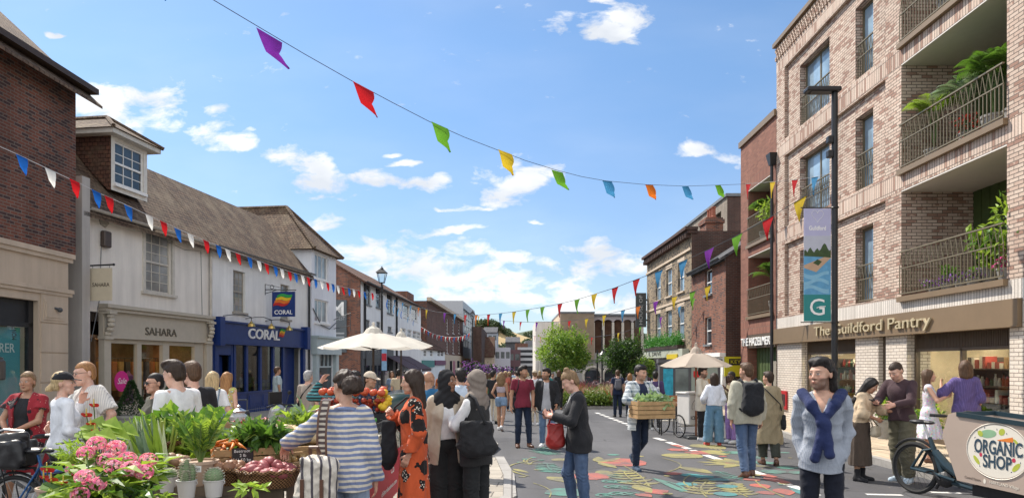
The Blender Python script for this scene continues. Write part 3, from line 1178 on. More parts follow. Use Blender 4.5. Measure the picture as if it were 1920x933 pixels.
w.build('clothes_rail',[plain('garment_rust',(.30,.11,.04)),plain('garment_ochre',(.32,.20,.07)),plain('garment_dark',(.05,.04,.04))],sh)
w=MB()
for k in range(5):
 w.box(mull[0]+.4+k*1.0,mull[0]+.62+k*1.0,.8,1.0,fzb-.02,fzb+.015)
w.build('ceiling_lamp',glow('warm_shop_lamp',(1.0,.66,.34),22),sh)
dress_m=plain('mauve_dress',(.22,.07,.18),.8)
w=MB()
for xx in ((mull[2]+mull[3])/2,):
 w.lathe([(.02,1.62),(.06,1.55),(.17,1.46),(.15,1.3),(.12,1.15),(.18,.95),(.24,.6),(.22,.58)],(xx,.75,gz0),14,0,1,.65)
 w.tube([(xx,.75,gz0+.6),(xx,.75,gz0)],.03,6,0)
w.build('dress_form',dress_m,sh)
PINKS=plain('pink_sticker',(.62,.02,.22),.6,.05)
w=MB()
w.lathe([(.30,-.002),(.30,.002)],(0,0,0),28)
dsk=w.build('sale_sticker',PINKS,sf)
dsk.rotation_euler=(R(90),0,0)
dsk.location=(fl.x(228),-.002,fl.z(228,714))
lettering('Sale',.24,M_WHITE,sf,(fl.x(228),-.008,fl.z(228,714)),shear=.3,extrude=.001)
w=MB()
w.bbox(fl.x(187),fl.x(201),-.16,0,fl.z(195,464),fl.z(195,434),.03)
tag(w.build('alarm_box',plain('brown_plastic',(.07,.05,.04),.5),None,loc=(fl.X0,fl.Y0,0),rotz=fl.rot),'small brown alarm box on the cream wall by the hanging sign','alarm box')
w=MB()
w.lathe([(.2,0),(.2,.03),(.12,.05)],(0,0,0),6)
pq=w.build('wall_plaque',plain('stone_plaque',(.34,.31,.26),.8),sh)
pq.rotation_euler=(R(90),R(15),0)
pq.location=(fl.x(194),-.002,fl.z(194,413))
hs=thing('hanging_sign','beige SAHARA hanging sign on black bracket','sign',(fl.X0,fl.Y0,0),fl.rot)
hx,hz=fl.x(158),fl.z(160,500)
w=MB()
w.tube([(hx,-.02,hz+.02),(hx,-.85,hz+.04)],.022,8)
w.box(hx-.03,hx+.03,-.02,.0,hz-.12,hz+.14)
w.ball((hx,-.87,hz+.04),.035)
w.build('bracket',M_BLACK,hs)
w=MB()
w.box(hx-.012,hx+.012,-.82,-.18,hz-.92,hz-.05)
bo=w.build('board',plain('sign_beige',(.62,.54,.40),.6,.06),hs)
lo_=lettering('SAHARA',.15,plain('sign_brown',(.09,.075,.05)),bo,(hx-.014,-.5,hz-.5),rotz=R(-90),width=.5)
w=MB()
for yy in (-.25,-.75):
 w.tube([(hx,yy,hz+.03),(hx,yy,hz-.06)],.006,5)
w.build('chain',M_BLACK,hs)
# ================================================================== LEFT: white house with royal blue betting shop
fc=fl
cr=fl.root('white_shop_house','white rendered house with tiled roof above the royal blue shopfront','building')
X0c,X1c=fl.x(393),fl.x(578)
w1=(fl.x(437),fl.x(460),fl.z(448,585),fl.z(448,508))
w2=(fl.x(526),fl.x(543),fl.z(535,598),fl.z(535,534))
w=MB()
cz=fl.z(480,612)
wall_face(w,X0c,X1c,-1,zE,[w1,w2,(fl.x(402),fl.x(565),-.8,cz-.1)],.14)
shell(w,X0c,X1c,-1,zE,4.4,top=False)
tri_end(w,X1c,0,4.4,2.2,zE,8.5)
tri_end(w,X0c,0,4.4,2.2,zE,8.5)
w.build('wall',RW_WHITE,cr)
OLDP=plain('weathered_sash_paint',(.34,.31,.26),.7)
for ww in (w1,w2):
 window(cr,*ww,gm=NET,rec=.14,cols=3,rows=6,fm=OLDP)
w=MB()
gable(w,X0c+.003,X1c,rx,0,zE+.02,8.57,.28,.12,ov_end=0)
w.build('roof',TL_BROWN,cr)
w=MB()
gutter(w,X0c,X1c+.1,-.24,zE-.14,.055)
w.box(X0c,X1c,-.22,0,zE-.34,zE-.2)
w.build('gutter',plain('dark_gutter',(.16,.15,.14),.6),cr)
w=MB()
w.tube([(X1c+.02,-.2,zE-.2),(X1c+.02,-.2,zE-.3),(X1c-.08,-.08,zE-.55),(X1c-.08,-.08,-.6)],.05,8)
w.build('downpipe',M_BLACK,cr)
w=MB()
w.tube([(X0c-.05,-.08,zE-.2),(X0c-.05,-.08,-.6)],.05,8)
w.build('downpipe',plain('cream_pipe',(.50,.46,.40),.6),cr)
bx0,bx1=fl.x(397),fl.x(569)
fz1,fz0=fl.z(480,611),fl.z(480,645)
g2=gz(28)
w=MB()
w.box(bx0,bx1,-.16,-.02,fz0,fz1)
w.box(bx0,bx1,-.24,-.02,fz1,fz1+.07)
w.box(bx0,bx1,-.20,-.02,fz0-.06,fz0-.002)
for x in (bx0,bx1-.3):
 w.box(x-.01,x+.31,-.34,-.02,fz0-.12,fz1+.18)
 w.box(x+.03,x+.27,-.12,.04,g2-.6,fz0-.125)
sb=w.build('shopfront',NAVY,cr)
lettering('CORAL',.62,M_WHITE,sb,((fl.x(457)+fl.x(516))/2,-.17,(fz0+fz1)/2+.02),width=fl.x(516)-fl.x(457),extrude=.03,bold=.008,hs=.9,shear=.08)
FLAGM=[plain('logo_green',(.03,.32,.06)),plain('logo_yellow',(.75,.48,.02)),plain('logo_orange',(.72,.17,.02)),plain('logo_red',(.5,.02,.02))]
def wavy_flag(parent,x,y,z,s,rot=0):
 for k in range(4):
  w=MB()
  a,b=[],[]
  for i in range(9):
   t=i/8
   q=.05*math.sin(t*5.5+k*.25)
   sk=-.05*k
   a.append((t*.62+sk,0,-.11*k+q+t*.08))
   b.append((t*.62+sk-.02,0,-.11*(k+1)+q+t*.08-.005+.03*(k==3)*t))
  pts=a+b[::-1]
  w.prism([(px_*s,0,pz*s) for px_,_,pz in pts],(0,-.012,0))
  o=w.build('logo_stripe',FLAGM[k],parent)
  o.location=(x,y,z)
  o.rotation_euler=(0,0,rot)
wavy_flag(sb,fl.x(518),-.18,fz1-.06,.75)
door0,door1=fl.x(404),fl.x(432)
ws=[fl.x(438),fl.x(461),fl.x(487),fl.x(511),fl.x(530)]
sil=fl.z(480,733)
w=MB()
for x in ws:
 w.box(x-.07,x+.07,-.06,.06,g2-.5,fz0-.07)
w.box(ws[0],ws[-1],-.06,.08,g2-.5,sil)
w.box(ws[0],ws[-1],-.09,.08,sil-.05,sil+.02)
for i in range(4):
 w.box(ws[i]+.16,ws[i+1]-.16,-.075,-.061,g2+.32,sil-.14)
w.box(door0-.1,door0,-.04,.06,g2-.5,fz0-.07)
w.box(door1,door1+.1,-.04,.06,g2-.5,fz0-.07)
w.box(door0,door1,-.03,.06,fz0-.45,fz0-.07)
w.box(fl.x(536),fl.x(563),.3,.34,g2-.5,fz0-.07)
w.build('window_frame',NAVY,sb)
w=MB()
w.box(ws[0]+.07,ws[-1]-.07,-.0625,-.0605,g2-.3,g2+.30)
w.build('tiled_plinth',brick('blue_tiles',(.03,.06,.22),(.025,.05,.18),(.25,.26,.3),bw=.15,rh=.15,ms=.01,offset=0),sb)
w=MB()
w.box(door0+.08,door1-.08,.28,.33,g2-.4,fz0-.5)
for i in range(2):
 a=door0+.14+i*(door1-door0-.26)/2
 w.box(a,a+(door1-door0-.4)/2,.25,.28,g2+.1,fz0-.6)
w.build('door',NAVY,sb)
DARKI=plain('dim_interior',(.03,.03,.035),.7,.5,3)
w=MB()
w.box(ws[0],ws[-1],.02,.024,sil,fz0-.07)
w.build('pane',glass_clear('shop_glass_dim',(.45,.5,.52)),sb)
w=MB()
POST=[plain('poster_grey',(.22,.24,.24),.8,.5,5),plain('poster_yellow',(.55,.48,.03)),plain('poster_blue',(.04,.09,.2),.8,.4,5)]
for i in range(4):
 a,b=ws[i]+.12,ws[i+1]-.12
 w.box(a,b,.30,.31,sil+.02,sil+.30,1)
 w.box(a,b,.30,.31,sil+.33,sil+1.5,0 if i%2 else 2)
w.build('window_posters',POST,sb)
w=MB()
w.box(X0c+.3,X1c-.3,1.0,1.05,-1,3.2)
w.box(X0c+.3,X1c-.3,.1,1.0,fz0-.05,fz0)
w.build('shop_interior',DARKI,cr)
for p in (412,454,491):
 w=MB()
 x,z=fl.x(p+6),fz1+.2
 xe=x+.95
 w.tube([(x,-.0,z+.05),(x+.3,-.25,z+.12),(x+.6,-.45,z+.14),(xe,-.6,z+.05),(xe,-.6,z-.12)],.018,6)
 bl=w.build('swan_neck',M_DARKGREY,None,loc=(fl.X0,fl.Y0,0),rotz=fl.rot)
 tag(bl,'brass swan-neck lamp above the royal blue fascia','wall lamp','swan-neck lamps over the blue shopfront')
 bl.name='wall_lamp'
 w=MB()
 w.lathe([(.03,.0),(.05,-.04),(.12,-.10),(.15,-.2),(.14,-.2),(.05,-.08)],(xe,-.6,z-.1),14)
 w.build('lamp_shade',plain('brass',(.55,.38,.12),.3,.1,metal=.9),bl)
hs=thing('hanging_sign','navy hanging sign with CORAL and striped flag on scrolled iron bracket','sign',(fl.X0,fl.Y0,0),fl.rot)
hx=fl.x(497)
hz=fl.z(497,548)
w=MB()
w.tube([(hx,0,hz+.12),(hx,-1.35,hz+.08)],.02,6)
w.tube([(hx,0,hz+.35),(hx,0,hz-.1)],.02,6)
w.tube([(hx,0,hz-.05),(hx,-.25,hz+.02),(hx,-.5,hz+.1)],.014,6)
w.ring((hx,-.3,hz+.22),(1,0,0),.08,.012,14,5)
w.tube([(hx,0,hz+.34),(hx,-1.0,hz+.12)],.01,5)
w.build('bracket',M_BLACK,hs)
w=MB()
w.box(hx-.03,hx+.03,-1.3,-.32,hz-1.0,hz+.02)
bo=w.build('board',NAVY,hs)
lettering('CORAL',.24,M_WHITE,bo,(hx-.034,-.81,hz-.83),rotz=R(-90),width=.78,bold=.004)
wavy_flag(bo,hx-.034,-.55,hz-.14,1.05,R(-90))
# ================================================================== LEFT: tall white house with hipped roof
hh=fl.root('tall_white_house','tall white house with hipped tiled roof and pale blue shopfront','building')
X0h,X1h=fl.x(580)+.25,fl.x(630)
zH=7.2
wa=(fl.x(590),fl.x(616),fl.z(603,524),fl.z(603,478))
wb=(fl.x(590),fl.x(616),fl.z(603,605),fl.z(603,562))
w=MB()
wall_face(w,X0h,X1h,-1.4,zH,[wa,wb,(X0h+.5,X1h-.5,-1,2.35)],.14)
shell(w,X0h,X1h,-1.4,zH,7,top=False)
w.build('wall',RW_BLUE,hh)
for ww in (wa,wb):
 window(hh,*ww,rec=.14,cols=3,rows=1,sash=False,fw=.07,bar=.06,gm=glass_dark('netted_glass',(.25,.28,.29),.1))
w=MB()
e=.3
a,b,c,d=X0h-e,X1h+e,-e,7
xm=(X0h+X1h)/2
w.add([(a,c,zH-.1),(b,c,zH-.1),(b,d,zH-.1),(a,d,zH-.1),(xm,2.0,9.5),(xm,d,9.5)],[(0,1,4),(1,2,5,4),(3,0,4,5),(0,3,2,1),(2,3,5)])
w.tube([(a,c,zH-.06),(xm,2.0,9.53)],.08,6)
w.tube([(b,c,zH-.06),(xm,2.0,9.53)],.08,6)
w.tube([(xm,2.0,9.53),(xm,d,9.53)],.08,6)
w.build('roof',TL_BROWN,hh)
w=MB()
w.box(X0h-.02,X1h+.02,-.30,.02,2.1,2.9)
w.box(X0h-.05,X1h+.05,-.40,.02,2.9,3.0)
w.box(X0h+.1,X0h+.45,-.2,.02,-1,2.1)
w.box(X1h-.45,X1h-.1,-.2,.02,-1,2.1)
w.box(X0h+.5,X1h-.5,.0,.08,1.45,1.53)
for k in range(1,4):
 x=X0h+.5+k*(X1h-X0h-1)/4
 w.box(x-.03,x+.03,.0,.08,1.53,2.1)
s3=w.build('shopfront',PALEBLUE,hh)
w=MB()
w.box(X0h+.5,X1h-.5,.05,.06,-1,2.1)
w.build('pane',M_GLASS,s3)
w=MB()
w.tube([(X0h+.1,-.03,4.3),(X0h+1.0,-.05,3.55),(X1h-1.0,-.06,3.4),(X1h-.1,-.03,3.75)],.025,5)
w.build('wall_cable',M_DARKGREY,hh)
w=MB()
yy=-.9
x=X1h-.3
w.tube([(x,0,3.9),(x,yy,4.25),(x,yy,3.3)],.02,5)
w.tube([(x,0,3.45),(x,yy,3.6)],.02,5)
tag(w.build('sign_bracket',M_DARKGREY,None,loc=(fl.X0,fl.Y0,0),rotz=fl.rot),'empty iron sign bracket on the tall white house','bracket')
# ================================================================== LEFT: long white front with brick flank
fw_=Facade(P(675,600,50).x,50,.04)
lw=fw_.root('long_white_building','long white fronted building with red brick flank, tiled roof and dark shopfront','building')
X1w=fw_.x(789)
zW=7.8
ops=[]
for p,a,b in ((690,571,532),(710,577,538),(731,588,551),(762,595,570),(777,600,577)):
 ops.append((fw_.x(p-5.5),fw_.x(p+5.5),fw_.z(p,a),fw_.z(p,b)))
for p,a,b in ((690,619,599),(710,616,603),(731,622,612),(757,630,615),(768,632,618),(778,634,620),(785,635,622)):
 ops.append((fw_.x(p-4),fw_.x(p+4),fw_.z(p,a),fw_.z(p,b)))
w=MB()
wall_face(w,.12,X1w,-3,zW,ops,.15)
w.quad((X1w,0,-3),(X1w,9,-3),(X1w,9,zW),(X1w,0,zW))
w.build('wall',RW_BRIGHT,lw)
w=MB()
w.quad((0,-.02,-3),(0,-.02,zW),(0,10,zW),(0,10,-3))
w.box(0,.12,-.02,.01,-3,zW)
w.poly([(0,0,zW),(0,10,zW),(0,5,zW+3)])
w.build('brick_flank',BR_RED,lw)
for i,ww in enumerate(ops):
 window(lw,*ww,rec=.15,cols=2,rows=3,fm=M_LEAD if i in (0,1,2,5,6,7) else M_WHITE,fw=.08,bar=.05)
w=MB()
gable(w,0,X1w,5,0,zW,zW+3.0,.4,.15)
w.build('roof',TL_RED,lw)
w=MB()
for p in (682,742):
 w.tube([(fw_.x(p),-.1,zW-.1),(fw_.x(p),-.1,-1)],.09,6)
gutter(w,0,X1w,-.35,zW-.2,.09)
w.build('downpipe',M_BLACK,lw)
w=MB()
za,zb=-2,2.95
w.box(.2,fw_.x(735),-.15,-.01,2.0,2.95)
w.box(.2,fw_.x(735),-.1,-.01,za,2.0)
s4=w.build('shopfront',plain('charcoal_shopfront',(.055,.06,.07),.5),lw)
lettering('ARTISAN',.5,plain('grey_letters',(.22,.22,.22)),s4,(fw_.x(700),-.17,2.5),width=4.5)
w=MB()
for k in range(4):
 w.box(.8+k*2.2,2.4+k*2.2,-.12,-.104,-.8,1.5)
w.build('pane',M_GLASS,s4)
AWN=plain('aubergine_awning',(.075,.045,.055),.8,.15)
for k,(pa,pb) in enumerate(((722,745),(746,768))):
 xa,xb=fw_.x(pa),fw_.x(pb)-.15
 w=MB()
 z1,z0,dd=2.35,1.15,2.2
 w.add([(xa,0,z1),(xb,0,z1),(xb,-dd,z0),(xa,-dd,z0),(xa,-dd,z0-.25),(xb,-dd,z0-.25),(xa,0,z1-.05),(xb,0,z1-.05),(xb,-dd+.03,z0-.05),(xa,-dd+.03,z0-.05)],[(0,1,2,3),(3,2,5,4),(6,9,8,7),(0,3,9,6),(1,7,8,2)])
 aw=tag(w.build('awning',AWN,None,loc=(fw_.X0,fw_.Y0,0),rotz=fw_.rot),['dark aubergine shop awning, nearer of the pair on the long white building','dark aubergine shop awning, farther of the pair on the long white building'][k],'awning','shop awnings on the long white building')
w=MB()
xb0=P(629,600,49.8).x
bb=thing('wall_banner','grey banner board with white letter M on the brick flank','banner',(fw_.X0,fw_.Y0,0),fw_.rot)
ya,yb=0.95,3.3
w.box(-.14,-.02,ya,yb,fw_.z(675,660),fw_.z(675,562))
bm=w.build('board',plain('slate_board',(.10,.115,.125),.6),bb)
lettering('M',1.4,M_WHITE,bm,(-.145,1.62,fw_.z(675,580)),rotz=R(-90),width=.95,bold=.01)
lettering('MODEST',.36,plain('grey_white',(.35,.36,.37)),bm,(-.145,1.62,fw_.z(675,597)),rotz=R(-90),width=1.1)
for k in range(3):
 w=MB()
 w.box(-.15,-.141,1.1,2.1,fw_.z(675,626+k*7),fw_.z(675,623+k*7))
 w.build('text_line',plain('grey_white',(.35,.36,.37)),bm)
# ================================================================== LEFT: farther along the street
fd=Facade(P(789,600,78).x,78,.03)
ct=fd.root('white_cottage','small white cottage with red tiled roof beyond the long white building','building')
X1=fd.x(834)
zc=fd.z(812,652)
w=MB()
ops=[(fd.x(p-2.6),fd.x(p+2.6),fd.z(p,668),fd.z(p,656)) for p in (797,809,823,829)]
wall_face(w,0,X1,-4,zc,ops,.1)
shell(w,0,X1,-4,zc,8,top=False)
w.build('wall',RW_BRIGHT,ct)
for ww in ops:
 window(ct,*ww,rec=.1,cols=2,rows=2,fw=.08,bar=.05,sill=False)
w=MB()
gable(w,0,X1,4,0,zc,zc+2.2,.3,.15)
w.build('roof',TL_RED,ct)
w=MB()
w.box(.5,X1*.45,-.2,-.01,fd.z(800,688),fd.z(800,675),0)
w.box(X1*.5,X1-.3,-.2,-.01,fd.z(820,684),fd.z(820,675),1)
w.build('shop_sign',[plain('teal_fascia',(.06,.22,.20)),plain('plum_fascia',(.16,.04,.09))],ct)
fe=Facade(P(800,600,94).x,94,.03)
bk=fe.root('brick_terrace','long dark brick building with tall narrow windows and stone ground floor','building')
X1=fe.x(868)
ze=fe.z(830,581)
ops=[]
for p in (839,850,861):
 ops.append((fe.x(p-1.6),fe.x(p+1.6),fe.z(p,625),fe.z(p,597+(p-839)*.15)))
 ops.append((fe.x(p-1.6),fe.x(p+1.6),fe.z(p,662),fe.z(p,637)))
w=MB()
wall_face(w,0,X1,fe.z(830,664),ze,ops,.2)
shell(w,0,X1,-5,ze,14)
w.build('wall',BR_DARK,bk)
for ww in ops:
 window(bk,*ww,rec=.2,cols=1,rows=4,fw=.12,bar=.08)
w=MB()
w.box(0,X1,-.3,0,-5,fe.z(830,664))
w.box(0,X1,-.6,0,ze,ze+.5)
w.build('stone_ground_floor',STONE,bk)
w=MB()
for k,p in enumerate((842,848,856,863)):
 w.box(fe.x(p-2),fe.x(p+2),-.36,-.302,-3,fe.z(p,676),k%2)
w.build('shop_window',[M_GLASS,plain('pink_display',(.35,.12,.16),.6,.5,4)],bk)
w=MB()
w.box(-16,0,6,7,0,P(760,553,96).z)
w.box(-3.5,1.5,2,5,ze,P(800,553,96).z)
w.build('stair_tower',BR_RED,bk)
ff=Facade(P(868,600,146).x,146,.03)
gl=ff.root('glass_corner_building','grey building with tall glazed front behind the far lamp post','building')
X1=ff.x(890)
zg=ff.z(868,574)
w=MB()
wall_face(w,0,X1,-5,zg+1.2,[(1,X1-1,ff.z(880,652),zg-.3)],.4)
shell(w,0,X1,-5,zg+1.2,30)
w.box(-46,0,16,30,0,zg-.8)
w.build('wall',plain('pale_grey_cladding',(.40,.42,.44),.5),gl)
w=MB()
n=5
for k in range(n+1):
 x=1+k*(X1-2)/n
 w.box(x-.12,x+.12,.2,.4,ff.z(880,652),zg-.3)
for k in range(1,5):
 z=ff.z(880,652)+k*(zg-.3-ff.z(880,652))/5
 w.box(1,X1-1,.25,.4,z-.1,z+.1)
cg=w.build('curtain_wall',M_ALU,gl)
w=MB()
w.box(1,X1-1,.42,.44,ff.z(880,652),zg-.3)
w.build('pane',M_GLASSB,cg)
w=MB()
w.box(1,X1-1,-.3,-.01,ff.z(880,690),ff.z(880,672))
w.build('shop_fascia',plain('ochre_fascia',(.45,.22,.03)),gl)
def block(px0,px1,pt,Y,mat,label,depth=14,rows=0,cols=0,wm=None,base=-18,dyaw=0,fh=1.0,roof=None):
 a,b=P(px0,pt,Y),P(px1,pt,Y)
 t=thing('town_building',label,'building',(a.x,Y,0),0)
 L=b.x-a.x
 ops=[]
 if rows:
  for r_ in range(rows):
   z1=a.z-1.0-r_*fh*3.0
   for c in range(cols):
    x=L*(c+.5)/cols
    ops.append((x-L/cols*.36,x+L/cols*.36,z1-1.5*fh,z1))
 w=MB()
 wall_face(w,0,L,base,a.z,ops,.3)
 shell(w,0,L,base,a.z,depth)
 w.build('wall',mat,t)
 if ops:
  w=MB()
  for o in ops:
   w.box(o[0],o[1],.25,.27,o[2],o[3])
  w.build('window',wm or M_GLASS,t)
 if roof:
  w=MB()
  gable(w,0,L,depth/2,0,a.z,a.z+roof,.4,.3)
  w.build('roof',TL_RED if roof>3 else SLATE,t)
 return t
block(884,903,612,135,BR_SIDE,'dark brick block behind the far lamp post',30)
block(903,926,664,150,STONE,'pale stone church-like front beyond the lamp post',10,roof=4)
block(906,932,622,210,plain('far_cladding',(.34,.36,.40),.6),'grey gabled roofs in the far distance',20,1,3,roof=2)
block(928,957,651,160,plain('lilac_render',(.46,.45,.50),.8),'pale lilac rendered hall in the dip of the street',14,1,3)
block(953,976,655,165,plain('plum_brick',(.13,.07,.075),.8),'plum coloured block beside the pale hall',14,2,2)
block(966,990,643,190,BR_RED,'red brick block above the glass offices',14)
block(948,975,640,240,SLATE,'low grey roofed hall in the far distance',20,roof=2)
t=block(974,1046,652,180,plain('office_dark',(.035,.038,.045),.4),'dark office block with white floor bands',20)
w=MB()
for k in range(4):
 z=P(980,652+k*10,180).z
 w.box(-.5,(1046-974)/F*180,-.6,0,z-.5,z+.2)
w.build('floor_band',plain('band_white',(.5,.5,.5)),t)
block(985,1050,638,250,plain('far_roof',(.20,.20,.21),.8),'flat grey roof behind the office block',30)
block(1040,1062,668,120,plain('far_render',(.36,.35,.34),.8),'low grey shop behind the light green tree',10,1,3)
# ================================================================== RIGHT: new brick apartment building over a food shop
fr=Facade(9.1,23.85,0.0,True)
ap=fr.root('apartment_building','pink and grey mixed brick apartment building with bronze balconies over a food shop','building')
XE=16.0
FL=[(3.2,5.7),(6.15,8.65),(9.1,11.6)]
zTop=12.5
bA,bB=fr.x(1690),fr.x(1888)
pA,pB=fr.x(1471),fr.x(1660)
pr=.10
ops=[]
for z0,z1 in FL:
 ops.append((pA,pB,z0+.05,z1-.06,pr))
 ops.append((bA,bB,z0,z1,1.7))
w=MB()
wall_face(w,0,XE,3.2,zTop,ops)
shell(w,0,XE,-1,zTop,9)
for z0,z1 in FL:
 wA=(fr.x(1494),fr.x(1549),z0+.06,z1-.45)
 wB=(fr.x(1597),fr.x(1630),z0+.06,z1-.45)
 wall_face(w,pA,pB,z0+.05,z1-.06,[wA,wB],.22,y=pr)
w.build('wall',BR_MIX,ap)
for z1 in (5.7,8.65,11.6):
 w=MB()
 w.box(-.003,bA,-.004,.002,z1,z1+.45)
 w.box(bA,bB,-.004,.03,z1+.005,z1+.40)
 w.box(bB,XE,-.004,.002,z1,z1+.45)
 w.build('soldier_band',BR_MIXS,ap)
w=MB()
w.box(-.004,XE,-.006,.05,2.84,3.2)
w.build('white_band',BR_WHITES,ap)
w=MB()
n=int(XE/.18)
for k in range(n):
 for r_ in range(3):
  x=k*.18+(r_%2)*.09
  w.box(x,x+.085,-.055,-.001,12.02+r_*.14,12.02+r_*.14+.12)
w.build('frieze',BR_MIX,ap)
w=MB()
w.box(-.08,XE,-.12,.6,zTop,zTop+.14)
w.build('coping',BRONZE,ap)
def railing(parent,x0,x1,y,z0,h=1.05,bars=.11,zig=.16,name='railing',mat=None):
 w=MB()
 w.box(x0,x1,y-.022,y+.022,z0+h-.03,z0+h)
 w.box(x0,x1,y-.015,y+.015,z0+h*.62-.012,z0+h*.62+.012)
 w.box(x0,x1,y-.015,y+.015,z0+.05,z0+.075)
 n=max(2,int((x1-x0)/bars))
 for k in range(n+1):
  x=x0+(x1-x0)*k/n
  w.box(x-.008,x+.008,y-.008,y+.008,z0+.06,z0+h*.62)
 n=max(2,int((x1-x0)/zig))
 zb,zt_=z0+h*.62,z0+h-.03
 for k in range(n):
  a=x0+(x1-x0)*k/n
  b=x0+(x1-x0)*(k+.5)/n
  c=x0+(x1-x0)*(k+1)/n
  w.tube([(a,y,zb),(b,y,zt_)],.009,4)
  w.tube([(b,y,zt_),(c,y,zb)],.009,4)
 return w.build(name,mat or RAILM,parent)
def balcony(parent,x0,x1,z0,z1,dep=1.7,backm=None,sidem=None,side_rail=True):
 w=MB()
 w.box(x0-.04,x1+.04,-.10,.1,z0-.10,z0+.02)
 b=w.build('balcony',BRONZE,parent)
 w=MB()
 w.box(x0,x1,.1,dep,z0-.06,z0-.002)
 w.build('balcony_floor',plain('balcony_decking',(.22,.17,.12),.8),b)
 w=MB()
 w.box(x0+.003,x1-.003,.0,dep,z1-.03,z1-.003)
 w.build('soffit',SOFFIT,b)
 w=MB()
 nb_=int((x1-x0)/.14)
 for k in range(nb_):
  a=x0+(x1-x0)*k/nb_
  w.box(a+.006,a+(x1-x0)/nb_-.006,dep-.02-.012*(k%2),dep,z0,z1-.03)
 w.box(x0,x1,dep-.008,dep+.01,z0,z1-.03)
 w.build('back_wall',backm or GREENB,b)
 d0=x0+(x1-x0)*.34
 w=MB()
 for a in (d0,d0+.95,d0+1.9):
  if a<x1-.1:
   w.box(a,a+.07,dep-.1,dep-.033,z0,z0+2.15)
 w.box(d0,x1-.02,dep-.1,dep-.033,z0+2.15,z0+2.25)
 dr=w.build('balcony_door',FRAME_G,b)
 w=MB()
 w.box(d0+.05,x1-.03,dep-.06,dep-.05,z0,z0+2.16)
 w.build('pane',M_GLASS,dr)
 railing(b,x0+.02,x1-.02,-.05,z0+.02)
 if side_rail:
  pass
 return b
for z0,z1 in FL:
 wA=(fr.x(1494),fr.x(1549),z0+.06,z1-.45)
 wB=(fr.x(1597),fr.x(1630),z0+.06,z1-.45)
 for k,ww in enumerate((wA,wB)):
  wi=window(ap,*ww,rec=.24,cols=2 if k==0 else 1,rows=1,fm=FRAME_G,gm=M_GLASSB,fw=.07,bar=.08,sill=False,sash=False,y=pr)
  railing(wi,ww[0]+.01,ww[1]-.01,pr+.06,ww[2],1.0,.10,.14)
 balcony(ap,bA,bB,z0,z1)
zS0,zS1=2.33,2.838
gp=gz(17)
piers=[(fr.x(1457),fr.x(1503)),(fr.x(1604),fr.x(1647)),(fr.x(1661),fr.x(1700)),(fr.x(1893),fr.x(1893)+1.1)]
for a,b in piers+[(piers[3][1]+3.6,XE)]:
 w=MB()
 w.box(a,b,0,.55,-1,zS0)
 w.build('pier',BR_WHITE,ap)
w=MB()
w.box(-.03,fr.x(1918),-.10,.3,zS0,zS1)
w.box(-.03,fr.x(1918),-.12,-.101,zS0,zS0+.02)
sg=w.build('fascia_sign',BRONZE,ap)
w=MB()
w.box(fr.x(1918)+.02,XE,-.02,.3,zS0,zS1)
w.build('plain_fascia',BR_WHITES,ap)
xa,xb=fr.x(1535),fr.x(1757)
lettering('The Guildford Pantry',.385,plain('champagne_letters',(.44,.37,.24),.5,.05),sg,((xa+xb)/2,-.135,(zS0+zS1)/2+.01),width=xb-xa,extrude=.018,hs=1.02)
wins=[(piers[0][1],piers[1][0]),(piers[2][1],piers[3][0])]
shopbase=gz(16)+.12
for k,(a,b) in enumerate(wins):
 w=MB()
 zt_=zS0
 zl_=zS0-.33
 w.box(a,a+.06,.18,.28,shopbase-.3,zt_)
 w.box(b-.06,b,.18,.28,shopbase-.3,zt_)
 w.box(a,b,.18,.28,zl_-.06,zl_)
 w.box(a,b,.18,.30,shopbase-.3,shopbase+.12)
 m_=(a+b)/2
 w.box(m_-.035,m_+.035,.18,.28,shopbase,zl_)
 nl_=int((b-a)/.05)
 for i in range(nl_):
  x=a+.06+(b-a-.12)*i/nl_
  w.box(x,x+.02,.19,.24,zl_,zt_)
 w.box(a,b,.245,.26,zl_,zt_)
 sw=w.build('shop_window',BRONZE_D,ap)
 w=MB()
 w.box(a+.06,b-.06,.23,.234,shopbase+.12,zl_-.06)
 w.build('pane',M_CLEAR,sw)
w=MB()
w.box(piers[1][1],piers[2][0],.12,.2,-1,zS0)
dr=w.build('shop_door',BRONZE_D,ap)
w=MB()
w.box(piers[1][1]+.12,piers[2][0]-.12,.112,.119,.15,2.05)
w.build('pane',M_GLASS,dr)
w=MB()
a,b=.35,XE-1
w.box(a,b,4.6,4.7,-1,zS0)
w.box(a,b,.56,4.6,zS0-.08,zS0-.002)
w.box(a,b,.56,4.6,shopbase-.2,shopbase-.05)
w.box(a-.1,a,.56,4.6,-1,zS0)
w.box(wins[0][1]+.9,wins[0][1]+1.0,.6,4.6,-1,zS0)
w.box(b,b+.1,.56,4.6,-1,zS0)
w.build('shop_interior',plain('shop_wall',(.42,.36,.27),.8,.1),ap)
w=MB()
for x in [1.2+k*1.5 for k in range(8)]:
 w.box(x,x+.9,1.2,1.35,zS0-.11,zS0-.085)
 w.box(x,x+.9,2.8,2.95,zS0-.11,zS0-.085)
w.build('ceiling_lamp',glow('shop_lamp',(1.0,.82,.58),42),ap)
SHELFM=[plain('shelf_dark',(.06,.045,.035),.6),plain('bread',(.42,.22,.08),.8,.3,20),plain('paper',(.55,.5,.42),.8),plain('jar_red',(.25,.04,.03),.4),plain('bottle_green',(.05,.1,.05),.3),plain('crate_wood',(.30,.18,.08),.7)]
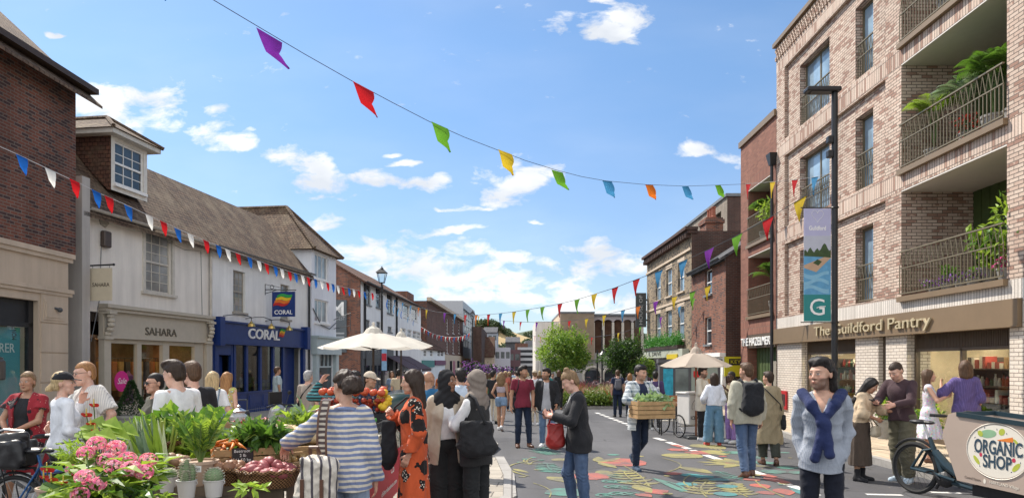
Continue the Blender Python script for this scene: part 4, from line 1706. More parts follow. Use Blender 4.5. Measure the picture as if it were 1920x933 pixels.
def shelf_unit(x0,x1,y,label,zb=shopbase,h=1.9,kinds=(1,2,3,4),n=5):
 t=thing('shop_shelf',label,'shelf',(fr.X0,fr.Y0,0),fr.rot)
 w=MB()
 for k in range(n):
  z=zb+.1+k*h/n
  w.box(x0,x1,y,y+.4,z,z+.03)
 w.box(x0-.04,x0,y,y+.42,zb,zb+h)
 w.box(x1,x1+.04,y,y+.42,zb,zb+h)
 w.box(x0,x1,y+.4,y+.42,zb,zb+h)
 w.build('frame',SHELFM[0],t)
 w=MB()
 for k in range(n):
  z=zb+.131+k*h/n
  x=x0+.03
  kd=kinds[k%len(kinds)]
  while x<x1-.14:
   ww=random.uniform(.07,.13) if kd!=1 else random.uniform(.13,.2)
   hh_=random.uniform(.12,h/n-.07)
   if kd==1:
    w.ball((x+ww/2,y+.15,z+.06),(ww/2,.15,.065),8,5,kd)
   elif kd in (3,4):
    w.lathe([(ww*.4,0),(ww*.42,hh_*.6),(ww*.2,hh_*.8),(ww*.2,hh_)],(x+ww/2,y+.15,z),8,random.choice((3,4,2)))
   else :
    w.box(x,x+ww,y+.04,y+.3,z,z+hh_,random.choice((2,2,5,3)))
   x+=ww+random.uniform(.01,.05)
 w.build('goods',SHELFM,t)
 return t
shelf_unit(wins[0][0]+.1,wins[0][0]+1.3,1.1,'shop shelf of jars and boxes behind the window with the dark blind',kinds=(3,2,4,2))
shelf_unit(wins[0][0]+1.5,wins[0][1]-.1,1.0,'shop shelf of bottles behind the window by the lamp post',kinds=(2,3,2,4))
shelf_unit(wins[1][0]+.2,wins[1][0]+2.1,1.3,'shop shelf of hanging goods behind the large window',kinds=(2,4,2,3))
shelf_unit(wins[1][0]+2.6,wins[1][1]-.05,1.6,'bakery rack filled with loaves behind the large window',kinds=(1,1,1,5),h=1.7)
bs=thing('bakery_sign','cream hanging board reading BAKERY inside the shop window','sign',(fr.X0,fr.Y0,0),fr.rot)
w=MB()
bx_,bxe=fr.x(1808),fr.x(1889)
w.box(bx_,bxe,.9,.93,1.42,1.98)
bo=w.build('board',plain('cream_board',(.72,.66,.52),.7,.04),bs)
lettering('BAKERY',.2,M_BLACK,bo,(bx_+.55,.895,1.78),width=.8,bold=.004)
lettering('FRESH & DAILY',.07,M_BLACK,bo,(bx_+.55,.895,1.58),width=.62)
mc=MB()
ym=-.05
mc.box(fr.x(1466),fr.x(1477),-.06,-.006,fr.z(1471,766),fr.z(1471,732))
mo=tag(mc.build('menu_case',plain('red_frame',(.42,.02,.025),.5),None,loc=(fr.X0,fr.Y0,0),rotz=fr.rot),'red framed notice case on the white brick pier','notice case')
mc=MB()
mc.box(fr.x(1467.5),fr.x(1475.5),-.066,-.061,fr.z(1471,760),fr.z(1471,738))
mc.build('notice',plain('notice_dark',(.05,.03,.03),.4,.5,20),mo)
# ================================================================== RIGHT: red brick apartment entrance block
hz_=fr.root('red_brick_flats','red brick flats with recessed balconies over the green boarded entrance','building')
h0,h1=fr.x(1389),-.02
q0,q1=fr.x(1403),fr.x(1450)
w=MB()
HF=[(3.43,5.75),(6.15,8.3)]
wall_face(w,h0,h1,2.75,10.2,[(q0,q1,a,b,1.5) for a,b in HF])
shell(w,h0,h1,-1,10.2,9)
w.box(h0,q0-.1,0,.5,-1,2.75)
w.build('wall',BR_HAZEL,hz_)
for a,b in ((2.755,3.33),(5.76,6.05),(8.31,8.8)):
 w=MB()
 w.box(h0,q1,-.004,.002,a,b)
 w.build('soldier_band',BR_HAZELS,hz_)
w=MB()
w.box(h0-.06,h1,-.08,.5,10.2,10.42)
w.build('coping',BRONZE,hz_)
for a,b in HF:
 balcony(hz_,q0,q1,a,b,1.5,backm=BR_HAZEL)
w=MB()
w.box(q0-.1,h1-.1,.0,.35,2.25,2.75)
ef=w.build('entrance_fascia',BRONZE_D,hz_)
lettering('THE HAZELMERE',.42,M_WHITE,ef,((fr.x(1391.5)+fr.x(1450.5))/2,-.03,fr.z(1420,640)),width=fr.x(1450.5)-fr.x(1391.5),extrude=.02,bold=.006)
w=MB()
nb_=18
L=h1-.1-q0
for k in range(nb_):
 w.box(q0+L*k/nb_+.008,q0+L*(k+1)/nb_-.008,.33-.012*(k%2),.4,-1,2.25)
w.box(q0,h1-.1,.36,.45,-1,2.25)
ed=w.build('green_entrance_wall',GREENB,hz_)
w=MB()
w.box(fr.x(1432),fr.x(1443),.27,.31,-.3,1.75)
w.build('door',plain('pale_door',(.30,.27,.22),.5),ed)
w=MB()
xx=-.12
w.tube([(xx,-.12,8.55),(xx,-.12,-.6)],.055,8)
w.add([(xx-.2,-.26,8.9),(xx+.2,-.26,8.9),(xx+.2,-.005,8.9),(xx-.2,-.005,8.9),(xx-.08,-.2,8.5),(xx+.08,-.2,8.5),(xx+.08,-.02,8.5),(xx-.08,-.02,8.5)],[(0,1,2,3),(7,6,5,4),(0,4,5,1),(1,5,6,2),(2,6,7,3),(3,7,4,0)])
tag(w.build('downpipe',M_BLACK,None,loc=(fr.X0,fr.Y0,0),rotz=fr.rot),'black rainwater pipe with hopper between the red and mixed brick flats','downpipe')
# ================================================================== RIGHT: red brick house
fo=Facade(9.0,29.2,0.0,True)
rh=fo.root('red_brick_house','narrow red brick house with slate roof between the flats and the buff brick house','building')
x0=fo.x(1297)
ze=6.25
w1=(fo.x(1322),fo.x(1335),fo.z(1328,552),fo.z(1328,505))
w2=(fo.x(1322),fo.x(1334),fo.z(1328,645),fo.z(1328,594))
w=MB()
wall_face(w,x0,0,2.1,ze,[w1,w2],.14)
w.build('wall',BR_RED,rh)
w=MB()
w.quad((0,0,-1),(0,7,-1),(0,7,ze),(0,0,ze))
w.poly([(0,0,ze),(0,7,ze),(0,3.5,ze+2.2)])
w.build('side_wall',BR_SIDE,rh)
for ww in (w1,w2):
 window(rh,*ww,rec=.14,cols=1,rows=2,sash=True,fm=M_WHITE,sm=M_LEAD)
w=MB()
gable(w,x0,0,3.5,0,ze,ze+2.2,.25,.12,ov_end=.06)
w.build('roof',SLATE,rh)
w=MB()
gutter(w,x0,0,-.2,ze-.12)
w.box(x0,0,-.05,0,ze-.25,ze-.1)
w.build('gutter',M_DARKGREY,rh)
w=MB()
w.box(x0,0,-.25,.02,1.95,2.12)
w.box(x0,0,-.12,.02,1.2,1.95)
w.box(x0,x0+.35,-.14,.02,-1,1.2)
w.box(-.35,0,-.14,.02,-1,1.2)
sfr=w.build('shopfront',M_WHITE,rh)
w=MB()
w.box(x0+.4,-.4,-.13,-.121,1.3,1.85)
w.build('fascia_board',plain('lilac_fascia',(.28,.26,.30)),sfr)
w=MB()
w.box(x0+.35,-.35,.02,.03,-1,1.2)
w.build('pane',M_GLASS,sfr)
ks=thing('hanging_sign','yellow and black shop sign reading KEY on the brick side wall','sign',(fo.X0,fo.Y0,0),fo.rot)
w=MB()
kx=P(1377,676,29).x-9.0
w.box(.05,.12,kx-.38,kx+.52,EYE+(HY-705)/F*29,EYE+(HY-668)/F*29)
kb=w.build('board',plain('key_yellow',(.55,.50,.02),.5,.1),ks)
w=MB()
w.box(.121,.126,kx-.2,kx+.34,EYE+(HY-684)/F*29,EYE+(HY-672)/F*29)
w.build('panel',M_BLACK,kb)
lettering('KEY',.22,plain('key_yellow',(.55,.50,.02),.5,.1),kb,(.131,kx+.07,EYE+(HY-678)/F*29),rotz=R(90),width=.42)
# ================================================================== RIGHT: buff brick house with planter hedge
fy_=Facade(9.0,34.75,-.025,True)
yh=fy_.root('buff_brick_house','three storey buff brick house with bracketed cornice, chimney and hedge over its shop sign','building')
x0=fy_.x(1213)
zt=8.3
ops=[]
for p in (1234,1254.5,1277):
 hw=4.6+(p-1234)*.03
 Yp=fy_.Y(p)
 ops.append((fy_.x(p-hw),fy_.x(p+hw),5.45,7.0))
 ops.append((fy_.x(p-hw),fy_.x(p+hw),2.9,4.65))
w=MB()
wall_face(w,x0,0,2.3,zt,ops,.16)
w.build('wall',BR_YELLOW,yh)
w=MB()
shell(w,x0,0,-1.5,zt,8)
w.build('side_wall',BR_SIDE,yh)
for ww in ops:
 window(yh,*ww,rec=.16,cols=1,rows=2,fm=M_WHITE,sm=STONE,gm=M_GLASSB)
w=MB()
for ww in ops:
 w.box(ww[0]-.08,ww[1]+.08,-.012,.0,ww[3],ww[3]+.22)
w.box(x0,0,-.05,0,4.92,5.05)
w.box(x0,0,-.08,0,7.35,7.47)
w.build('lintel',STONE,yh)
w=MB()
w.box(x0-.1,.1,-.34,.3,zt+.05,zt+.2)
w.box(x0-.05,.05,-.2,.3,zt-.12,zt+.05)
n=26
for k in range(n):
 x=x0+(0-x0)*(k+.3)/n
 w.box(x,x+.16,-.28,0,zt-.32,zt-.12)
w.build('cornice',BR_SIDE,yh)
w=MB()
xc=fy_.x(1276)
yc=1.2
w.box(xc-.55,xc+.55,yc,yc+.9,zt,9.3)
w.box(xc-.62,xc+.62,yc-.07,yc+.97,9.0,9.2)
cs=w.build('chimney',BR_RED,yh)
for k in (-.38,0,.38):
 w=MB()
 w.lathe([(.12,0),(.14,.06),(.11,.1),(.10,.5),(.13,.52),(.13,.58),(.09,.58)],(xc+k,yc+.45,9.3),10)
 w.build('chimney_pot',plain('terracotta',(.28,.09,.05),.8),cs)
w=MB()
w.box(fy_.x(1214),fy_.x(1292),-.35,0,1.98,2.42)
sg=w.build('shop_fascia',plain('sage_fascia',(.42,.44,.36),.6),yh)
lettering('IL DRIVE',.34,M_BLACK,sg,((fy_.x(1227)+fy_.x(1251))/2,-.36,2.2),width=fy_.x(1251)-fy_.x(1227))
w=MB()
w.box(fy_.x(1264),fy_.x(1284),-.42,-.36,1.85,2.15)
w.build('yellow_sign',plain('sign_yellow',(.6,.45,.02)),sg)
for p in (1216,1240,1262,1288):
 w=MB()
 w.box(fy_.x(p)-.15,fy_.x(p)+.15,-.1,.05,-1.4,1.98)
 w.build('pilaster',plain('plum_paint',(.10,.085,.12),.6),yh)
w=MB()
w.box(x0+.1,0,.1,.2,-1.4,1.98)
w.build('shop_window',M_GLASS,yh)
bs=thing('blade_sign','tall dark sign with pale vertical lettering at the corner of the buff brick house','sign',(fy_.X0,fy_.Y0,0),fy_.rot)
w=MB()
q=x0+.1
w.box(q-.06,q+.06,-.75,-.08,4.0,6.2)
w.box(q-.03,q+.03,-.08,.0,4.4,4.5)
w.box(q-.03,q+.03,-.08,.0,5.7,5.8)
bo=w.build('board',M_DARKGREY,bs)
lettering('HOUSE OF',.3,plain('pale_grey',(.5,.5,.5)),bo,(q+.066,-.42,5.1),rotz=R(90),width=1.9,tilt=R(90))
nb=thing('new_flats','pale brick block of new flats rising behind the buff brick house','building',(14.9,48,0),R(-90))
w=MB()
L=17
ops=[(-L+.8+k*3.3,-L+2.4+k*3.3,z,z+1.9) for k in range(5) for z in (7.6,10.6)]
wall_face(w,-L,0,0,13.2,ops,.5)
w.build('wall',brick('grey_buff_brick',(.36,.30,.24),(.28,.23,.18),(.2,.17,.14)),nb)
w=MB()
shell(w,-L,0,0,13.2,9)
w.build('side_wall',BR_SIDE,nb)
w=MB()
for o in ops:
 w.box(o[0],o[1],.45,.5,o[2],o[3])
w.build('window',M_GLASS,nb)
w=MB()
w.box(-L-.1,.1,-.12,9,13.2,13.4)
w.build('coping',M_LEAD,nb)
# ================================================================== CENTRE: timber clad department store
YC=70.0
cb=thing('department_store','large store with vertical timber cladding and row of tall arched windows','building',(P(1050,600,YC).x,YC,0),0)
def cx_(px):
 return (px-1050)/F*YC
def czz(py):
 return EYE+(HY-py)/F*YC
w=MB()
x1=cx_(1114)
zt,zb=czz(587),czz(673)
w.box(0,x1,0,14,zb,zt)
n=34
for k in range(n):
 a=x1*k/n
 w.box(a+.02,a+x1/n*.62,-.16,-.001,zb,zt)
w.build('timber_cladding',plain('weathered_larch',(.52,.40,.29),.8,.25,1.5),cb)
w=MB()
w.box(-.05,x1+.05,-.2,14,zt,zt+.16)
w.box(x1+.06,cx_(1206),.3,14,czz(591),czz(587.5))
w.build('parapet',M_LEAD,cb)
xa,xb=x1,cx_(1206)
za,zbot=czz(598),czz(661)
na=5
aw=(xb-xa)/na
pts_mat=plain('mauve_grey_render',(.46,.41,.41),.8)
w=MB()
for k in range(na):
 c=xa+aw*(k+.5)
 r_=aw/2*.93
 arc=[(c-r_*math.cos(math.pi*i/10),.5,za-r_*.8+r_*.8*math.sin(math.pi*i/10)) for i in range(11)]
 w.prism([(c-aw/2,.5,czz(590))]+[(c-aw/2,.5,za-r_*.8)]+arc+[(c+aw/2,.5,za-r_*.8),(c+aw/2,.5,czz(590))],(0,.5,0))
w.build('arched_wall',pts_mat,cb)
w=MB()
for k in range(na+1):
 c=xa+aw*k
 w.box(c-.12,c+.12,.42,.7,zbot,za-.3)
w.build('mullion',M_CREAM,cb)
w=MB()
w.box(xa,xb,1.0,1.05,zbot,za)
w.build('window',glass_dark('brown_reflecting_glass',(.10,.055,.035),.06),cb)
w=MB()
w.box(xa-.5,xb+3,.3,1.5,czz(673),zbot)
w.box(-2,xb+3,.6,14,-3,czz(674))
w.build('lower_wall',plain('pale_stone_band',(.42,.40,.37),.8),cb)
w=MB()
for c0 in (1112,1149):
 c=cx_(c0)
 w.ring((c,.5,czz(704)),(0,1,0),17/F*YC,.14,20,6,None,-math.pi/2,math.pi/2)
 for s in (-1,1):
  w.tube([(c+s*17/F*YC,.5,czz(704)),(c+s*17/F*YC,.5,-2)],.14,6)
w.build('arch_ring',M_CREAM,cb)
w=MB()
for c0 in (1112,1149):
 c=cx_(c0)
 w.box(c-.75,c+.75,.57,.59,-2,czz(693))
w.build('entrance_glass',M_GLASS,cb)
w=MB()
w.box(-2.4,cx_(1050),2,12,-3,czz(600))
w.build('side_wing',RW_WARM,cb)
# ================================================================== hills
def hill(name,px0,px1,prof,Y,depth,mat):
 mb=MB()
 n,m=40,10
 vs,fs=[],[]
 for i in range(n+1):
  px=px0+(px1-px0)*i/n
  py=np.interp(px,[p[0] for p in prof],[p[1] for p in prof])
  zt_=EYE+(HY-py)/F*Y
  for j in range(m+1):
   t=j/m
   y=Y-depth+2*depth*t
   h=math.sin(math.pi*t)**.8 if 0<t<1 else 0
   x=(px-CX)/F*Y
   vs.append((x,y,-28+(zt_+28)*h))
 for i in range(n):
  for j in range(m):
   a=i*(m+1)+j
   fs.append((a,a+m+1,a+m+2,a+1))
 mb.add(vs,fs)
 return structure(mb.build(name,mat,smooth=True))
FIELD=plain('stubble_field',(.40,.29,.14),.9,.2,.02)
DARKG=plain('wooded_hill',(.045,.065,.025),.9,.4,.05)
hill('hill',780,1010,[(780,612),(880,606),(905,603),(930,612),(960,622),(1010,640)],900,320,FIELD)
hill('hill',900,1300,[(900,640),(960,626),(1000,618),(1050,617),(1100,622),(1300,628)],1300,400,DARKG)
hill('hill',200,900,[(200,640),(600,622),(800,610),(900,612)],1500,400,DARKG)
# ================================================================== people
def skinmat():
 t=NT('skin')
 a=t.n('ShaderNodeVertexColor',layer_name='tone')
 n1=t.noise(t.coord('Object'),35,3)
 c=t.mix(1.0,a.outputs[0],t.ramp(n1,[(.3,(.9,)*3),(.7,(1.08,)*3)]),'MULTIPLY')
 t.base(c,.48,0,.4)
 t.b.inputs['Subsurface Weight'].default_value=.12
 t.b.inputs['Subsurface Radius'].default_value=(.02,.008,.004)
 return t.m
SKIN=skinmat()
def hairmat(name,c):
 t=NT(name)
 s=t.coord('Object',scale=(90,90,9))
 f=t.noise(s,1.0,4,.7)
 t.base(t.ramp(f,[(.3,dark(c,.5)),(.7,tuple(x*1.5 for x in c))]),.58,0,.3)
 t.bump(f,.5,.006)
 return t.m
HAIR={'black':hairmat('black_hair',(.016,.013,.012)),'dark':hairmat('dark_brown_hair',(.035,.021,.014)),'brown':hairmat('brown_hair',(.085,.047,.026)),'light':hairmat('light_brown_hair',(.20,.125,.065)),'blond':hairmat('blond_hair',(.44,.32,.17)),'grey':hairmat('grey_hair',(.32,.31,.30)),'ginger':hairmat('ginger_blond_hair',(.30,.15,.06))}
TONE={'fair':(.60,.36,.27),'light':(.52,.30,.21),'tan':(.40,.22,.14),'brown':(.24,.125,.075),'dark':(.085,.042,.026)}
def cloth(name,c,kind='weave',c2=None,rough=.85,freq=1.0):
 key=('cloth',name,c,kind,c2,freq)
 if key in MATS:
  return MATS[key]
 t=NT(name)
 co=t.coord('Object')
 wv=t.noise(co,160,2)
 fold=t.noise(t.coord('Object',scale=(1,1,.45)),13,5,.62,dist=.8)
 col=c
 if kind=='stripe_h':
  s=t.n('ShaderNodeSeparateXYZ')
  t.set(s.inputs[0],co)
  wob=t.noise(co,7,2)
  f=t.math('FRACT',t.math('MULTIPLY',t.math('ADD',s.outputs[2],t.math('MULTIPLY',wob,.022)),freq))
  col=t.mix(t.ramp(f,[(.40,(0,0,0)),(.46,(1,1,1)),(.94,(1,1,1)),(1.0,(0,0,0))]),c,c2)
 elif kind=='stripe_v':
  s=t.n('ShaderNodeSeparateXYZ')
  t.set(s.inputs[0],co)
  f=t.math('FRACT',t.math('MULTIPLY',t.math('ADD',s.outputs[0],t.math('MULTIPLY',s.outputs[1],.6)),freq))
  col=t.mix(t.math('GREATER_THAN',f,.72),c,c2)
 elif kind=='plaid':
  s=t.n('ShaderNodeSeparateXYZ')
  t.set(s.inputs[0],co)
  fx=t.math('FRACT',t.math('MULTIPLY',t.math('ADD',s.outputs[0],t.math('MULTIPLY',s.outputs[1],.5)),freq))
  fz=t.math('FRACT',t.math('MULTIPLY',s.outputs[2],freq))
  a=t.math('ADD',t.math('GREATER_THAN',fx,.74),t.math('GREATER_THAN',fz,.74))
  b=t.math('ADD',t.math('LESS_THAN',t.math('ABSOLUTE',t.math('SUBTRACT',fx,.3)),.05),t.math('LESS_THAN',t.math('ABSOLUTE',t.math('SUBTRACT',fz,.3)),.05))
  col=t.mix(t.math('MULTIPLY',a,.5,True),c,c2)
  col=t.mix(t.math('MULTIPLY',b,.35,True),col,dark(c2,.6))
 elif kind=='floral':
  v=t.n('ShaderNodeTexVoronoi',{'Vector':co,'Scale':freq*1.0})
  dist=t.noise(co,freq*4,2)
  f=t.math('ADD',v.outputs['Distance'],t.math('MULTIPLY',dist,.35))
  blot=t.math('LESS_THAN',f,.53)
  col=t.mix(blot,c,c2)
  v2=t.n('ShaderNodeTexVoronoi',{'Vector':co,'Scale':freq*9.0})
  dots=t.math('LESS_THAN',v2.outputs['Distance'],.30)
  half=t.n('ShaderNodeSeparateXYZ')
  t.set(half.inputs[0],v.outputs['Color'])
  sel=t.math('MULTIPLY',t.math('MULTIPLY',dots,blot),t.math('GREATER_THAN',half.outputs[0],.62))
  col=t.mix(sel,col,(.75,.66,.55))
  v3_=t.n('ShaderNodeTexVoronoi',{'Vector':co,'Scale':freq*3.1})
  pet=t.math('MULTIPLY',t.math('LESS_THAN',v3_.outputs['Distance'],.14),t.math('SUBTRACT',1.0,blot))
  col=t.mix(pet,col,(.72,.42,.34))
 elif kind=='print':
  v=t.n('ShaderNodeTexVoronoi',{'Vector':co,'Scale':freq*10})
  col=t.mix(t.math('LESS_THAN',v.outputs['Distance'],.42),c,v.outputs['Color'])
  col=t.mix(.45,col,c2)
 elif kind=='denim':
  wear=t.noise(t.coord('Object',scale=(2.5,2.5,.8)),2.2,5,.65)
  col=t.mix(t.ramp(wear,[(.42,(0,0,0)),(.72,(1,1,1))]),c,c2 or tuple(min(1,x*2.1) for x in c))
  rough=.9
 col=t.mix(1.0,col,t.ramp(fold,[(.3,(.84,)*3),(.7,(1.08,)*3)]),'MULTIPLY')
 t.base(col,rough,0,.2)
 t.b.inputs['Sheen Weight'].default_value=.08
 t.bump(t.math('ADD',t.math('MULTIPLY',wv,.25),fold),.6,.02)
 MATS[key]=t.m
 return t.m
LEATHER=plain('black_leather',(.02,.019,.02),.4,.2,20,.15,40)
def rotm(yaw=0,pitch=0,roll=0):
 cy,sy=math.cos(R(yaw)),math.sin(R(yaw))
 cp,sp=math.cos(R(pitch)),math.sin(R(pitch))
 cr_,sr=math.cos(R(roll)),math.sin(R(roll))
 Rz=np.array([[cy,-sy,0],[sy,cy,0],[0,0,1]])
 Rx=np.array([[1,0,0],[0,cp,-sp],[0,sp,cp]])
 Ry=np.array([[cr_,0,sr],[0,1,0],[-sr,0,cr_]])
 return Rz@Ry@Rx
def unit(v):
 v=np.array(v,float)
 return v/(np.linalg.norm(v)+1e-9)
class Person:
 def __init__(s,px,Y,H=1.75,face=0,sex='m',build=1.0,skin='fair',hair=('short','dark'),head=(0,0,0),torso=(0,0,0),armL=None,armR=None,legL=None,legR=None,foot=(8,-8),label='',cell=None,beard=0.0,group=None,dz=0.0,X=None,seat=None,handL=None,handR=None,bald=False):
  s.H,s.k=H,H/1.75
  s.sex,s.skin,s.hairspec=sex,TONE[skin],hair
  s.cell=cell or (.0065 if Y<6.5 else .0078 if Y<9 else .010 if Y<13 else .013 if Y<18 else .02)
  s.beard=beard
  X=(px-CX)/F*Y if X is None else X
  s.X,s.Y=X,Y
  s.root=thing('person',label,'person',(X,Y,gz(Y)+dz),R(face),group)
  b=build
  fem=sex=='f'
  s.fem=fem
  s.b=b
  k=s.k
  hw=(.086 if fem else .088)
  s.hipJ={1:v3(hw,0,.0),-1:v3(-hw,0,0)}
  tl,sl_=.43,.42
  legL=legL or ((.02,0,-1),(.01,.02,-1))
  legR=legR or ((-.02,0,-1),(-.01,.02,-1))
  J={}
  for sd,lg in ((1,legL),(-1,legR)):
   kn=s.hipJ[sd]+unit(lg[0])*tl
   an=kn+unit(lg[1])*sl_
   J[sd]=[s.hipJ[sd],kn,an]
  low=min(J[1][2][2],J[-1][2][2])
  pz=(-low+.075) if seat is None else seat/k
  pel=v3(0,0,pz)
  s.pel=pel
  for sd in (1,-1):
   J[sd]=[q+pel for q in J[sd]]
  s.J=J
  s.foot={1:foot[0],-1:foot[1]}
  s.lift={1:legL[2] if len(legL)>2 else None,-1:legR[2] if len(legR)>2 else None}
  s.RT=rotm(*torso)
  s.tor= lambda x,y,z:pel+v3(0,0,.02)+s.RT@v3(x,y,z)
  sw=(.150 if fem else .178)*(1+(b-1)*.5)
  zsh=.455 if fem else .466
  s.shJ={1:s.tor(sw,.012,zsh),-1:s.tor(-sw,.012,zsh)}
  s.neck0=s.tor(0,.015,.49)
  s.RH=rotm(*head)
  s.headC=s.neck0+s.RT@v3(0,-.012,.07)+s.RH@v3(0,-.012,.120)
  s.A={}
  for sd,ar,hd in ((1,armL,handL),(-1,armR,handR)):
   S=s.shJ[sd]
   ua,fa=.285,.25
   if ar is None:
    ar=('p',(sd*.05,-.03,-.53))
   if ar[0]=='p':
    T=S+v3(*ar[1])
   elif ar[0]=='w':
    q=Matrix.Rotation(-R(face),3,'Z')@(Vector(ar[1])-Vector((X,Y,gz(Y)+dz)))
    T=v3(*q)/k
   else :
    T=v3(*ar[1])
   pole=unit(ar[2] if len(ar)>2 else (sd*.5,.8,-.4))
   d=T-S
   L=np.linalg.norm(d)
   if L>ua+fa-.004:
    d=d/L*(ua+fa-.004)
    T=S+d
    L=ua+fa-.004
   a=(ua*ua-fa*fa+L*L)/(2*L)
   h_=math.sqrt(max(ua*ua-a*a,0))
   u=d/L
   pp=unit(pole-u*(pole@u))
   E=S+u*a+pp*h_
   s.A[sd]=[S,E,T,hd or {}]
  s.parts={}
 def torso_prims(s,g=0.0,loose=0.0):
  b,fem=s.b,s.fem
  t=s.tor
  Rm=s.RT
  P_=[Ell(s.pel+v3(0,.008,-.005),(np.array((.162 if fem else .155,.112,.115))*v3(b,b,1)+g+loose*.3)),Ell(t(0,.002,.13),np.array((.122 if fem else .138,.092 if fem else .10,.15))*v3(b,b*b,1)+g+loose,Rm),Ell(t(0,.0,.31),np.array((.140 if fem else .160,.100 if fem else .112,.17))*v3(b,b,1)+g+loose*.7,Rm),Cap(t(-(s.shx()),.014,.452),t(s.shx(),.014,.452),.058+g*.8)]
  if fem:
   for sx in (-1,1):
    P_.append(Ell(t(sx*.062,-.078,.315),np.array((.058,.050,.062))+g*.7+loose*.4,Rm))
  else :
   P_.append(Ell(t(0,-.05,.37),np.array((.135,.065,.09))*b+g*.8,Rm))
  P_.append(Cap(t(0,.02,.44),t(0,.015,.505),.078+g*.4,.050+g*.4))
  for sx in (-1,1):
   P_.append(Cap(t(sx*.04,.022,.495),t(sx*s.shx(),.016,.462),.040+g*.5,.040+g*.5))
  return P_
 def shx(s):
  return (.125 if s.fem else .150)*(1+(s.b-1)*.5)
 def arm_prims(s,sd,g=0.0,upto=1.0,loose=0.0):
  S,E,T,_=s.A[sd]
  f=.86 if s.fem else 1.0
  f*=.6+.4*s.b
  out=[]
  if upto<=1.0:
   q=S+(E-S)*upto
   out.append(Cap(S,q,.054*f+g,(.054-.013*upto)*f+g+loose))
  else :
   q=E+(T-E)*(upto-1)
   out.append(Cap(S,E,.054*f+g,.041*f+g+loose))
   out.append(Cap(E,q,.042*f+g+loose,(.042-.014*(upto-1))*f+g+loose))
  return out
 def leg_prims(s,sd,g=0.0,ank=None,knee=None,upto=2.0):
  h,k,a=s.J[sd]
  f=s.b*.5+.5
  ra,rk,rc_,rn=(.088 if s.fem else .085)*f,.055*f,.056*f,.036
  out=[]
  kk=(rk if knee is None else knee)
  if upto<=1:
   q=h+(k-h)*upto
   return [Cap(h,q,ra+g,(ra+(kk-ra)*upto)+g)]
  out.append(Cap(h,k,ra+g,kk+g))
  if ank is None:
   m=k+(a-k)*.3+v3(0,.012,0)
   out.append(Cap(k,m,kk+g,rc_+g))
   out.append(Cap(m,a,rc_+g,rn+g))
  else :
   e=k+(a-k)*(upto-1)
   out.append(Cap(k,e,kk+g,ank))
  return out
 def foot_prims(s,sd,g=0.0):
  a=s.J[sd][2]
  yaw=s.foot[sd]
  pitch=s.lift[sd] or 0
  Rm=rotm(yaw,pitch,0)
  f= lambda x,y,z:a+Rm@v3(x,y,z)
  return [Cap(f(0,.035,-.042),f(0,-.06,-.045),.034+g,.036+g),Cap(f(0,-.06,-.046),f(sd*.012,-.155,-.052),.038+g,.028+g),Cap(f(0,.02,-.01),f(0,-.03,-.03),.036+g,.034+g)],f,Rm
 def hand_prims(s,sd):
  S,E,T,o=s.A[sd]
  d=unit(T-E) if 'd' not in o else unit(o['d'])
  pn=unit(o.get('n',(-sd,.2,0)))
  pn=unit(pn-d*(pn@d))
  th=np.cross(d,pn)*1.0
  th=unit(th)*(1 if (th@v3(0,-1,.3))>=0 else -1) if 't' not in o else unit(np.array(o['t'],float)-d*(d@np.array(o['t'],float)))
  curl=o.get('curl',.35)
  f=.93 if s.fem else 1.0
  rmin=s.cell*.62
  P1=[Cap(T,T+d*.03*f,.026*f,.028*f,pn,.75)]
  for i in range(4):
   P1.append(Cap(T+d*.015+th*(.018-.012*i)*f,T+d*.082*f+th*(.029-.0195*i)*f,max(.014*f,rmin),max(.0125*f,rmin)))
  fing=[]
  for i,L in enumerate((.072,.080,.074,.058)):
   b0=T+d*.084*f+th*(.030-.020*i)*f
   ang=curl*(1.0+.12*i)
   p=b0
   dd=d
   r=.0092
   for j,fr_ in enumerate((.45,.32,.23)):
    ca,sa=math.cos(ang*.8),math.sin(ang*.8)
    dd=unit(dd*ca+pn*sa)
    q=p+dd*L*fr_*f
    fing.append(Cap(p,q,max(r*f,rmin),max((r-.001)*f,rmin)))
    p,r=q,r-.0008
  tb=T+d*.022+th*.026*f
  t1=tb+unit(th*.75+d*.6+pn*.35)*.042*f
  t2=t1+unit(d*.9+th*.25+pn*(.3+curl*.4))*.034*f
  fing2=[Cap(T+d*.01+th*.01,tb,.018*f,.015*f),Cap(tb,t1,max(.0135*f,rmin),max(.011*f,rmin)),Cap(t1,t2,max(.011*f,rmin),max(.0088*f,rmin))]
  return P1+fing2,fing
 def hp(s,x,y,z):
  return s.headC+s.RH@(v3(x,y,z)*s.hs())
 def hs(s):
  return 1.0 if s.fem else 1.05
 def head_grp(s):
  h,Rm,q=s.hp,s.RH,s.hs()
  E_= lambda c,r:Ell(h(*c),np.array(r)*q,Rm)
  C_= lambda a,b,ra,rb=None:Cap(h(*a),h(*b),ra*q,(ra if rb is None else rb)*q)
  fem=s.fem
  skull=[E_((0,.015,.032),(.074,.094,.086)),E_((0,-.028,-.035),(.058 if not fem else .055,.060,.080)),C_((-.030,-.045,-.075),(.030,-.045,-.075),.030 if not fem else .026),E_((0,-.068,-.098),(.022,.020,.019)),E_((.037,-.052,-.024),(.026,.028,.026)),E_((-.037,-.052,-.024),(.026,.028,.026))]
  brow=[C_((-.034,-.071,.027),(.034,-.071,.027),.014 if not fem else .012)]
  nose=[C_((0,-.084,.016),(0,-.105,-.022),.0085,.0125),E_((.011,-.094,-.026),(.009,.010,.008)),E_((-.011,-.094,-.026),(.009,.010,.008))]
  lips=[E_((0,-.089,-.054),(.021,.0105,.0062)),E_((0,-.088,-.064),(.019,.011,.0072))]
  sock=[E_((.031,-.100,.006),(.020,.019,.013)),E_((-.031,-.100,.006),(.020,.019,.013))]
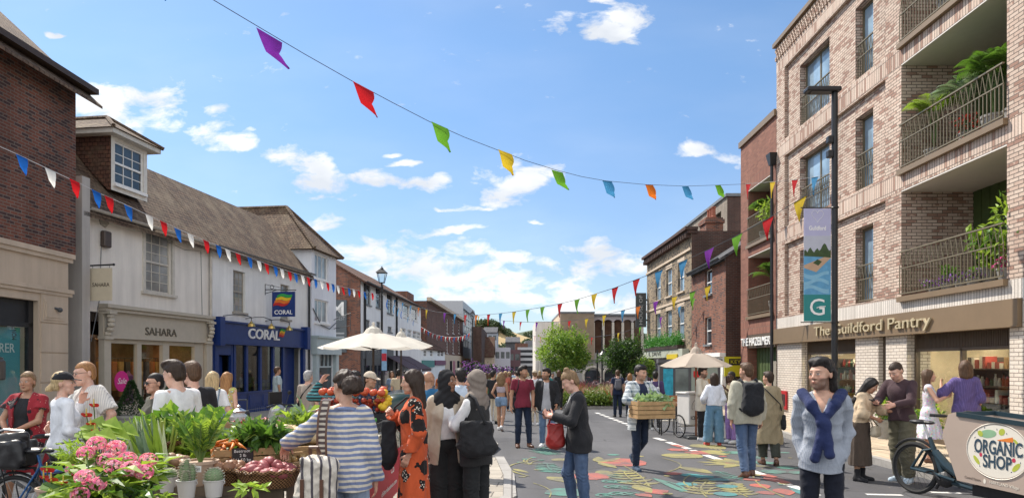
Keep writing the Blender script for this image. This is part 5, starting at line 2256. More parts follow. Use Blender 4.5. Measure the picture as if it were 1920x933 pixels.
  g1=Grp(skull+brow,.022*q,sock,.012)
  g2=Grp(nose,.008)
  g3=Grp(lips,.004)
  g4=Grp([E_((.031,-.0765,.006),(.0135,.0135,.0135)),E_((-.031,-.0765,.006),(.0135,.0135,.0135))],.001)
  ears=[E_((sx*.075,.018,-.004),(.010,.019,.031)) for sx in (1,-1)]
  g5=Grp(ears,.004)
  neck=Grp([Cap(s.neck0+s.RT@v3(0,.004,-.03),h(0,.012,-.055),.062 if not fem else .052,.056 if not fem else .047)],.01)
  return [g1,g2,g3,g4,g5,neck]
 def tonefn(s,beard_col):
  base=np.array(s.skin)
  hc,RH,q=s.headC,s.RH,s.hs()
  beard=s.beard
  hm={'black':(.02,.016,.014),'dark':(.04,.026,.018),'brown':(.09,.05,.03),'light':(.2,.125,.07),'blond':(.36,.25,.13),'grey':(.3,.29,.28),'ginger':(.28,.14,.06)}
  hcv=np.array(hm.get(beard_col,(.03,.02,.015)))
  kk=s.k
  hand_pts=[s.A[1][2],s.A[-1][2]]
  def fn(V):
   p=V/kk
   c=np.repeat(base[None],len(p),0)
   for hp_ in hand_pts:
    dd=np.sqrt(((p-hp_)**2).sum(1))
    m=np.clip((.2-dd)/.1,0,1)[:,None]
    c=c*(1+m*np.array((.05,-.04,-.05)))
   l=(p-hc)@RH/q
   x,y,z=l[:,0],l[:,1],l[:,2]
   near=(np.abs(x)<.1)&(np.abs(y)<.14)&(np.abs(z)<.14)
   front=near&(y<-.035)
   ax=np.abs(x)
   def mixc(m,col,a=1.0):
    m=(m*a)[:,None]
    c[:]=c*(1-m)+np.array(col)*m
   ck=np.exp(-(((ax-.04)/.02)**2+((z+.025)/.02)**2))*front
   ck=np.maximum(ck,np.exp(-((x/.012)**2+((z+.022)/.014)**2))*front)
   mixc(ck,base*np.array((1.1,.78,.75)),.45)
   if beard:
    bm=((z<-.028)&near&(y<.03)&(z>-.125)).astype(float)*np.clip((-.026-z)/.022+(ax-.04)/.02,0,1)
    ms=np.exp(-((x/.026)**2+((z+.040)/.007)**2))*front
    cen=np.exp(-((x/.026)**2+((z+.058)/.010)**2))
    mixc(np.clip(np.maximum(bm*(1-cen),ms),0,1),hcv,beard)
   lp=np.clip(1.3-((x/.0225)**2+((z+.059)/.0125)**2)*1.2,0,1)*front
   mixc(lp,base*np.array((.82,.48,.46)),.85)
   mouth=np.exp(-((x/.022)**4+((z+.0585)/.0026)**2))*front
   mixc(mouth,base*.3,.8)
   ex=ax-.031
   eye=np.clip(1.6-((ex/.0150)**2+((z-.006)/.0072)**2)*1.4,0,1)*front
   mixc(eye,(.62,.58,.54))
   iris=np.clip(1.8-(ex**2+(z-.006)**2)/.0052**2,0,1)*front
   mixc(iris,(.035,.02,.012))
   lash=np.exp(-((ex/.016)**4+((z-.0132+9*ex**2)/.003)**2))*front
   mixc(lash,(.03,.02,.016),.85)
   br=np.exp(-(((ex+.001)/.019)**4+((z-.0285+10*ex**2)/.0048)**2))*front
   mixc(br,hcv,.85)
   return np.clip(c,0,1)
  return fn
 def scaled(s,o):
  if o is not None and s.k!=1:
   o.scale=(s.k,)*3
  return o
 def mesh(s,name,groups,mat,cell=None,**kw):
  o=sdf_mesh(name,groups,(cell or s.cell)/s.k,mat,s.root,**kw)
  return s.scaled(o)
 def body(s,barelegs=True):
  L=[Grp(s.leg_prims(sd),.03) for sd in (1,-1)]
  Ft=[Grp(s.foot_prims(sd)[0],.02) for sd in (1,-1)]
  tor=Grp(s.torso_prims(),.05)
  arms=[Grp(s.arm_prims(sd,upto=2.0),.02) for sd in (1,-1)]
  hp_,fg=[],[]
  for sd in (1,-1):
   a,b=s.hand_prims(sd)
   hp_.append(Grp(a,.008))
   fg.append(Grp(b,.002))
  kk=s.k
  fn=s.tonefn(s.hairspec[1] if s.hairspec else 'dark')
  o=sdf_mesh('body',[tor,*L,*Ft,*arms,*hp_,*fg,*s.head_grp()],s.cell/s.k,SKIN,s.root,kj=.010,color= lambda V:fn(V*kk))
  s.scaled(o)
  return o
 def hair(s,style=None,col=None):
  if s.hairspec is None and style is None:
   return
  style,col=(style or s.hairspec[0]),(col or s.hairspec[1])
  h,Rm,q=s.hp,s.RH,s.hs()
  E_= lambda c,r:Ell(h(*c),np.array(r)*q,Rm)
  C_= lambda a,b,ra,rb=None,n=None,qq=1:Cap(h(*a),h(*b),ra*q,(ra if rb is None else rb)*q,None if n is None else Rm@np.array(n),qq)
  pr_,subs=[],[]
  hc,RH=s.headC,s.RH
  def keep(p,d,zf=.056,zs=-.012,zb=-.085,yf=-.03):
   l=(p-hc)@RH/q
   y,z=l[:,1],l[:,2]
   line=np.where(y<yf,zf,np.where(y<.035,zs+(zf-zs)*np.clip((.005-y)/(.005-yf+1e-6),0,1),zb))
   return smax(d,(line-z)*.7*q,.006)
  cap_=E_((0,.018,.041),(.083,.104,.098))
  nape=E_((0,.050,-.022),(.068,.064,.068))
  noise_a=.0035
  if style=='short':
   pr_=[cap_,nape,E_((0,-.035,.095),(.066,.055,.040))]
   post= lambda p,d:keep(p,d)+waves(p,3,150)*noise_a
   gs=[Grp(pr_,.02)]
  elif style=='crop':
   pr_=[E_((0,.017,.036),(.079,.100,.093)),E_((0,.048,-.020),(.066,.062,.064))]
   post= lambda p,d:keep(p,d,.060,.0,-.075)+waves(p,3,200)*.0015
   gs=[Grp(pr_,.02)]
  elif style=='quiff':
   pr_=[cap_,nape,E_((0,-.048,.108),(.064,.050,.040)),E_((.01,-.01,.122),(.064,.064,.026))]
   post= lambda p,d:keep(p,d,.058,.0,-.078)+waves(p,5,130)*.005
   gs=[Grp(pr_,.02)]
  elif style=='swept':
   pr_=[E_((0,.024,.044),(.088,.107,.098)),E_((.026,-.028,.106),(.054,.046,.034)),E_((-.040,-.024,.100),(.042,.044,.032)),C_((.06,.055,.0),(.066,.062,-.115),.044,.032),C_((-.06,.055,.0),(-.066,.062,-.115),.044,.032),C_((0,.088,.0),(0,.092,-.13),.056,.044)]
   post= lambda p,d:keep(p,d,.066,.014,-.3,-.045)+waves((p-hc)*v3(1,.6,.5),5,150)*.007
   gs=[Grp(pr_,.03)]
  elif style in ('long','longer','bob'):
   dn={'bob':-.14,'long':-.25,'longer':-.36}[style]
   pr_=[E_((0,.02,.040),(.084,.103,.093)),C_((0,.075,.02),(0,.085,dn),.066,.052,(0,1,0),.8)]
   for sx in (-1,1):
    pr_+=[C_((sx*.064,.02,.0),(sx*.072,.035,dn+.04),.036,.030),C_((sx*.05,.06,.0),(sx*.06,.07,dn),.05,.04)]
   pr_+=[C_((.05,-.045,.075),(.074,.0,-.03),.020,.022),C_((-.05,-.045,.075),(-.074,.0,-.03),.020,.022)]
   subs=[E_((0,-.105,-.005),(.062,.075,.072))]
   post= lambda p,d:smax(d,-Ell(h(0,-.11,-.014),np.array((.060,.085,.105))*q,Rm)(p),.008)+waves((p-hc)@RH*v3(1,1,.3),5,110)*.006
   gs=[Grp(pr_,.03)]
  elif style in ('bun','topbun','updo','ponytail','bunback'):
   pr_=[cap_,nape]
   if style=='topbun':
    pr_+=[E_((0,.035,.142),(.040,.038,.030)),E_((.015,.03,.155),(.022,.022,.018)),E_((-.02,.04,.15),(.02,.022,.02))]
   elif style=='bun':
    pr_+=[E_((0,.115,.04),(.042,.04,.042))]
   elif style=='bunback':
    pr_=[E_((0,.022,.038),(.084,.104,.094)),E_((.0,.128,-.035),(0.087,0.074,0.092)),E_((.035,.128,-.06),(0.044,0.044,0.046)),E_((-.03,.132,-.01),(0.046,0.044,0.044)),E_((-.03,.120,-.08),(0.044,0.044,0.046)),E_((.03,.136,-.005),(0.044,0.038,0.044)),E_((0,.15,-.045),(0.044,0.038,0.044))]
   elif style=='ponytail':
    pr_+=[C_((0,.10,.0),(0,.14,-.06),.026,.034),C_((0,.14,-.06),(0,.125,-.17),.034,.018)]
   else :
    pr_+=[E_((0,.10,.02),(.05,.04,.05))]
   amp_=.010 if style=='bunback' else .004
   post= lambda p,d:keep(p,d,.064,.010,-.078)+waves(p,8,75 if style=='bunback' else 120)*amp_
   gs=[Grp(pr_,.012)]
  elif style=='curlylong':
   pr_=[E_((0,.03,.045),(.100,.115,.100)),E_((0,.08,-.06),(.125,.085,.13)),E_((0,.085,-.18),(.115,.07,.12))]
   for sx in (-1,1):
    pr_.append(E_((sx*.09,.05,-.08),(.05,.06,.12)))
   post= lambda p,d:smax(d,-Ell(h(0,-.12,-.03),np.array((.070,.10,.10))*q,Rm)(p),.01)+waves(p,5,80)*.016
   gs=[Grp(pr_,.03)]
  elif style=='bald':
   return
  o=s.mesh('hair',gs,HAIR[col],post=post,amp=.02)
  return o
 def cap(s,mat,brim=True):
  h,Rm,q=s.hp,s.RH,s.hs()
  hc,RH=s.headC,s.RH
  crown=Ell(h(0,.012,.040),np.array((.090,.108,.098))*q,Rm)
  def post(p,d):
   l=(p-hc)@RH/q
   return smax(d,(.042+.1*(l[:,1]+.02)*.3-l[:,2])*q,.004)
  o=s.mesh('cap',[Grp([crown,],.01)],mat,post=post)
  b=MB()
  pts=[]
  for i in range(11):
   t=math.pi*i/10
   pts.append((.076*math.cos(t),-.055-.115*math.sin(t)**.8,.046-.02*math.sin(t)))
  top=[Vector(h(*p)) for p in pts]
  n=Vector(Rm@v3(0,0,1))
  b.prism(top,n*.006)
  o2=b.build('brim',mat,o)
  return o
 def glasses(s,lens=None):
  h=s.hp
  b=MB()
  ax=Vector(s.RH@v3(0,1,0))
  for sx in (-1,1):
   b.ring(h(sx*.032,-.104,.004),ax,.021*s.hs(),.0022,14,5)
   b.tube([h(sx*.054,-.102,.008),h(sx*.074,-.04,.012),h(sx*.079,.02,.008)],.0022,5)
  b.tube([h(-.011,-.106,.008),h(.011,-.106,.008)],.0022,5)
  if lens:
   for sx in (-1,1):
    c=Vector(h(sx*.032,-.104,.004))
    u=Vector(s.RH@v3(1,0,0))
    w_=Vector(s.RH@v3(0,0,1))
    b.prism([c+u*.024*math.cos(t)+w_*.019*math.sin(t) for t in np.linspace(0,6.283,13)[:-1]],ax*.003)
  return s.scaled(b.build('glasses',LEATHER,s.root))
 def top(s,mat,sleeve=2.0,hem=-.10,g=.013,loose=.02,fold=.006,neck='crew',name='shirt',open_=0.0,arms=(1,-1),collar=False,sl_loose=.008,cuffcut=True,seed=1,back_only=False,flare=0.0):
  tp=s.torso_prims(g,loose)
  if hem<-.03:
   tp.append(Cap(s.pel+v3(0,.0,-.02),s.pel+v3(0,.0,hem-.05),.178*s.b+g+loose*.1,.178*s.b+g+loose*.25+flare,v3(0,1,0),.80))
  G=[Grp(tp,.05)]
  if sleeve:
   for sd in arms:
    ap_=s.arm_prims(sd,g+.002,min(sleeve,1.97),sl_loose)
    S,E,T,_=s.A[sd]
    e=(S+(E-S)*sleeve) if sleeve<=1 else E+(T-E)*(min(sleeve,1.97)-1)
    dr=unit(E-S) if sleeve<=1 else unit(T-E)
    if sleeve>1 and unit(E-S)@dr<.2:
     G.append(Grp(ap_[:1],.02))
     G.append(CutGrp(ap_[1:],.02,e,dr))
    else :
     G.append(CutGrp(ap_,.02,e,dr))
  zh=s.pel[2]+hem
  RT,tor=s.RT,s.tor
  nk=tor(0,-.0,.50)
  pel=s.pel
  k_=s.k
  def post(p,d):
   l=(p-pel-v3(0,0,.02))@RT
   d=d+folds(p*v3(1,1,1.4),seed,19)*fold*1.9+waves(p,seed+9,9)*fold*.9
   hemz=zh+.012*np.sin(l[:,0]*14+seed)
   hm=(hemz-p[:,2])
   inside=(np.abs(l[:,0])<.30)
   d=np.where(l[:,2]<.2,np.where(inside,smax(d,hm,.004),d),d)
   if neck=='crew':
    d=smax(d,-(np.sqrt((l[:,0]/1.1)**2+(l[:,1]-.005)**2+((l[:,2]-.515)*.8)**2)-.068),.006)
   elif neck=='v':
    dv=np.maximum(np.abs(l[:,0])*1.25-(l[:,2]-.36)*.5,l[:,1]+.0)
    d=smax(d,-dv,.006)
    d=smax(d,-(np.sqrt(l[:,0]**2+(l[:,1]-.01)**2+((l[:,2]-.52)*.8)**2)-.066),.006)
   elif neck=='wide':
    d=smax(d,-(np.sqrt((l[:,0]/1.5)**2+(l[:,1]-.0)**2+((l[:,2]-.515)*1.0)**2)-.082),.006)
   elif neck=='tube':
    d=smax(d,l[:,2]-.39,.006)
   elif neck=='polo':
    d=smax(d,l[:,2]-.545-.0*l[:,1],.004)
   if open_:
    wv=open_+np.clip((.30-l[:,2])*.10,-.015,.05)
    d=smax(d,-np.maximum(np.abs(l[:,0])-wv,l[:,1]+.02),.006)
   return d
  o=s.mesh(name,G,mat,post=post,kj=.02,amp=.03)
  if collar and o is not None:
   s.collar(mat,o)
  return o
 def collar(s,mat,parent=None,h_=.045):
  b=MB()
  pts=[]
  n=16
  for i in range(n+1):
   t=-math.pi*.42+(2*math.pi*.92)*i/n
   x,y=.070*math.sin(t+math.pi-math.pi*.5),0
  ang0,ang1=R(-65),R(245)
  lo_,hi_,out=[],[],[]
  for i in range(n+1):
   a=ang0+(ang1-ang0)*i/n
   fr_=(1-math.sin(a))/2
   ca,sa=math.cos(a),math.sin(a)
   lo_.append(s.tor(.071*ca,.012+.066*sa,.495-.045*fr_))
   hi_.append(s.tor(.062*ca,.012+.058*sa,.55-.055*fr_))
   out.append(s.tor(.088*ca,.010+.084*sa,.505-.075*fr_))
  vs=lo_+hi_+out
  m=n+1
  fs=[]
  for i in range(n):
   fs.append((i,i+1,m+i+1,m+i))
   fs.append((m+i,m+i+1,2*m+i+1,2*m+i))
  b.add([tuple(v) for v in vs],fs)
  return s.scaled(b.build('collar',mat,s.root,smooth=True))
 def trousers(s,mat,ank=.062,knee=.066,hi=.10,upto=1.98,g=.012,fold=.005,name='trousers',seed=2,thigh=0.0):
  pr_=[Ell(s.pel+v3(0,.008,.0),(np.array((.163 if s.fem else .158,.114,.12))*v3(s.b,s.b,1)+g)),Cap(s.pel+v3(0,.004,.04),s.pel+v3(0,.002,.14),.125+g,.118+g,v3(0,1,0),.78)]
  G=[Grp(pr_,.03)]
  for sd in (1,-1):
   lp=s.leg_prims(sd,g+thigh,ank if upto>1 else None,knee,upto)
   if upto>1.3:
    lp+=s.leg_prims(sd,g*.8)
   h,k,a=s.J[sd]
   e,dr=((h+(k-h)*upto),unit(k-h)) if upto<=1 else ((k+(a-k)*(upto-1)),unit(a-k))
   if upto>1:
    G.append(Grp(s.leg_prims(sd,g+thigh,None,knee,1.0),.02))
    G.append(CutGrp(lp[1:],.02,e,dr))
   else :
    G.append(CutGrp(lp,.02,e,dr))
  zt_=s.pel[2]+hi
  def post(p,d):
   d=d+folds(p*v3(1,1,1.9),seed,18)*fold*1.4+waves(p,seed+5,10)*fold
   for sd in (1,-1):
    kn=s.J[sd][1]
    an=s.J[sd][2]
    zz=p[:,2]
    for c0,wd in ((kn[2]-.03,.07),(an[2]+.05,.07)):
     d=d+.004*np.sin((zz+p[:,0]*.5)*150+2*np.sin(p[:,1]*40))*np.exp(-((zz-c0)/wd)**2)*.5
   d=smax(d,p[:,2]-zt_,.003)
   return d
  return s.mesh(name,G,mat,post=post,kj=.012,amp=.02)
 def skirt(s,mat,length=.55,flare=.10,hi=.14,g=.016,name='skirt',pleat=.012,n=14,seed=3):
  z1=s.pel[2]-length
  G=[Grp([Ell(s.pel+v3(0,.008,.0),(np.array((.165,.116,.12))*v3(s.b,s.b,1)+g)),Cap(s.pel+v3(0,.004,.05),s.pel+v3(0,.002,.16),.118+g,.110+g,v3(0,1,0),.78),Cap(s.pel+v3(0,.0,-.03),v3(0,.0,z1-.03),.165+g,.165+flare+g,v3(0,1,0),.75)],.04)]
  for sd in (1,-1):
   h,k,a=s.J[sd]
   f_=min(1.0,length/.42)
   G.append(Grp([Cap(h,h+(k-h)*f_,.09+g,.075+g)],.02))
  zt_=s.pel[2]+hi
  pel=s.pel
  def post(p,d):
   an=np.arctan2(p[:,1],p[:,0])
   t=np.clip((pel[2]-p[:,2])/max(length,.1),0,1)
   d=d+pleat*t*np.sin(an*n+2*np.sin(an*3+seed))+waves(p,seed,12)*.005
   d=smax(d,p[:,2]-zt_,.003)
   return smax(d,z1-p[:,2],.003)
  return s.mesh(name,G,mat,post=post,kj=.04,amp=.03)
 def shoes(s,mat,sole=None,g=.010,boot=0.0,heel=False):
  out=[]
  for sd in (1,-1):
   pr_,f,Rm=s.foot_prims(sd,g)
   a=s.J[sd][2]
   if boot:
    pr_=pr_+[Cap(a+v3(0,.005,-.02),a+unit(s.J[sd][1]-a)*boot,.046,.050)]
   up=Rm@v3(0,0,1)
   top=f(0,0,.028 if not boot else boot)
   def post(p,d,f=f,up=up,a=a,top=top):
    d=smax(d,-((p-f(0,0,-.075))@up),.003)
    return smax(d,(p-top)@up,.004)
   o=s.mesh('shoe',[Grp(pr_,.02)],mat,cell=min(s.cell,.01),post=post)
   out.append(o)
   if sole is not None and o is not None:
    b=MB()
    pts=[]
    for i in range(16):
     t=2*math.pi*i/16
     x=.040*math.cos(t)+sd*.006
     y=-.06+.125*math.sin(t)
     pts.append(f(x*(1.1 if y<-.06 else .95),y,-.084))
    b.prism([Vector(q) for q in pts],Vector(up)*.024)
    q=b.build('sole',sole,o)
   if heel and o is not None:
    b=MB()
    b.tube([f(0,.045,-.03),f(0,.05,-.084)],[.026,.018],8)
    b.build('heel',mat,o)
  return out
 def headscarf(s,mat,drape=True,name='headscarf',back=.0):
  h,Rm,q=s.hp,s.RH,s.hs()
  hc,RH=s.headC,s.RH
  t=s.tor
  pr_=[Ell(h(0,.020,.030),np.array((.094,.112,.108))*q,Rm),Cap(h(0,-.005,-.05),h(0,.0,-.12),.082,.078),Cap(h(0,.045,-.02),t(0,.045,.47),.075,.07)]
  G=[Grp(pr_,.03)]
  dr=[Cap(t(-.07,.0,.49),t(.07,.0,.49),.085,.085),Ell(t(0,-.055,.42),(.115,.065,.10),s.RT),Ell(t(0,.06,.42),(.14,.06,.10+back),s.RT)]
  if drape:
   dr+=[Cap(t(-.10,.01,.46),t(.10,.01,.46),.075),]
  G.append(Grp(dr,.04))
  def post(p,d):
   l=(p-hc)@RH/q
   d=smax(d,-Ell(v3(0,-.118,-.012),(.058,.075,.086))(l),.006)
   u=l[:,2]*1.0+np.abs(l[:,0])*.7+l[:,1]*.5
   d=d+.0035*np.sin(u*80+3*np.sin(l[:,0]*20))+waves(p,4,18)*.008
   return d
  return s.mesh(name,G,mat,post=post,kj=.03,amp=.03)
 def world(s,p):
  M=Matrix.Translation(s.root.location)@Matrix.Rotation(s.root.rotation_euler.z,4,'Z')
  return M@(Vector(p)*s.k)
# ================================================================== painted mural on the road
def mural():
 OL,RD,TL,GN,YL=range(5)
 def paint(nm,c):
  t=NT(nm)
  co=t.coord('Object')
  wear=t.math('ADD',t.noise(co,2.2,6,.7),t.math('MULTIPLY',t.noise(co,90,3,.7),.55))
  col=t.mix(t.ramp(wear,[(.66,(0,0,0)),(.92,(.85,.85,.85))]),t.mix(.32,c,(.09,.09,.09)),(.095,.094,.098))
  t.base(col,.78,0,.3)
  t.bump(t.noise(co,220,3,.7),.35,.005)
  return t.m
 mats=[paint('mural_olive',(.36,.32,.09)),paint('mural_coral',(.54,.12,.08)),paint('mural_teal',(.09,.30,.23)),paint('mural_turquoise',(.05,.30,.30)),paint('mural_yellow',(.44,.38,.12))]
 mb=MB()
 rg=random.Random(4)
 lv=[0]
 def put(pts,m):
  lv[0]+=1
  mb.poly([(x,y,gz(y)+.005+(lv[0]%9)*.0004) for x,y in pts],m)
 def leaf(c,L,wd,a,m,n=7,bend=.0):
  ca,sa=math.cos(a),math.sin(a)
  out=[]
  for sgn in (1,-1):
   rng=range(n+1) if sgn==1 else range(n-1,0,-1)
   for i in rng:
    t=i/n
    w=wd*math.sin(math.pi*t**.8)*sgn/2
    x,y=L*t,w+bend*math.sin(math.pi*t)*L
    out.append((c[0]+x*ca-y*sa,c[1]+x*sa+y*ca))
  put(out,m)
 def blob(c,r,m,n=18,jag=.25,lobes=7,ry=1.0):
  put([(c[0]+r*(1+jag*math.sin(lobes*t)*.5+rg.uniform(-.05,.05))*math.cos(t),c[1]+ry*r*(1+jag*math.sin(lobes*t)*.5)*math.sin(t)) for t in [2*math.pi*i/n for i in range(n)]],m)
 def ring(c,r,m,w=.35,n=14):
  for i in range(n-2):
   t0,t1=2*math.pi*i/n,2*math.pi*(i+1)/n
   put([(c[0]+q*math.cos(t),c[1]+q*math.sin(t)) for q,t in ((r,t0),(r,t1),(r*(1-w),t1),(r*(1-w),t0))],m)
  blob(c,r*.38,m,8,0)
 def stem(a,b,w,m,bend=.1):
  n=6
  d=(b[0]-a[0],b[1]-a[1])
  L=math.hypot(*d)
  nx,ny=-d[1]/L,d[0]/L
  p=[(a[0]+d[0]*i/n+nx*bend*L*math.sin(math.pi*i/n),a[1]+d[1]*i/n+ny*bend*L*math.sin(math.pi*i/n)) for i in range(n+1)]
  put([(x+nx*w/2,y+ny*w/2) for x,y in p]+[(x-nx*w/2,y-ny*w/2) for x,y in p[::-1]],m)
  return p
 def fern(p0,p1,m,n=5,L=.35,wd=.12,spread=1.0):
  a,b=GP(*p0),GP(*p1)
  ps=stem(a,b,.025,m,.06)
  an=math.atan2(b.y-a.y,b.x-a.x)
  for i in range(1,len(ps)):
   for sg in (1,-1):
    leaf(ps[i],L*(1.15-.09*i),wd,an+sg*spread,m)
  leaf(ps[-1],L*.8,wd,an,m)
 def lf(p0,p1,wd,m,bend=0.0):
  a,b=GP(*p0),GP(*p1)
  leaf(a,(b-a).length,wd,math.atan2(b.y-a.y,b.x-a.x),m,bend=bend)
 def bl(p,r,m,ry=1.0,jag=.25,lobes=7):
  blob(GP(*p),r,m,jag=jag,lobes=lobes,ry=ry)
 for i in range(7):
  lf((990+i*5,846+i*1.0),(1030+i*5,836+i*2.4),.10,TL)
 stem(GP(990,892),GP(1000,862),.05,OL,.2)
 for q in ((975,866),(985,860),(1000,857),(1014,862),(1022,868)):
  stem(GP(995,870),GP(*q),.03,OL,.1)
  bl(q,.07,TL)
 lf((962,878),(992,886),.14,OL)
 lf((1000,880),(1024,880),.14,OL)
 bl((979,893),.07,OL)
 fern((1054,888),(1026,870),TL,4,.34,.12)
 lf((1034,860),(1066,862),.42,OL)
 lf((1026,893),(1084,906),.40,OL,.06)
 bl((1062,922),.30,TL,1.1,.12,4)
 bl((1107,892),.30,RD,1.25)
 stem(GP(1000,905),GP(1030,932),.02,OL)
 bl((1168,866),.44,RD,1.3,.22,9)
 stem(GP(1168,872),GP(1218,912),.03,OL,.03)
 for i in range(6):
  a=-1.3+i*.55
  c=GP(1122,866)
  leaf(c,.85,.22,a,OL)
  leaf((c[0]+.12*math.cos(a),c[1]+.12*math.sin(a)),.5,.07,a,YL)
 lf((1128,880),(1140,896),.30,OL)
 for q in ((1155,892),(1145,902),(1169,903),(1150,912),(1171,913),(1160,925),(1181,925),(1136,928)):
  ring(GP(*q),.15,TL)
 fern((1222,913),(1170,884),OL,5,.40,.15)
 lf((1190,908),(1222,924),.26,OL)
 for i in range(6):
  t=i/5
  lf((1226+48*t,897+22*t),(1262+26*t,916+6*t),.12,TL,.05)
 stem(GP(1224,896),GP(1288,922),.04,TL)
 bl((1231,921),.17,RD,1.3,.3,4)
 bl((1252,925),.07,YL)
 lf((1195,924),(1222,932),.22,RD)
 lf((1272,874),(1338,888),.34,OL,.03)
 stem(GP(1242,858),GP(1250,885),.03,OL,.15)
 bl((1271,842.5),.22,RD,1.2)
 bl((1280,854),.40,OL,1.1,.08,5)
 bl((1310,848),.26,RD,1.2,.35,5)
 lf((1300,832),(1360,842),.75,OL,.02)
 lf((1328,843),(1358,853),.70,OL)
 for i in range(5):
  lf((1310+i*9,834+i*1.6),(1318+i*9,839+i*1.5),.04,YL)
 for q in ((1295,890),(1320,893),(1347,899),(1362,911),(1360,926),(1288,907)):
  stem(GP(1326,925),GP(*q),.025,OL,.12)
  bl(q,.16,GN,1,.05)
 fern((1326,932),(1324,902),OL,4,.34,.12)
 for i in range(7):
  c=GP(1384,868)
  a=1.6+i*.62
  leaf(c,.75,.24,a,OL)
 lf((1340,860),(1384,868),.26,OL)
 fern((1392,900),(1350,885),TL,4,.26,.05)
 for q,r,m in (((1376,848),.25,TL),((1420,857),.18,TL),((1432,867),.2,TL),((1476,876),.18,TL),((1498,886),.18,TL),((1450,884),.22,TL),((1412,890),.12,YL),((1452,897),.13,YL),((1470,906),.08,YL),((1262,887),.15,RD),((1470,848),.12,TL),((1355,855),.08,RD),((1150,852),.13,TL),((1200,855),.08,YL)):
  bl(q,r,m)
 stem(GP(1412,892),GP(1470,931),.03,OL,-.05)
 for p0,p1 in (((1398,896),(1424,901)),((1414,906),(1440,915)),((1425,920),(1450,927)),((1440,893),(1466,905)),((1462,915),(1480,928))):
  lf(p0,p1,.30,RD)
 for i in range(6):
  lf((1530,932-i),(1478+i*7,912+i*2.2),.16,GN,.03)
 lf((1376,916),(1384,908),.2,YL)
 fern((1402,931),(1376,908),OL,4,.3,.14)
 for i in range(9):
  q=rg.uniform(990,1500),rg.uniform(845,930)
  bl(q,rg.uniform(.03,.06),rg.choice((YL,OL,TL)))
 for p0,p1 in (((1262,833),(1280,838)),((1306,845),(1322,850)),((1432,889),(1450,894)),((1462,900),(1476,906)),((1355,862),(1371,868))):
  a,b=GP(*p0),GP(*p1)
  put(dash(a,b,.17),RD)
 o=mb.build('mural',mats)
 return tag(o,'painted mural of leaves, flowers and berries across the grey road','mural')
mural()
# ================================================================== bunting
FLAGC={'r':(.52,.015,.02),'o':(.62,.16,.02),'y':(.62,.44,.03),'g':(.14,.36,.03),'b':(.06,.26,.48),'p':(.20,.03,.33),'w':(.72,.72,.70),'n':(.015,.11,.42)}
def flagmat(c):
 t=NT('pennant_cloth')
 co=t.coord('Object')
 col=t.ramp(t.noise(co,6,3),[(.3,dark(c,.85)),(.7,tuple(min(1,x*1.1) for x in c))])
 t.base(col,.8,0,.2)
 tr=t.n('ShaderNodeBsdfTranslucent',{'Color':col})
 mx=t.n('ShaderNodeMixShader')
 mx.inputs[0].default_value=.45
 t.t.links.new(t.b.outputs[0],mx.inputs[1])
 t.t.links.new(tr.outputs[0],mx.inputs[2])
 t.t.links.new(mx.outputs[0],t.out.inputs[0])
 return t.m
FM={k:flagmat(v) for k,v in FLAGC.items()}
def bunting(label,pts,flags,size,cordr=.008,twist=.0,drop=1.35,cordm=None,sway=.25):
 w=[P(*p) for p in pts]
 root=thing('bunting',label,'bunting',w[0],0,'bunting strings over the street')
 o=w[0]
 path=[]
 for i in range(len(w)-1):
  for k in range(5):
   path.append(w[i].lerp(w[i+1],k/5)-o)
 path.append(w[-1]-o)
 c=MB()
 c.tube(path,cordr,5)
 c.build('cord',cordm or M_DARKGREY,root)
 pxs=[p[0] for p in pts]
 for i,(px,col) in enumerate(flags):
  def at(q):
   for j in range(len(pts)-1):
    if min(pxs[j],pxs[j+1])<=q<=max(pxs[j],pxs[j+1]):
     a,b=w[j],w[j+1]
     kx=(q-CX)/F
     den=(b.x-a.x)-kx*(b.y-a.y)
     t=(kx*a.y-a.x)/den if abs(den)>1e-9 else 0
     return a.lerp(b,min(1,max(0,t))),(b-a).normalized()
   return (w[0],(w[1]-w[0]).normalized()) if abs(q-pxs[0])<abs(q-pxs[-1]) else (w[-1],(w[-1]-w[-2]).normalized())
  p,u=at(px)
  if u.x<0:
   u=-u
  rg=random.Random(i*13+int(px))
  nrm=Vector((u.y,-u.x,0)).normalized()
  mb=MB()
  n,m=12,4
  ph=rg.uniform(-.5,.5)
  vs,fs=[],[]
  L=size*drop
  for a in range(n+1):
   s=a/n
   ang=twist*(s**1.5)*(1+.3*ph)
   d=u*math.cos(ang)+nrm*math.sin(ang)
   kk=max(0,s-.58)
   cen=Vector((0,0,-1))*L*(s-kk*.55*min(1,sway*2))+u*size*(-.12*sway*s+3.0*sway*kk+.10*ph*s)+nrm*size*(.30*math.sin(2.6*s+ph)*(.3+sway))
   for b in range(m+1):
    x=(b/m-.5)*size*(1-s*.97)
    vs.append(p-o+cen+d*x+nrm*(.05*size*math.sin(b*1.5+ph*4)*s))
  for a in range(n):
   for b in range(m):
    q=a*(m+1)+b
    fs.append((q,q+1,q+m+2,q+m+1))
  mb.add(vs,fs)
  mb.build('pennant',FM[col],root,smooth=True)
 return root
def depth(pts,Ya,Yb):
 x0,x1=pts[0][0],pts[-1][0]
 return [(x,y,1/(1/Ya+(1/Yb-1/Ya)*(x-x0)/(x1-x0))) for x,y in pts]
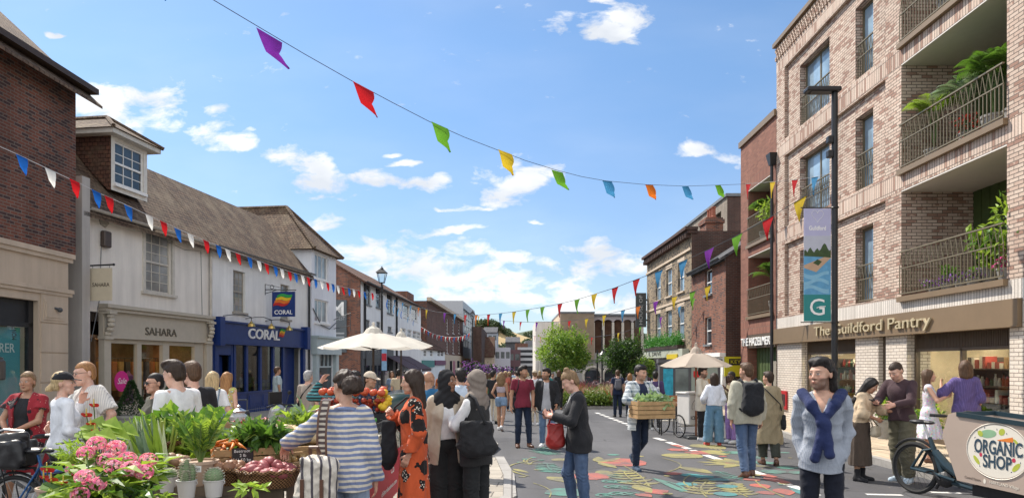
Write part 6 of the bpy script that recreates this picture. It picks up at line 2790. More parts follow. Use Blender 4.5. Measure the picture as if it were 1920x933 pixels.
bunting('large coloured bunting swooping across the sky from upper left to the red brick flats',depth([(250,-95),(330,-42),(403,2),(487,52),(570,101),(660,152),(735,192),(805,228),(870,257),(932,281),(985,301),(1040,318),(1090,331),(1135,339),(1210,346),(1285,349),(1345,347),(1398,345)],9.0,24.2),[(268,'b'),(508,'p'),(680,'r'),(822,'g'),(944,'y'),(1048,'g'),(1138,'b'),(1217,'o'),(1287,'b'),(1347,'g')],.44,.006,1.9,1.25,sway=.55)
bunting('short coloured bunting along the front of the mixed brick flats',depth([(1398,345),(1447,341),(1490,337),(1528,332),(1556,326)],24.2,19.6),[(1403,'r'),(1448,'y'),(1490,'r'),(1527,'b')],.34,.006,.5,1.6,sway=.05)
bunting('long bunting falling from the mixed brick flats to the dark brick terrace',depth([(1556,340),(1502,372),(1440,410),(1383,441),(1330,467),(1281,489),(1235,508),(1192,524),(1153,539),(1115,551),(1083,561),(1050,569),(1018,575),(990,580),(964,584),(939,587),(916,589),(893,590),(873,590),(853,588),(834,586),(817,584),(800,580),(770,572),(736,560)],19.6,60),[(1500,'y'),(1440,'r'),(1382,'g'),(1330,'p'),(1280,'b'),(1235,'b'),(1193,'r'),(1153,'r'),(1115,'y'),(1083,'g'),(1050,'r'),(1018,'g'),(990,'g'),(964,'y'),(939,'b'),(916,'r'),(893,'o'),(873,'r'),(853,'b'),(834,'p'),(800,'y'),(785,'o'),(770,'b'),(755,'b'),(741,'b')],.50,.012,.25,1.35,sway=.02)
bunting('bunting from the buff brick house across to the lamp post in front of the store',depth([(1345,528),(1327,536),(1297,547),(1265,556),(1230,565),(1197,574),(1165,582),(1133,590),(1100,597),(1068,601),(1037,603),(1006,604),(976,603),(945,601),(915,596),(888,590)],27.5,61),[(1327,'y'),(1298,'g'),(1265,'y'),(1230,'p'),(1197,'o'),(1168,'b'),(1133,'y'),(1100,'y'),(1068,'r'),(1037,'g'),(1006,'p'),(976,'r'),(945,'p'),(915,'g'),(898,'y')],.46,.012,.2,1.3,sway=.02)
bunting('lowest far bunting strung between the trees and the buff brick house',depth([(1300,560),(1265,580),(1230,600),(1200,612),(1170,622),(1140,628),(1110,632),(1080,634),(1050,634),(1020,632),(990,628)],33,75),[(1300,'g'),(1275,'b'),(1240,'p'),(1200,'g'),(1160,'y'),(1110,'r'),(1094,'r'),(1066,'r'),(1053,'p'),(1014,'o'),(1003,'r')],.42,.012,.3,1.3,sway=.02)
LBM=plain('white_cord',(.6,.6,.6))
bp=[(-60,247),(0,275),(34,290),(70,307),(110,326),(150,344),(190,364),(230,381),(275,402),(325,425),(380,449),(430,469),(480,487),(540,508),(590,523),(640,537),(680,546),(714,552)]
bunting('red, white and blue bunting running along the left shops to the black lamp post',depth(bp,11.0,31.7),[(-35,'r'),(40,'n'),(94,'w'),(138,'r'),(179,'n'),(203,'r'),(241,'n'),(280,'w'),(305,'r'),(334,'n'),(358,'w'),(385,'r'),(408,'n'),(428,'w'),(447,'r'),(467,'n'),(485,'w'),(500,'r'),(515,'n'),(528,'w'),(542,'r'),(554,'n'),(567,'w'),(578,'r'),(590,'n'),(602,'w'),(613,'r'),(623,'n'),(633,'w'),(643,'r'),(653,'n'),(662,'w'),(672,'r'),(684,'n'),(697,'r')],.26,.006,.9,1.35,LBM,sway=.25)
bunting('blue bunting between the black lamp post and the long white building',depth([(717,552),(735,568),(750,580),(765,592),(785,606)],31.7,68),[(728,'n'),(740,'b'),(747,'b'),(754,'n'),(766,'b'),(776,'n')],.42,.012,.4,1.3,LBM)
bunting('red and white bunting sagging from the white cottage to the far lamp post',depth([(789,612),(805,622),(820,628),(836,631),(852,632),(868,630),(886,622)],78,62),[(p,'rwrnrw'[i%6]) for i,p in enumerate(range(792,884,4))],.40,.012,.2,1.4,LBM)
# ================================================================== lamp posts
def victorian(px,top,Y,label,hgt):
 b=GY(px,Y)
 t=thing('street_lamp',label,'street lamp',b,0)
 zt=P(px,top,Y).z-b.z
 s=1.0
 w=MB()
 w.lathe([(.14,-.1),(.14,.1),(.10,.14),(.11,.5),(.09,.55),(.075,.9),(.06,.95),(.05,zt-1.0),(.07,zt-.95),(.05,zt-.9),(.03,zt-.72)],(0,0,0),12)
 w.tube([(-.25,0,zt-1.15),(.25,0,zt-1.15)],.018,6)
 w.build('post',M_BLACK,t)
 w=MB()
 z0,z1=zt-.72,zt-.28
 for sx in (-1,1):
  for sy in (-1,1):
   w.tube([(sx*.11,sy*.11,z0),(sx*.20,sy*.20,z1)],.014,5)
 w.box(-.12,.12,-.12,.12,z0-.03,z0)
 w.add([(-.25,-.25,z1),(.25,-.25,z1),(.25,.25,z1),(-.25,.25,z1),(-.09,-.09,z1+.17),(.09,-.09,z1+.17),(.09,.09,z1+.17),(-.09,.09,z1+.17)],[(3,2,1,0),(4,5,6,7),(0,1,5,4),(1,2,6,5),(2,3,7,6),(3,0,4,7)])
 w.lathe([(.07,0),(.08,.05),(.02,.08),(.035,.12),(.0,.16)],(0,0,z1+.17),8)
 ln=w.build('lantern',M_BLACK,t)
 w=MB()
 w.add([(-.10,-.10,z0),(.10,-.10,z0),(.10,.10,z0),(-.10,.10,z0),(-.19,-.19,z1),(.19,-.19,z1),(.19,.19,z1),(-.19,.19,z1)],[(0,1,5,4),(1,2,6,5),(2,3,7,6),(3,0,4,7)])
 w.build('lantern_glass',glass_clear('frosted_lantern',(.85,.88,.88)),ln)
 return t
victorian(716,500,32,'tall black lantern lamp post beside the cream market parasol',6)
victorian(886,582,62,'far black lantern lamp post in front of the glass corner building',6)
nt=thing('notice_plate','small red and white notice plate on the black lamp post','notice',GY(720.5,31.85))
w=MB()
w.box(-.12,.12,-.02,.0,P(0,694,31.8).z-gz(31.85),P(0,652,31.8).z-gz(31.85))
pb=w.build('plate',plain('plate_blue',(.25,.42,.6)),nt)
w=MB()
w.box(-.11,.11,-.026,-.021,P(0,676,31.8).z-gz(31.85),P(0,662,31.8).z-gz(31.85))
w.build('red_panel',plain('plate_red',(.5,.03,.05)),pb)
Lm=GY(1565,14.7)
lp=thing('street_lamp','tall black modern lamp post on the right pavement carrying the banner','street lamp',(Lm.x,Lm.y,Lm.z+.12),0)
zt=P(1565,168,14.7).z-Lm.z-.12
w=MB()
w.lathe([(.085,-.1),(.085,1.1),(.065,1.15),(.062,zt)],(0,0,0),14)
w.build('post',M_BLACK,lp)
w=MB()
w.bbox(-.62,.10,-.13,.13,zt-.06,zt+.03,.02)
w.box(-.52,-.1,-.10,.10,zt-.075,zt-.061)
w.build('lamp_head',M_BLACK,lp)
for z in (6.15,6.45):
 w=MB()
 zz=z
 w.bbox(-.16,-.05,-.07,.07,zz-.05,zz+.1,.015)
 w.build('bracket_box',M_BLACK,lp)
bt,bb_=P(0,391,14.7).z-Lm.z-.12,P(0,602,14.7).z-Lm.z-.12
w=MB()
for z in (bt+.02,bb_-.02):
 w.tube([(-.72,0,z),(.0,0,z)],.012,6)
 w.ring((0,0,z),(0,0,1),.075,.014,14,6)
w.build('banner_arm',M_BLACK,lp)
bn=thing('street_banner','long lilac and teal street banner with pool picture hanging from the modern lamp post','banner',(Lm.x,Lm.y,Lm.z+.12),0)
def zf(py):
 return P(0,py,14.7).z-Lm.z-.12
x0b,x1b=-.655,-.085
BNC=[plain('banner_lilac',(.40,.40,.58),.6,.05),plain('banner_teal',(.02,.20,.20),.6,.05),plain('banner_sky',(.42,.44,.52),.6,.06),plain('banner_trees',(.04,.075,.025),.6,.4,12),plain('banner_pool',(.10,.30,.50),.6,.2,8),plain('banner_path',(.45,.30,.20),.6,.1),plain('banner_slide',(.20,.42,.58),.6,.15),plain('banner_white',(.75,.75,.75),.6,.05)]
w=MB()
n=8
for (a,b,m) in ((391,442,0),(442,478,2),(478,552,4),(552,602,1)):
 w.box(x0b,x1b,-.012,.0,zf(b),zf(a),m)
cl=w.build('cloth',BNC,bn)
def banner_shape(pts,m,d=.0125):
 w=MB()
 px0,px1=1507,1558
 w.poly([(x0b+(x-px0)/(px1-px0)*(x1b-x0b),-d,zf(y)) for x,y in pts])
 w.build('print',BNC[m],cl)
tr=[(1507,480)]
for i in range(17):
 tr.append((1507+i*51/16,470-[0,2,-3,4,6,0,-3,2,5,0,3,10,14,12,5,0,2][i]))
tr.append((1558,483))
banner_shape(tr[::-1],3)
banner_shape([(1507,497),(1507,502),(1530,510),(1558,483),(1545,482)],5,.0131)
banner_shape([(1524,493),(1534,498),(1541,490),(1532,486)],3,.0137)
for k in range(3):
 pts=[]
 for i in range(11):
  t=i/10
  pts.append((1507+47*t,512+k*13+4*math.sin(t*5+k*1.7)))
 for i in range(11):
  t=1-i/10
  pts.append((1507+47*t,519+k*13+5*math.sin(t*5+k*1.7)))
 banner_shape(pts,6,.0131)
lettering('Guildford',.125,BNC[7],cl,((x0b+x1b)/2,-.0145,zf(428)),width=.36,extrude=.001,bold=.003)
w=MB()
hp=[]
for i in range(25):
 t=2*math.pi*i/24
 hp.append(((x0b+x1b)/2+.0078*16*math.sin(t)**3,-.016,zf(404)+.0088*(13*math.cos(t)-5*math.cos(2*t)-2*math.cos(3*t)-math.cos(4*t))))
w.tube(hp,.004,4)
w.build('heart_emblem',BNC[7],cl)
lettering('G',.50,BNC[7],cl,((x0b+x1b)/2,-.0145,zf(577)),extrude=.001)
w=MB()
w.tube([((x0b+x1b)/2-.02,-.016,zf(577)),((x0b+x1b)/2+.06,-.016,zf(574.5)),((x0b+x1b)/2+.17,-.016,zf(574))],.009,4)
w.build('emblem_wave',BNC[7],cl)
for px,top,Y,lab in ((1120,655,44,'thin black post in front of the store arches'),(1129,618,52,'slim black lamp with bell shade before the arched windows')):
 b=GY(px,Y)
 t=thing('lamp_post',lab,'lamp post',b)
 h=P(px,top,Y).z-b.z
 w=MB()
 w.tube([(0,0,-.1),(0,0,h)],[.07,.05],8)
 pq=w.build('post',M_BLACK,t)
 if px==1129:
  w=MB()
  w.tube([(0,0,h-.1),(.03,0,h-.3)],.03,5)
  w.lathe([(.06,.3),(.12,.15),(.34,-.1),(.36,-.16),(.3,-.14)],(.08,-.08,h-1.75),12)
  w.build('lamp_shade',M_BLACK,t)
# ================================================================== parasols
def parasol(px,Y,zedge,ztop,r,mat,label,polem,sides=8,px_pole=None):
 b=GY(px,Y)
 t=thing('parasol',label,'parasol',b)
 ze,zt_=zedge-b.z,ztop-b.z
 w=MB()
 vs,fs=[(0,0,zt_)],[]
 m=6
 for j in range(1,m+1):
  f=j/m
  for k in range(sides*4):
   a=2*math.pi*k/(sides*4)
   sag=1-.06*abs(math.sin(a*sides/2))*f
   poly=math.cos(math.pi/sides)/math.cos((a%(2*math.pi/sides))-math.pi/sides)
   z=zt_-(zt_-ze)*(f**1.12)+.03*(1-f)*f
   vs.append((r*f*poly*sag*math.cos(a),r*f*poly*sag*math.sin(a),z-.05*f*abs(math.sin(a*sides/2))))
 n=sides*4
 for k in range(n):
  fs.append((0,1+k,1+(k+1)%n))
 for j in range(m-1):
  for k in range(n):
   fs.append((1+j*n+k,1+(j+1)*n+k,1+(j+1)*n+(k+1)%n,1+j*n+(k+1)%n))
 w.add(vs,fs)
 cn=w.build('canopy',mat,t,smooth='auto')
 w=MB()
 w.lathe([(r*.2,zt_-.12),(r*.12,zt_+.02),(.04,zt_+.08),(.03,zt_+.16),(0,zt_+.18)],(0,0,.03),10)
 w.build('vent_cap',mat,cn)
 w=MB()
 w.tube([(0,0,0),(0,0,zt_)],.026,8)
 w.build('pole',polem,t)
 w=MB()
 for k in range(sides):
  a=2*math.pi*k/sides
  w.tube([(0,0,zt_-.06),(r*.97*math.cos(a),r*.97*math.sin(a),ze-.0)],.010,4)
  w.tube([(0,0,ze-.05),(r*.5*math.cos(a),r*.5*math.sin(a),(ze+zt_)/2-.05)],.010,4)
 w.build('ribs',polem,t)
 w=MB()
 w.bbox(-.28,.28,-.28,.28,0,.07,.02)
 w.build('base',M_DARKGREY,t)
 return t
def canvas(name,c):
 t=NT(name)
 col=t.ramp(t.noise(t.coord('Object'),3,4),[(.3,dark(c,.92)),(.7,c)])
 t.base(col,.85,0,.2)
 tr=t.n('ShaderNodeBsdfTranslucent',{'Color':col})
 mx=t.n('ShaderNodeMixShader')
 mx.inputs[0].default_value=.35
 t.t.links.new(t.b.outputs[0],mx.inputs[1])
 t.t.links.new(tr.outputs[0],mx.inputs[2])
 t.t.links.new(mx.outputs[0],t.out.inputs[0])
 return t.m
CANV=canvas('cream_canvas',(.74,.70,.62))
parasol(700,16.0,P(0,651,16).z,P(0,620,16).z,1.30,CANV,'large cream market parasol left of the black lamp post',M_WOODDARK)
parasol(752,20.5,P(0,648,20.5).z,P(0,628,20.5).z,.95,CANV,'smaller cream parasol partly hidden behind the large one',M_WOODDARK)
parasol(1305,17.6,P(0,685,17.6).z,P(0,657,17.6).z,.93,canvas('stone_canvas',(.56,.48,.40)),'beige parasol shading the ice cream tricycle',plain('teak',(.25,.09,.04),.5),6)
# ================================================================== bicycles
def wheel(mb_tyre,mb_rim,c,ax,r,tw=.022,spokes=18):
 mb_tyre.ring(c,ax,r-tw,tw,36,7)
 mb_rim.ring(c,ax,r-tw*2.1,tw*.5,36,5)
 c=Vector(c)
 ax=Vector(ax).normalized()
 u=Vector((0,0,1))
 w_=ax.cross(u)
 mb_rim.tube([c-ax*.05,c+ax*.05],.022,8)
 for k in range(spokes):
  a=2*math.pi*k/spokes
  d=u*math.cos(a)+w_*math.sin(a)
  mb_rim.tube([c+ax*.03*(1 if k%2 else -1),c+d*(r-tw*2.2)],.0022,3,cap=False)
TYRE=plain('tyre_rubber',(.018,.018,.018),.8,.2,30)
def bicycle(loc,rot,label,framem,r=.34,basket=False,group=None):
 t=thing('bicycle',label,'bicycle',loc,rot,group)
 for x in (0,1.05):
  a,b=MB(),MB()
  wheel(a,b,(x,0,r),(0,1,0),r)
  wo_=b.build('wheel',M_ALU,t)
  a.build('tyre',TYRE,wo_)
  a=MB()
  a.ring((x,0,r),(0,1,0),r+.025,.014,16,5,None,-.6 if x==0 else -1.0,2.0 if x==0 else 1.3)
  a.build('mudguard',M_BLACK,t)
 w=MB()
 bb,st,hd=(.43,0,.29),(.27,0,.78),(.86,0,.80)
 for a,b,q in (((0,0,r),bb,.012),(bb,st,.017),(st,(.24,0,.88),.014),(bb,(.88,0,.66),.02),((.29,0,.70),hd,.018),((0,.05,r),st,.010),((0,-.05,r),st,.010),((.91,0,.64),(.84,0,.92),.02),((.92,.05,.6),(1.05,.06,r),.013),((.92,-.05,.6),(1.05,-.06,r),.013)):
  w.tube([a,b],q,8)
 w.build('frame',framem,t)
 w=MB()
 w.tube([(.84,0,.92),(.82,0,1.02),(.80,.12,1.05),(.70,.30,1.03)],.013,7)
 w.tube([(.82,0,1.02),(.80,-.12,1.05),(.70,-.30,1.03)],.013,7)
 w.build('handlebar',M_ALU,t)
 w=MB()
 w.ball((.20,0,.92),(.12,.085,.035),12,6)
 w.ball((.32,0,.925),(.10,.035,.028),10,6)
 w.build('saddle',LEATHER,t)
 w=MB()
 w.ring(bb,(0,1,0),.09,.008,20,5)
 w.tube([(.43,.07,.29),(.50,.07,.14),(.50,.16,.14)],.011,6)
 w.tube([(.43,-.07,.29),(.36,-.07,.44),(.36,-.16,.44)],.011,6)
 w.build('crank',M_ALU,t)
 w=MB()
 w.box(-.28,.16,-.07,.07,2*r+.06,2*r+.075)
 w.tube([(0,.06,r),(-.1,.06,2*r+.06)],.007,5)
 w.tube([(0,-.06,r),(-.1,-.06,2*r+.06)],.007,5)
 w.build('rack',M_BLACK,t)
 w=MB()
 w.box(-.34,-.30,-.03,.03,r+.26,r+.30)
 w.build('reflector',plain('orange_reflector',(.7,.2,.02),.3),t)
 return t
b0=GY(30,6.75)
bicycle(b0,R(-8),'blue bicycle with black basket bag parked at the flower stall',plain('blue_frame',(.03,.10,.26),.35,.1,metal=.3))
sd=sdf_mesh('basket_bag',[Grp([Box((0,0,.13),(.19,.15,.13),r=.03),Cap((-.14,-.05,.25),(.15,-.02,.30),.07,.05),Cap((.13,-.1,.22),(.20,-.12,.08),.06,.04)],.03)],.012,LEATHER,post= lambda p,d:d+folds(p,3,26)*.012,loc=(b0.x-.06,b0.y,b0.z+.76))
tag(sd,'black leather basket bag on the rear rack of the blue bicycle','bag')
cb0=Vector((5.58,9.6,gz(9.6)))
cdir=math.atan2(-.94,.35)
cb_=thing('cargo_bike','beige box cargo bike with ORGANIC SHOP logo parked on the right','cargo bike',cb0,cdir)
CBF=plain('petrol_blue_frame',(.03,.055,.07),.35,.1,5,metal=.3)
a,b=MB(),MB()
wheel(a,b,(0,0,.36),(0,1,0),.36,.028,28)
wo_=b.build('wheel',plain('black_rim',(.05,.05,.05),.4,metal=.5),cb_)
a.build('tyre',TYRE,wo_)
a=MB()
a.ring((0,0,.36),(0,1,0),.395,.02,20,6,None,-.9,2.2)
a.build('mudguard',M_BLACK,cb_)
w=MB()
w.tube([(0,.07,.36),(.35,.07,.33),(.62,.05,.28)],.022,8)
w.tube([(0,-.07,.36),(.35,-.07,.33),(.62,-.05,.28)],.022,8)
w.tube([(0,.07,.36),(.16,.05,.62),(.30,0,.66)],.018,8)
w.tube([(0,-.07,.36),(.16,-.05,.62),(.30,0,.66)],.018,8)
w.tube([(.22,0,.80),(.30,0,.62),(.42,0,.34),(.44,0,.26)],[.028,.034,.045,.05],10)
w.tube([(.30,0,.62),(.46,0,.46),(.62,0,.36),(.80,0,.34)],[.05,.06,.055,.045],10)
w.tube([(.44,0,.26),(.9,0,.20),(2.2,0,.17)],.035,8)
w.build('frame',CBF,cb_)
w=MB()
w.ball((.45,0,.27),(.13,.08,.11),14,9)
w.ring((.45,0,.27),(0,1,0),.10,.012,24,5)
w.tube([(.45,-.10,.27),(.33,-.10,.36),(.33,-.2,.36)],.013,6)
w.tube([(.45,.10,.27),(.57,.10,.18),(.57,.2,.18)],.013,6)
w.build('motor',M_BLACK,cb_)
w=MB()
w.tube([(.22,0,.78),(.14,0,.98)],.017,8)
w.build('seat_post',M_ALU,cb_)
w=MB()
w.ball((.05,0,1.0),(.13,.085,.035),14,7)
w.ball((.19,0,1.0),(.11,.038,.028),12,7)
w.build('saddle',LEATHER,cb_)
w=MB()
w.tube([(.80,0,.34),(.74,0,.8),(.72,0,1.06)],.024,8)
w.tube([(.72,0,1.06),(.70,.12,1.12),(.56,.32,1.13)],.014,7)
w.tube([(.72,0,1.06),(.70,-.12,1.12),(.56,-.32,1.13)],.014,7)
w.tube([(.62,-.22,1.125),(.50,-.35,1.13)],.02,8)
w.tube([(.62,.22,1.125),(.50,.35,1.13)],.02,8)
w.ball((.76,0,1.15),(.06,.09,.05),10,6)
w.ball((.70,-.16,1.15),(.05,.03,.03),8,5)
w.build('handlebar',M_BLACK,cb_)
BX=plain('beige_ply',(.42,.33,.27),.5,.06,3)
prof=[(.66,.88),(.74,1.16),(.84,1.19),(2.35,1.08),(2.35,.36),(2.15,.27),(.86,.34)]
w=MB()
for y in (-.33,.31):
 w.prism([(x,y,z) for x,z in prof],(0,.02,0))
w.box(2.33,2.349,-.31,.31,.37,1.08)
w.box(.88,2.2,-.31,.31,.33,.35)
w.add([(.66,-.31,.88),(.66,.31,.88),(.865,.31,.345),(.865,-.31,.345)],[(0,1,2,3)])
w.add([(.66,-.31,.88),(.66,.31,.88),(.74,.31,1.155),(.74,-.31,1.155)],[(3,2,1,0)])
bx=w.build('cargo_box',BX,cb_)
w=MB()
for y in (-.345,.305):
 w.prism([(.86,y,1.14),(.86,y,1.195),(2.37,y,1.085),(2.37,y,1.03)],(0,.04,0))
w.box(.86,.89,-.305,.305,1.14,1.194)
w.build('rim',CBF,bx)
w=MB()
w.poly([(.76,-.3,1.08),(2.3,-.3,1.0),(2.3,.3,1.0),(.76,.3,1.08)])
w.build('box_lid',plain('grey_lid',(.20,.21,.22),.5),bx)
w=MB()
w.tube([(1.3,-.2,.2),(1.3,-.28,.02)],.02,6)
w.tube([(1.3,.2,.2),(1.3,.28,.02)],.02,6)
w.box(1.0,2.3,-.25,.25,.17,.30)
w.build('stand',M_BLACK,cb_)
a,b=MB(),MB()
wheel(a,b,(2.55,0,.26),(0,1,0),.26,.028,20)
wo_=b.build('wheel',M_ALU,cb_)
a.build('tyre',TYRE,wo_)
lc=(1.36,.76)
LK=.67
LOGO=[plain('logo_cream',(.74,.68,.58),.6,.04),plain('logo_navy',(.03,.06,.09),.6,.1),plain('logo_sage',(.25,.42,.25),.6,.1),plain('logo_lime',(.42,.46,.06),.6,.1),plain('logo_carrot',(.70,.20,.03),.6,.1),plain('logo_berry',(.5,.04,.08),.6,.1)]
def logo_poly(pts,m,d,parent,name='logo_shape'):
 w=MB()
 w.prism([(lc[0]+x*LK,-.330-d+.0015,lc[1]+z) for x,z in pts],(0,-.0015,0))
 return w.build(name,LOGO[m],parent)
lg=logo_poly([(.54*math.cos(t),.315*math.sin(t)) for t in np.linspace(0,6.283,49)[:-1]],0,.003,bx,'logo')
w=MB()
w.tube([(lc[0]+.555*LK*math.cos(t),-.333,lc[1]+.330*math.sin(t)) for t in np.linspace(0,6.283,49)],.006,4)
w.build('logo_border',LOGO[0],lg)
lettering('ORGANIC',.17,LOGO[1],lg,(lc[0]+.01,-.336,lc[1]+.035),width=.57,extrude=.001,bold=.004,hs=1.35)
lettering('SHOP',.17,LOGO[1],lg,(lc[0]-.0,-.336,lc[1]-.135),width=.34,extrude=.001,bold=.004,hs=1.25)
ell= lambda cx,cz,a,b,r=0:[(cx+a*math.cos(t)*math.cos(r)-b*math.sin(t)*math.sin(r),cz+a*math.cos(t)*math.sin(r)+b*math.sin(t)*math.cos(r)) for t in np.linspace(0,6.283,21)[:-1]]
logo_poly(ell(-.16,.20,.15,.05,.08),2,.0045,lg)
logo_poly(ell(-.30,.195,.05,.035,-.3),3,.0055,lg)
logo_poly(ell(.085,.235,.055,.04,.3),3,.0045,lg)
logo_poly([(.0,.135),(.27,.185),(.285,.150),(.27,.120),(.02,.128)],4,.0045,lg)
logo_poly(ell(.33,.13,.06,.018,-.6),3,.0045,lg)
logo_poly(ell(-.37,-.13,.075,.028,-.7),3,.0045,lg)
logo_poly(ell(.33,-.16,.08,.032,.6),3,.0045,lg)
logo_poly(ell(-.29,-.06,.026,.026),5,.0045,lg)
logo_poly(ell(.29,-.08,.032,.026),5,.0045,lg)
rgl=random.Random(3)
for (x,z) in ((-.40,.14),(-.36,.23),(-.22,.27),(0,.26),(.17,.22),(.22,.09),(.40,.07),(-.40,-.03),(-.33,-.02),(.24,-.03),(.36,-.04),(.4,-.1),(-.24,-.1),(.23,-.13),(-.31,-.2),(.25,-.22)):
 a=rgl.uniform(0,3.1)
 logo_poly(ell(x,z,.012,.005,a),1,.0045,lg)
lettering('Central Square',.045,plain('faint_brown',(.26,.2,.16)),bx,(1.06,-.332,.395),width=.20,extrude=.001,tilt=-.06)
lettering('HARTLAND Village',.05,LOGO[0],bx,(1.44,-.332,.375),width=.34,extrude=.001,tilt=-.06)
w=MB()
w.prism([(1.21+.016*math.cos(t),-.3315,.385+.03*math.sin(t)) for t in np.linspace(0,6.283,13)[:-1]],(0,-.001,0))
w.build('drop_emblem',LOGO[0],bx)
ic0=GY(1300,17.9)
ice=thing('ice_cream_tricycle','white ice cream tricycle with cone emblem under the beige parasol','ice cream tricycle',ic0,R(18))
IW=plain('ice_white',(.62,.60,.57),.5,.06)
w=MB()
w.bbox(-.30,.30,-.28,.30,.34,1.12,.02)
w.bbox(-.33,.33,-.31,.33,1.122,1.17,.012)
body=w.build('cold_box',IW,ice)
lettering('ICE CREAM',.13,M_BLACK,body,(0,-.284,.52),width=.50,extrude=.001,bold=.002)
w=MB()
w.prism([(-.055,-.281,.78),(.055,-.281,.78),(0,-.281,.62)],(0,-.003,0))
for z,r_ in ((.81,.06),(.87,.05),(.92,.035)):
 w.ball((0,-.281,z),(r_,.004,.035),12,6)
w.ring((0,-.282,.80),(0,1,0),.22,.006,24,4,None,-1.9,1.9)
w.build('cone_emblem',plain('emblem_grey',(.12,.12,.12)),body)
for x in (-.42,.42):
 a,b=MB(),MB()
 wheel(a,b,(x,0,.30),(1,0,0),.30,.018,20)
 wo_=b.build('wheel',M_ALU,ice)
 a.build('tyre',TYRE,wo_)
a,b=MB(),MB()
wheel(a,b,(-.28,1.15,.34),(1,.25,0),.34,.018,20)
wo_=b.build('wheel',M_ALU,ice)
a.build('tyre',TYRE,wo_)
w=MB()
w.tube([(-.45,0,.30),(.45,0,.30)],.02,6)
w.tube([(0,.28,.36),(-.15,.75,.38),(-.28,1.15,.34)],.02,6)
w.tube([(-.15,.75,.38),(-.22,.95,.88)],.018,6)
w.tube([(0,.3,.9),(-.22,.95,.80)],.02,6)
w.tube([(-.28,1.15,.34),(-.22,.95,.80)],.012,6)
w.build('frame',M_CREAM,ice)
w=MB()
w.ball((-.24,1.0,.93),(.10,.14,.04),10,6)
w.build('saddle',plain('tan_leather',(.35,.2,.1),.5),ice)
w=MB()
w.box(-.30,.30,.32,.36,1.08,1.11)
w.build('push_bar',M_CREAM,ice)
cr=thing('wooden_crate','small wooden crate behind the saddle of the ice cream tricycle','crate',ice.matrix_world@Vector((0,0,0)),0)
cr.location=GY(1252,18.6)+Vector((0,0,.78))
w=MB()
for k in range(3):
 w.box(-.26,.26,-.17,-.155,.01+k*.09,.09+k*.09)
 w.box(-.26,.26,.155,.17,.01+k*.09,.09+k*.09)
 w.box(-.26,-.245,-.154,.154,.01+k*.09,.09+k*.09)
 w.box(.245,.26,-.154,.154,.01+k*.09,.09+k*.09)
w.box(-.24,.24,-.15,.15,0,.012)
w.build('slats',plain('warm_crate',(.34,.15,.07),.7,.25,14),cr)
ck=thing('crate_stand','dark stand holding the crate behind the ice cream tricycle','stand',GY(1252,18.6))
w=MB()
for sx in (-1,1):
 for sy in (-1,1):
  w.tube([(sx*.2,sy*.13,-.02),(sx*.2,sy*.13,.77)],.018,6)
w.box(-.25,.25,-.16,.16,.755,.778)
w.build('frame',M_BLACK,ck)
kb=GY(1288,24.5)
kio=thing('kiosk','snack kiosk with blue drinks fridge and burger poster behind the tricycle','kiosk',kb,R(-8))
w=MB()
w.box(-.95,1.15,0,.9,.0,2.0)
w.box(-1.0,1.2,-.15,.9,2.0,2.14)
body=w.build('body',plain('kiosk_grey',(.10,.095,.10),.6),kio)
w=MB()
w.box(-.82,-.48,-.02,-.003,.55,1.8)
w.build('blue_poster',plain('drink_blue',(.03,.36,.50),.4,.5,5),body)
w=MB()
w.box(-.40,.05,-.02,-.003,.5,1.8)
w.build('fridge_door',glass_dark('fridge_glass',(.16,.19,.18),.15),body)
w=MB()
w.box(.15,1.05,-.02,-.003,.55,1.85)
fp=w.build('food_poster',plain('poster_sage',(.30,.34,.29),.6,.1),body)
w=MB()
for z,r_,h_,m in ((1.30,.34,.16,0),(1.13,.36,.05,1),(1.02,.34,.08,2),(.90,.36,.06,3),(.78,.32,.10,0)):
 w.ball((.68,-.022,z),(r_,.012,h_),16,6,m)
w.build('burger',[plain('bun',(.42,.24,.12)),plain('lettuce',(.2,.32,.06)),plain('patty',(.12,.05,.03)),plain('cheese',(.6,.35,.05))],fp)
w=MB()
w.box(.22,.42,-.028,-.021,1.5,1.72)
w.build('price_tag',plain('tag_red',(.6,.02,.02)),fp)
sc=GY(556,12.4)
scoot=thing('motor_scooter','silver and black motor scooter parked behind the vegetable stall','scooter',sc,R(158))
SIL=plain('silver_fairing',(.42,.43,.44),.3,.08,metal=.5)
for x in (-.62,.62):
 a,b=MB(),MB()
 a.ring((x,0,.27),(0,1,0),.21,.06,24,8)
 wo_=a.build('wheel',TYRE,scoot)
 b.ring((x,0,.27),(0,1,0),.12,.03,18,6)
 b.tube([(x,-.05,.27),(x,.05,.27)],.06,10)
 b.build('rim',M_ALU,wo_)
o=sdf_mesh('fairing',[Grp([Cap((.60,0,.62),(.42,0,.98),.10,.12,(0,1,0),1.3),Cap((.62,0,.42),(.62,0,.60),.12,.10)],.06),Grp([Cap((-.6,0,.66),(-.1,0,.62),.15,.13),Cap((-.3,0,.42),(.1,0,.32),.13,.10),Cap((.1,0,.3),(.45,0,.38),.10,.10)],.08)],.02,SIL,scoot,kj=.05)
o=sdf_mesh('seat',[Grp([Cap((-.6,0,.84),(.0,0,.80),.10,.11,(0,0,1),.5)],.02)],.02,LEATHER,scoot)
w=MB()
w.tube([(.45,0,.95),(.38,0,1.08)],.04,8)
w.tube([(.36,-.34,1.06),(.40,0,1.1),(.36,.34,1.06)],.018,6)
w.tube([(.40,-.2,1.1),(.38,-.26,1.28)],.008,4)
w.ball((.38,-.27,1.30),(.02,.06,.04),8,5)
w.tube([(.62,.09,.30),(.5,.08,.8)],.025,6)
w.box(.46,.50,-.16,.16,1.1,1.32)
w.build('handlebar',M_BLACK,scoot)
w=MB()
w.box(-.82,-.76,-.10,.10,.62,.74)
w.build('tail_light',plain('red_lens',(.5,.01,.01),.2),scoot)
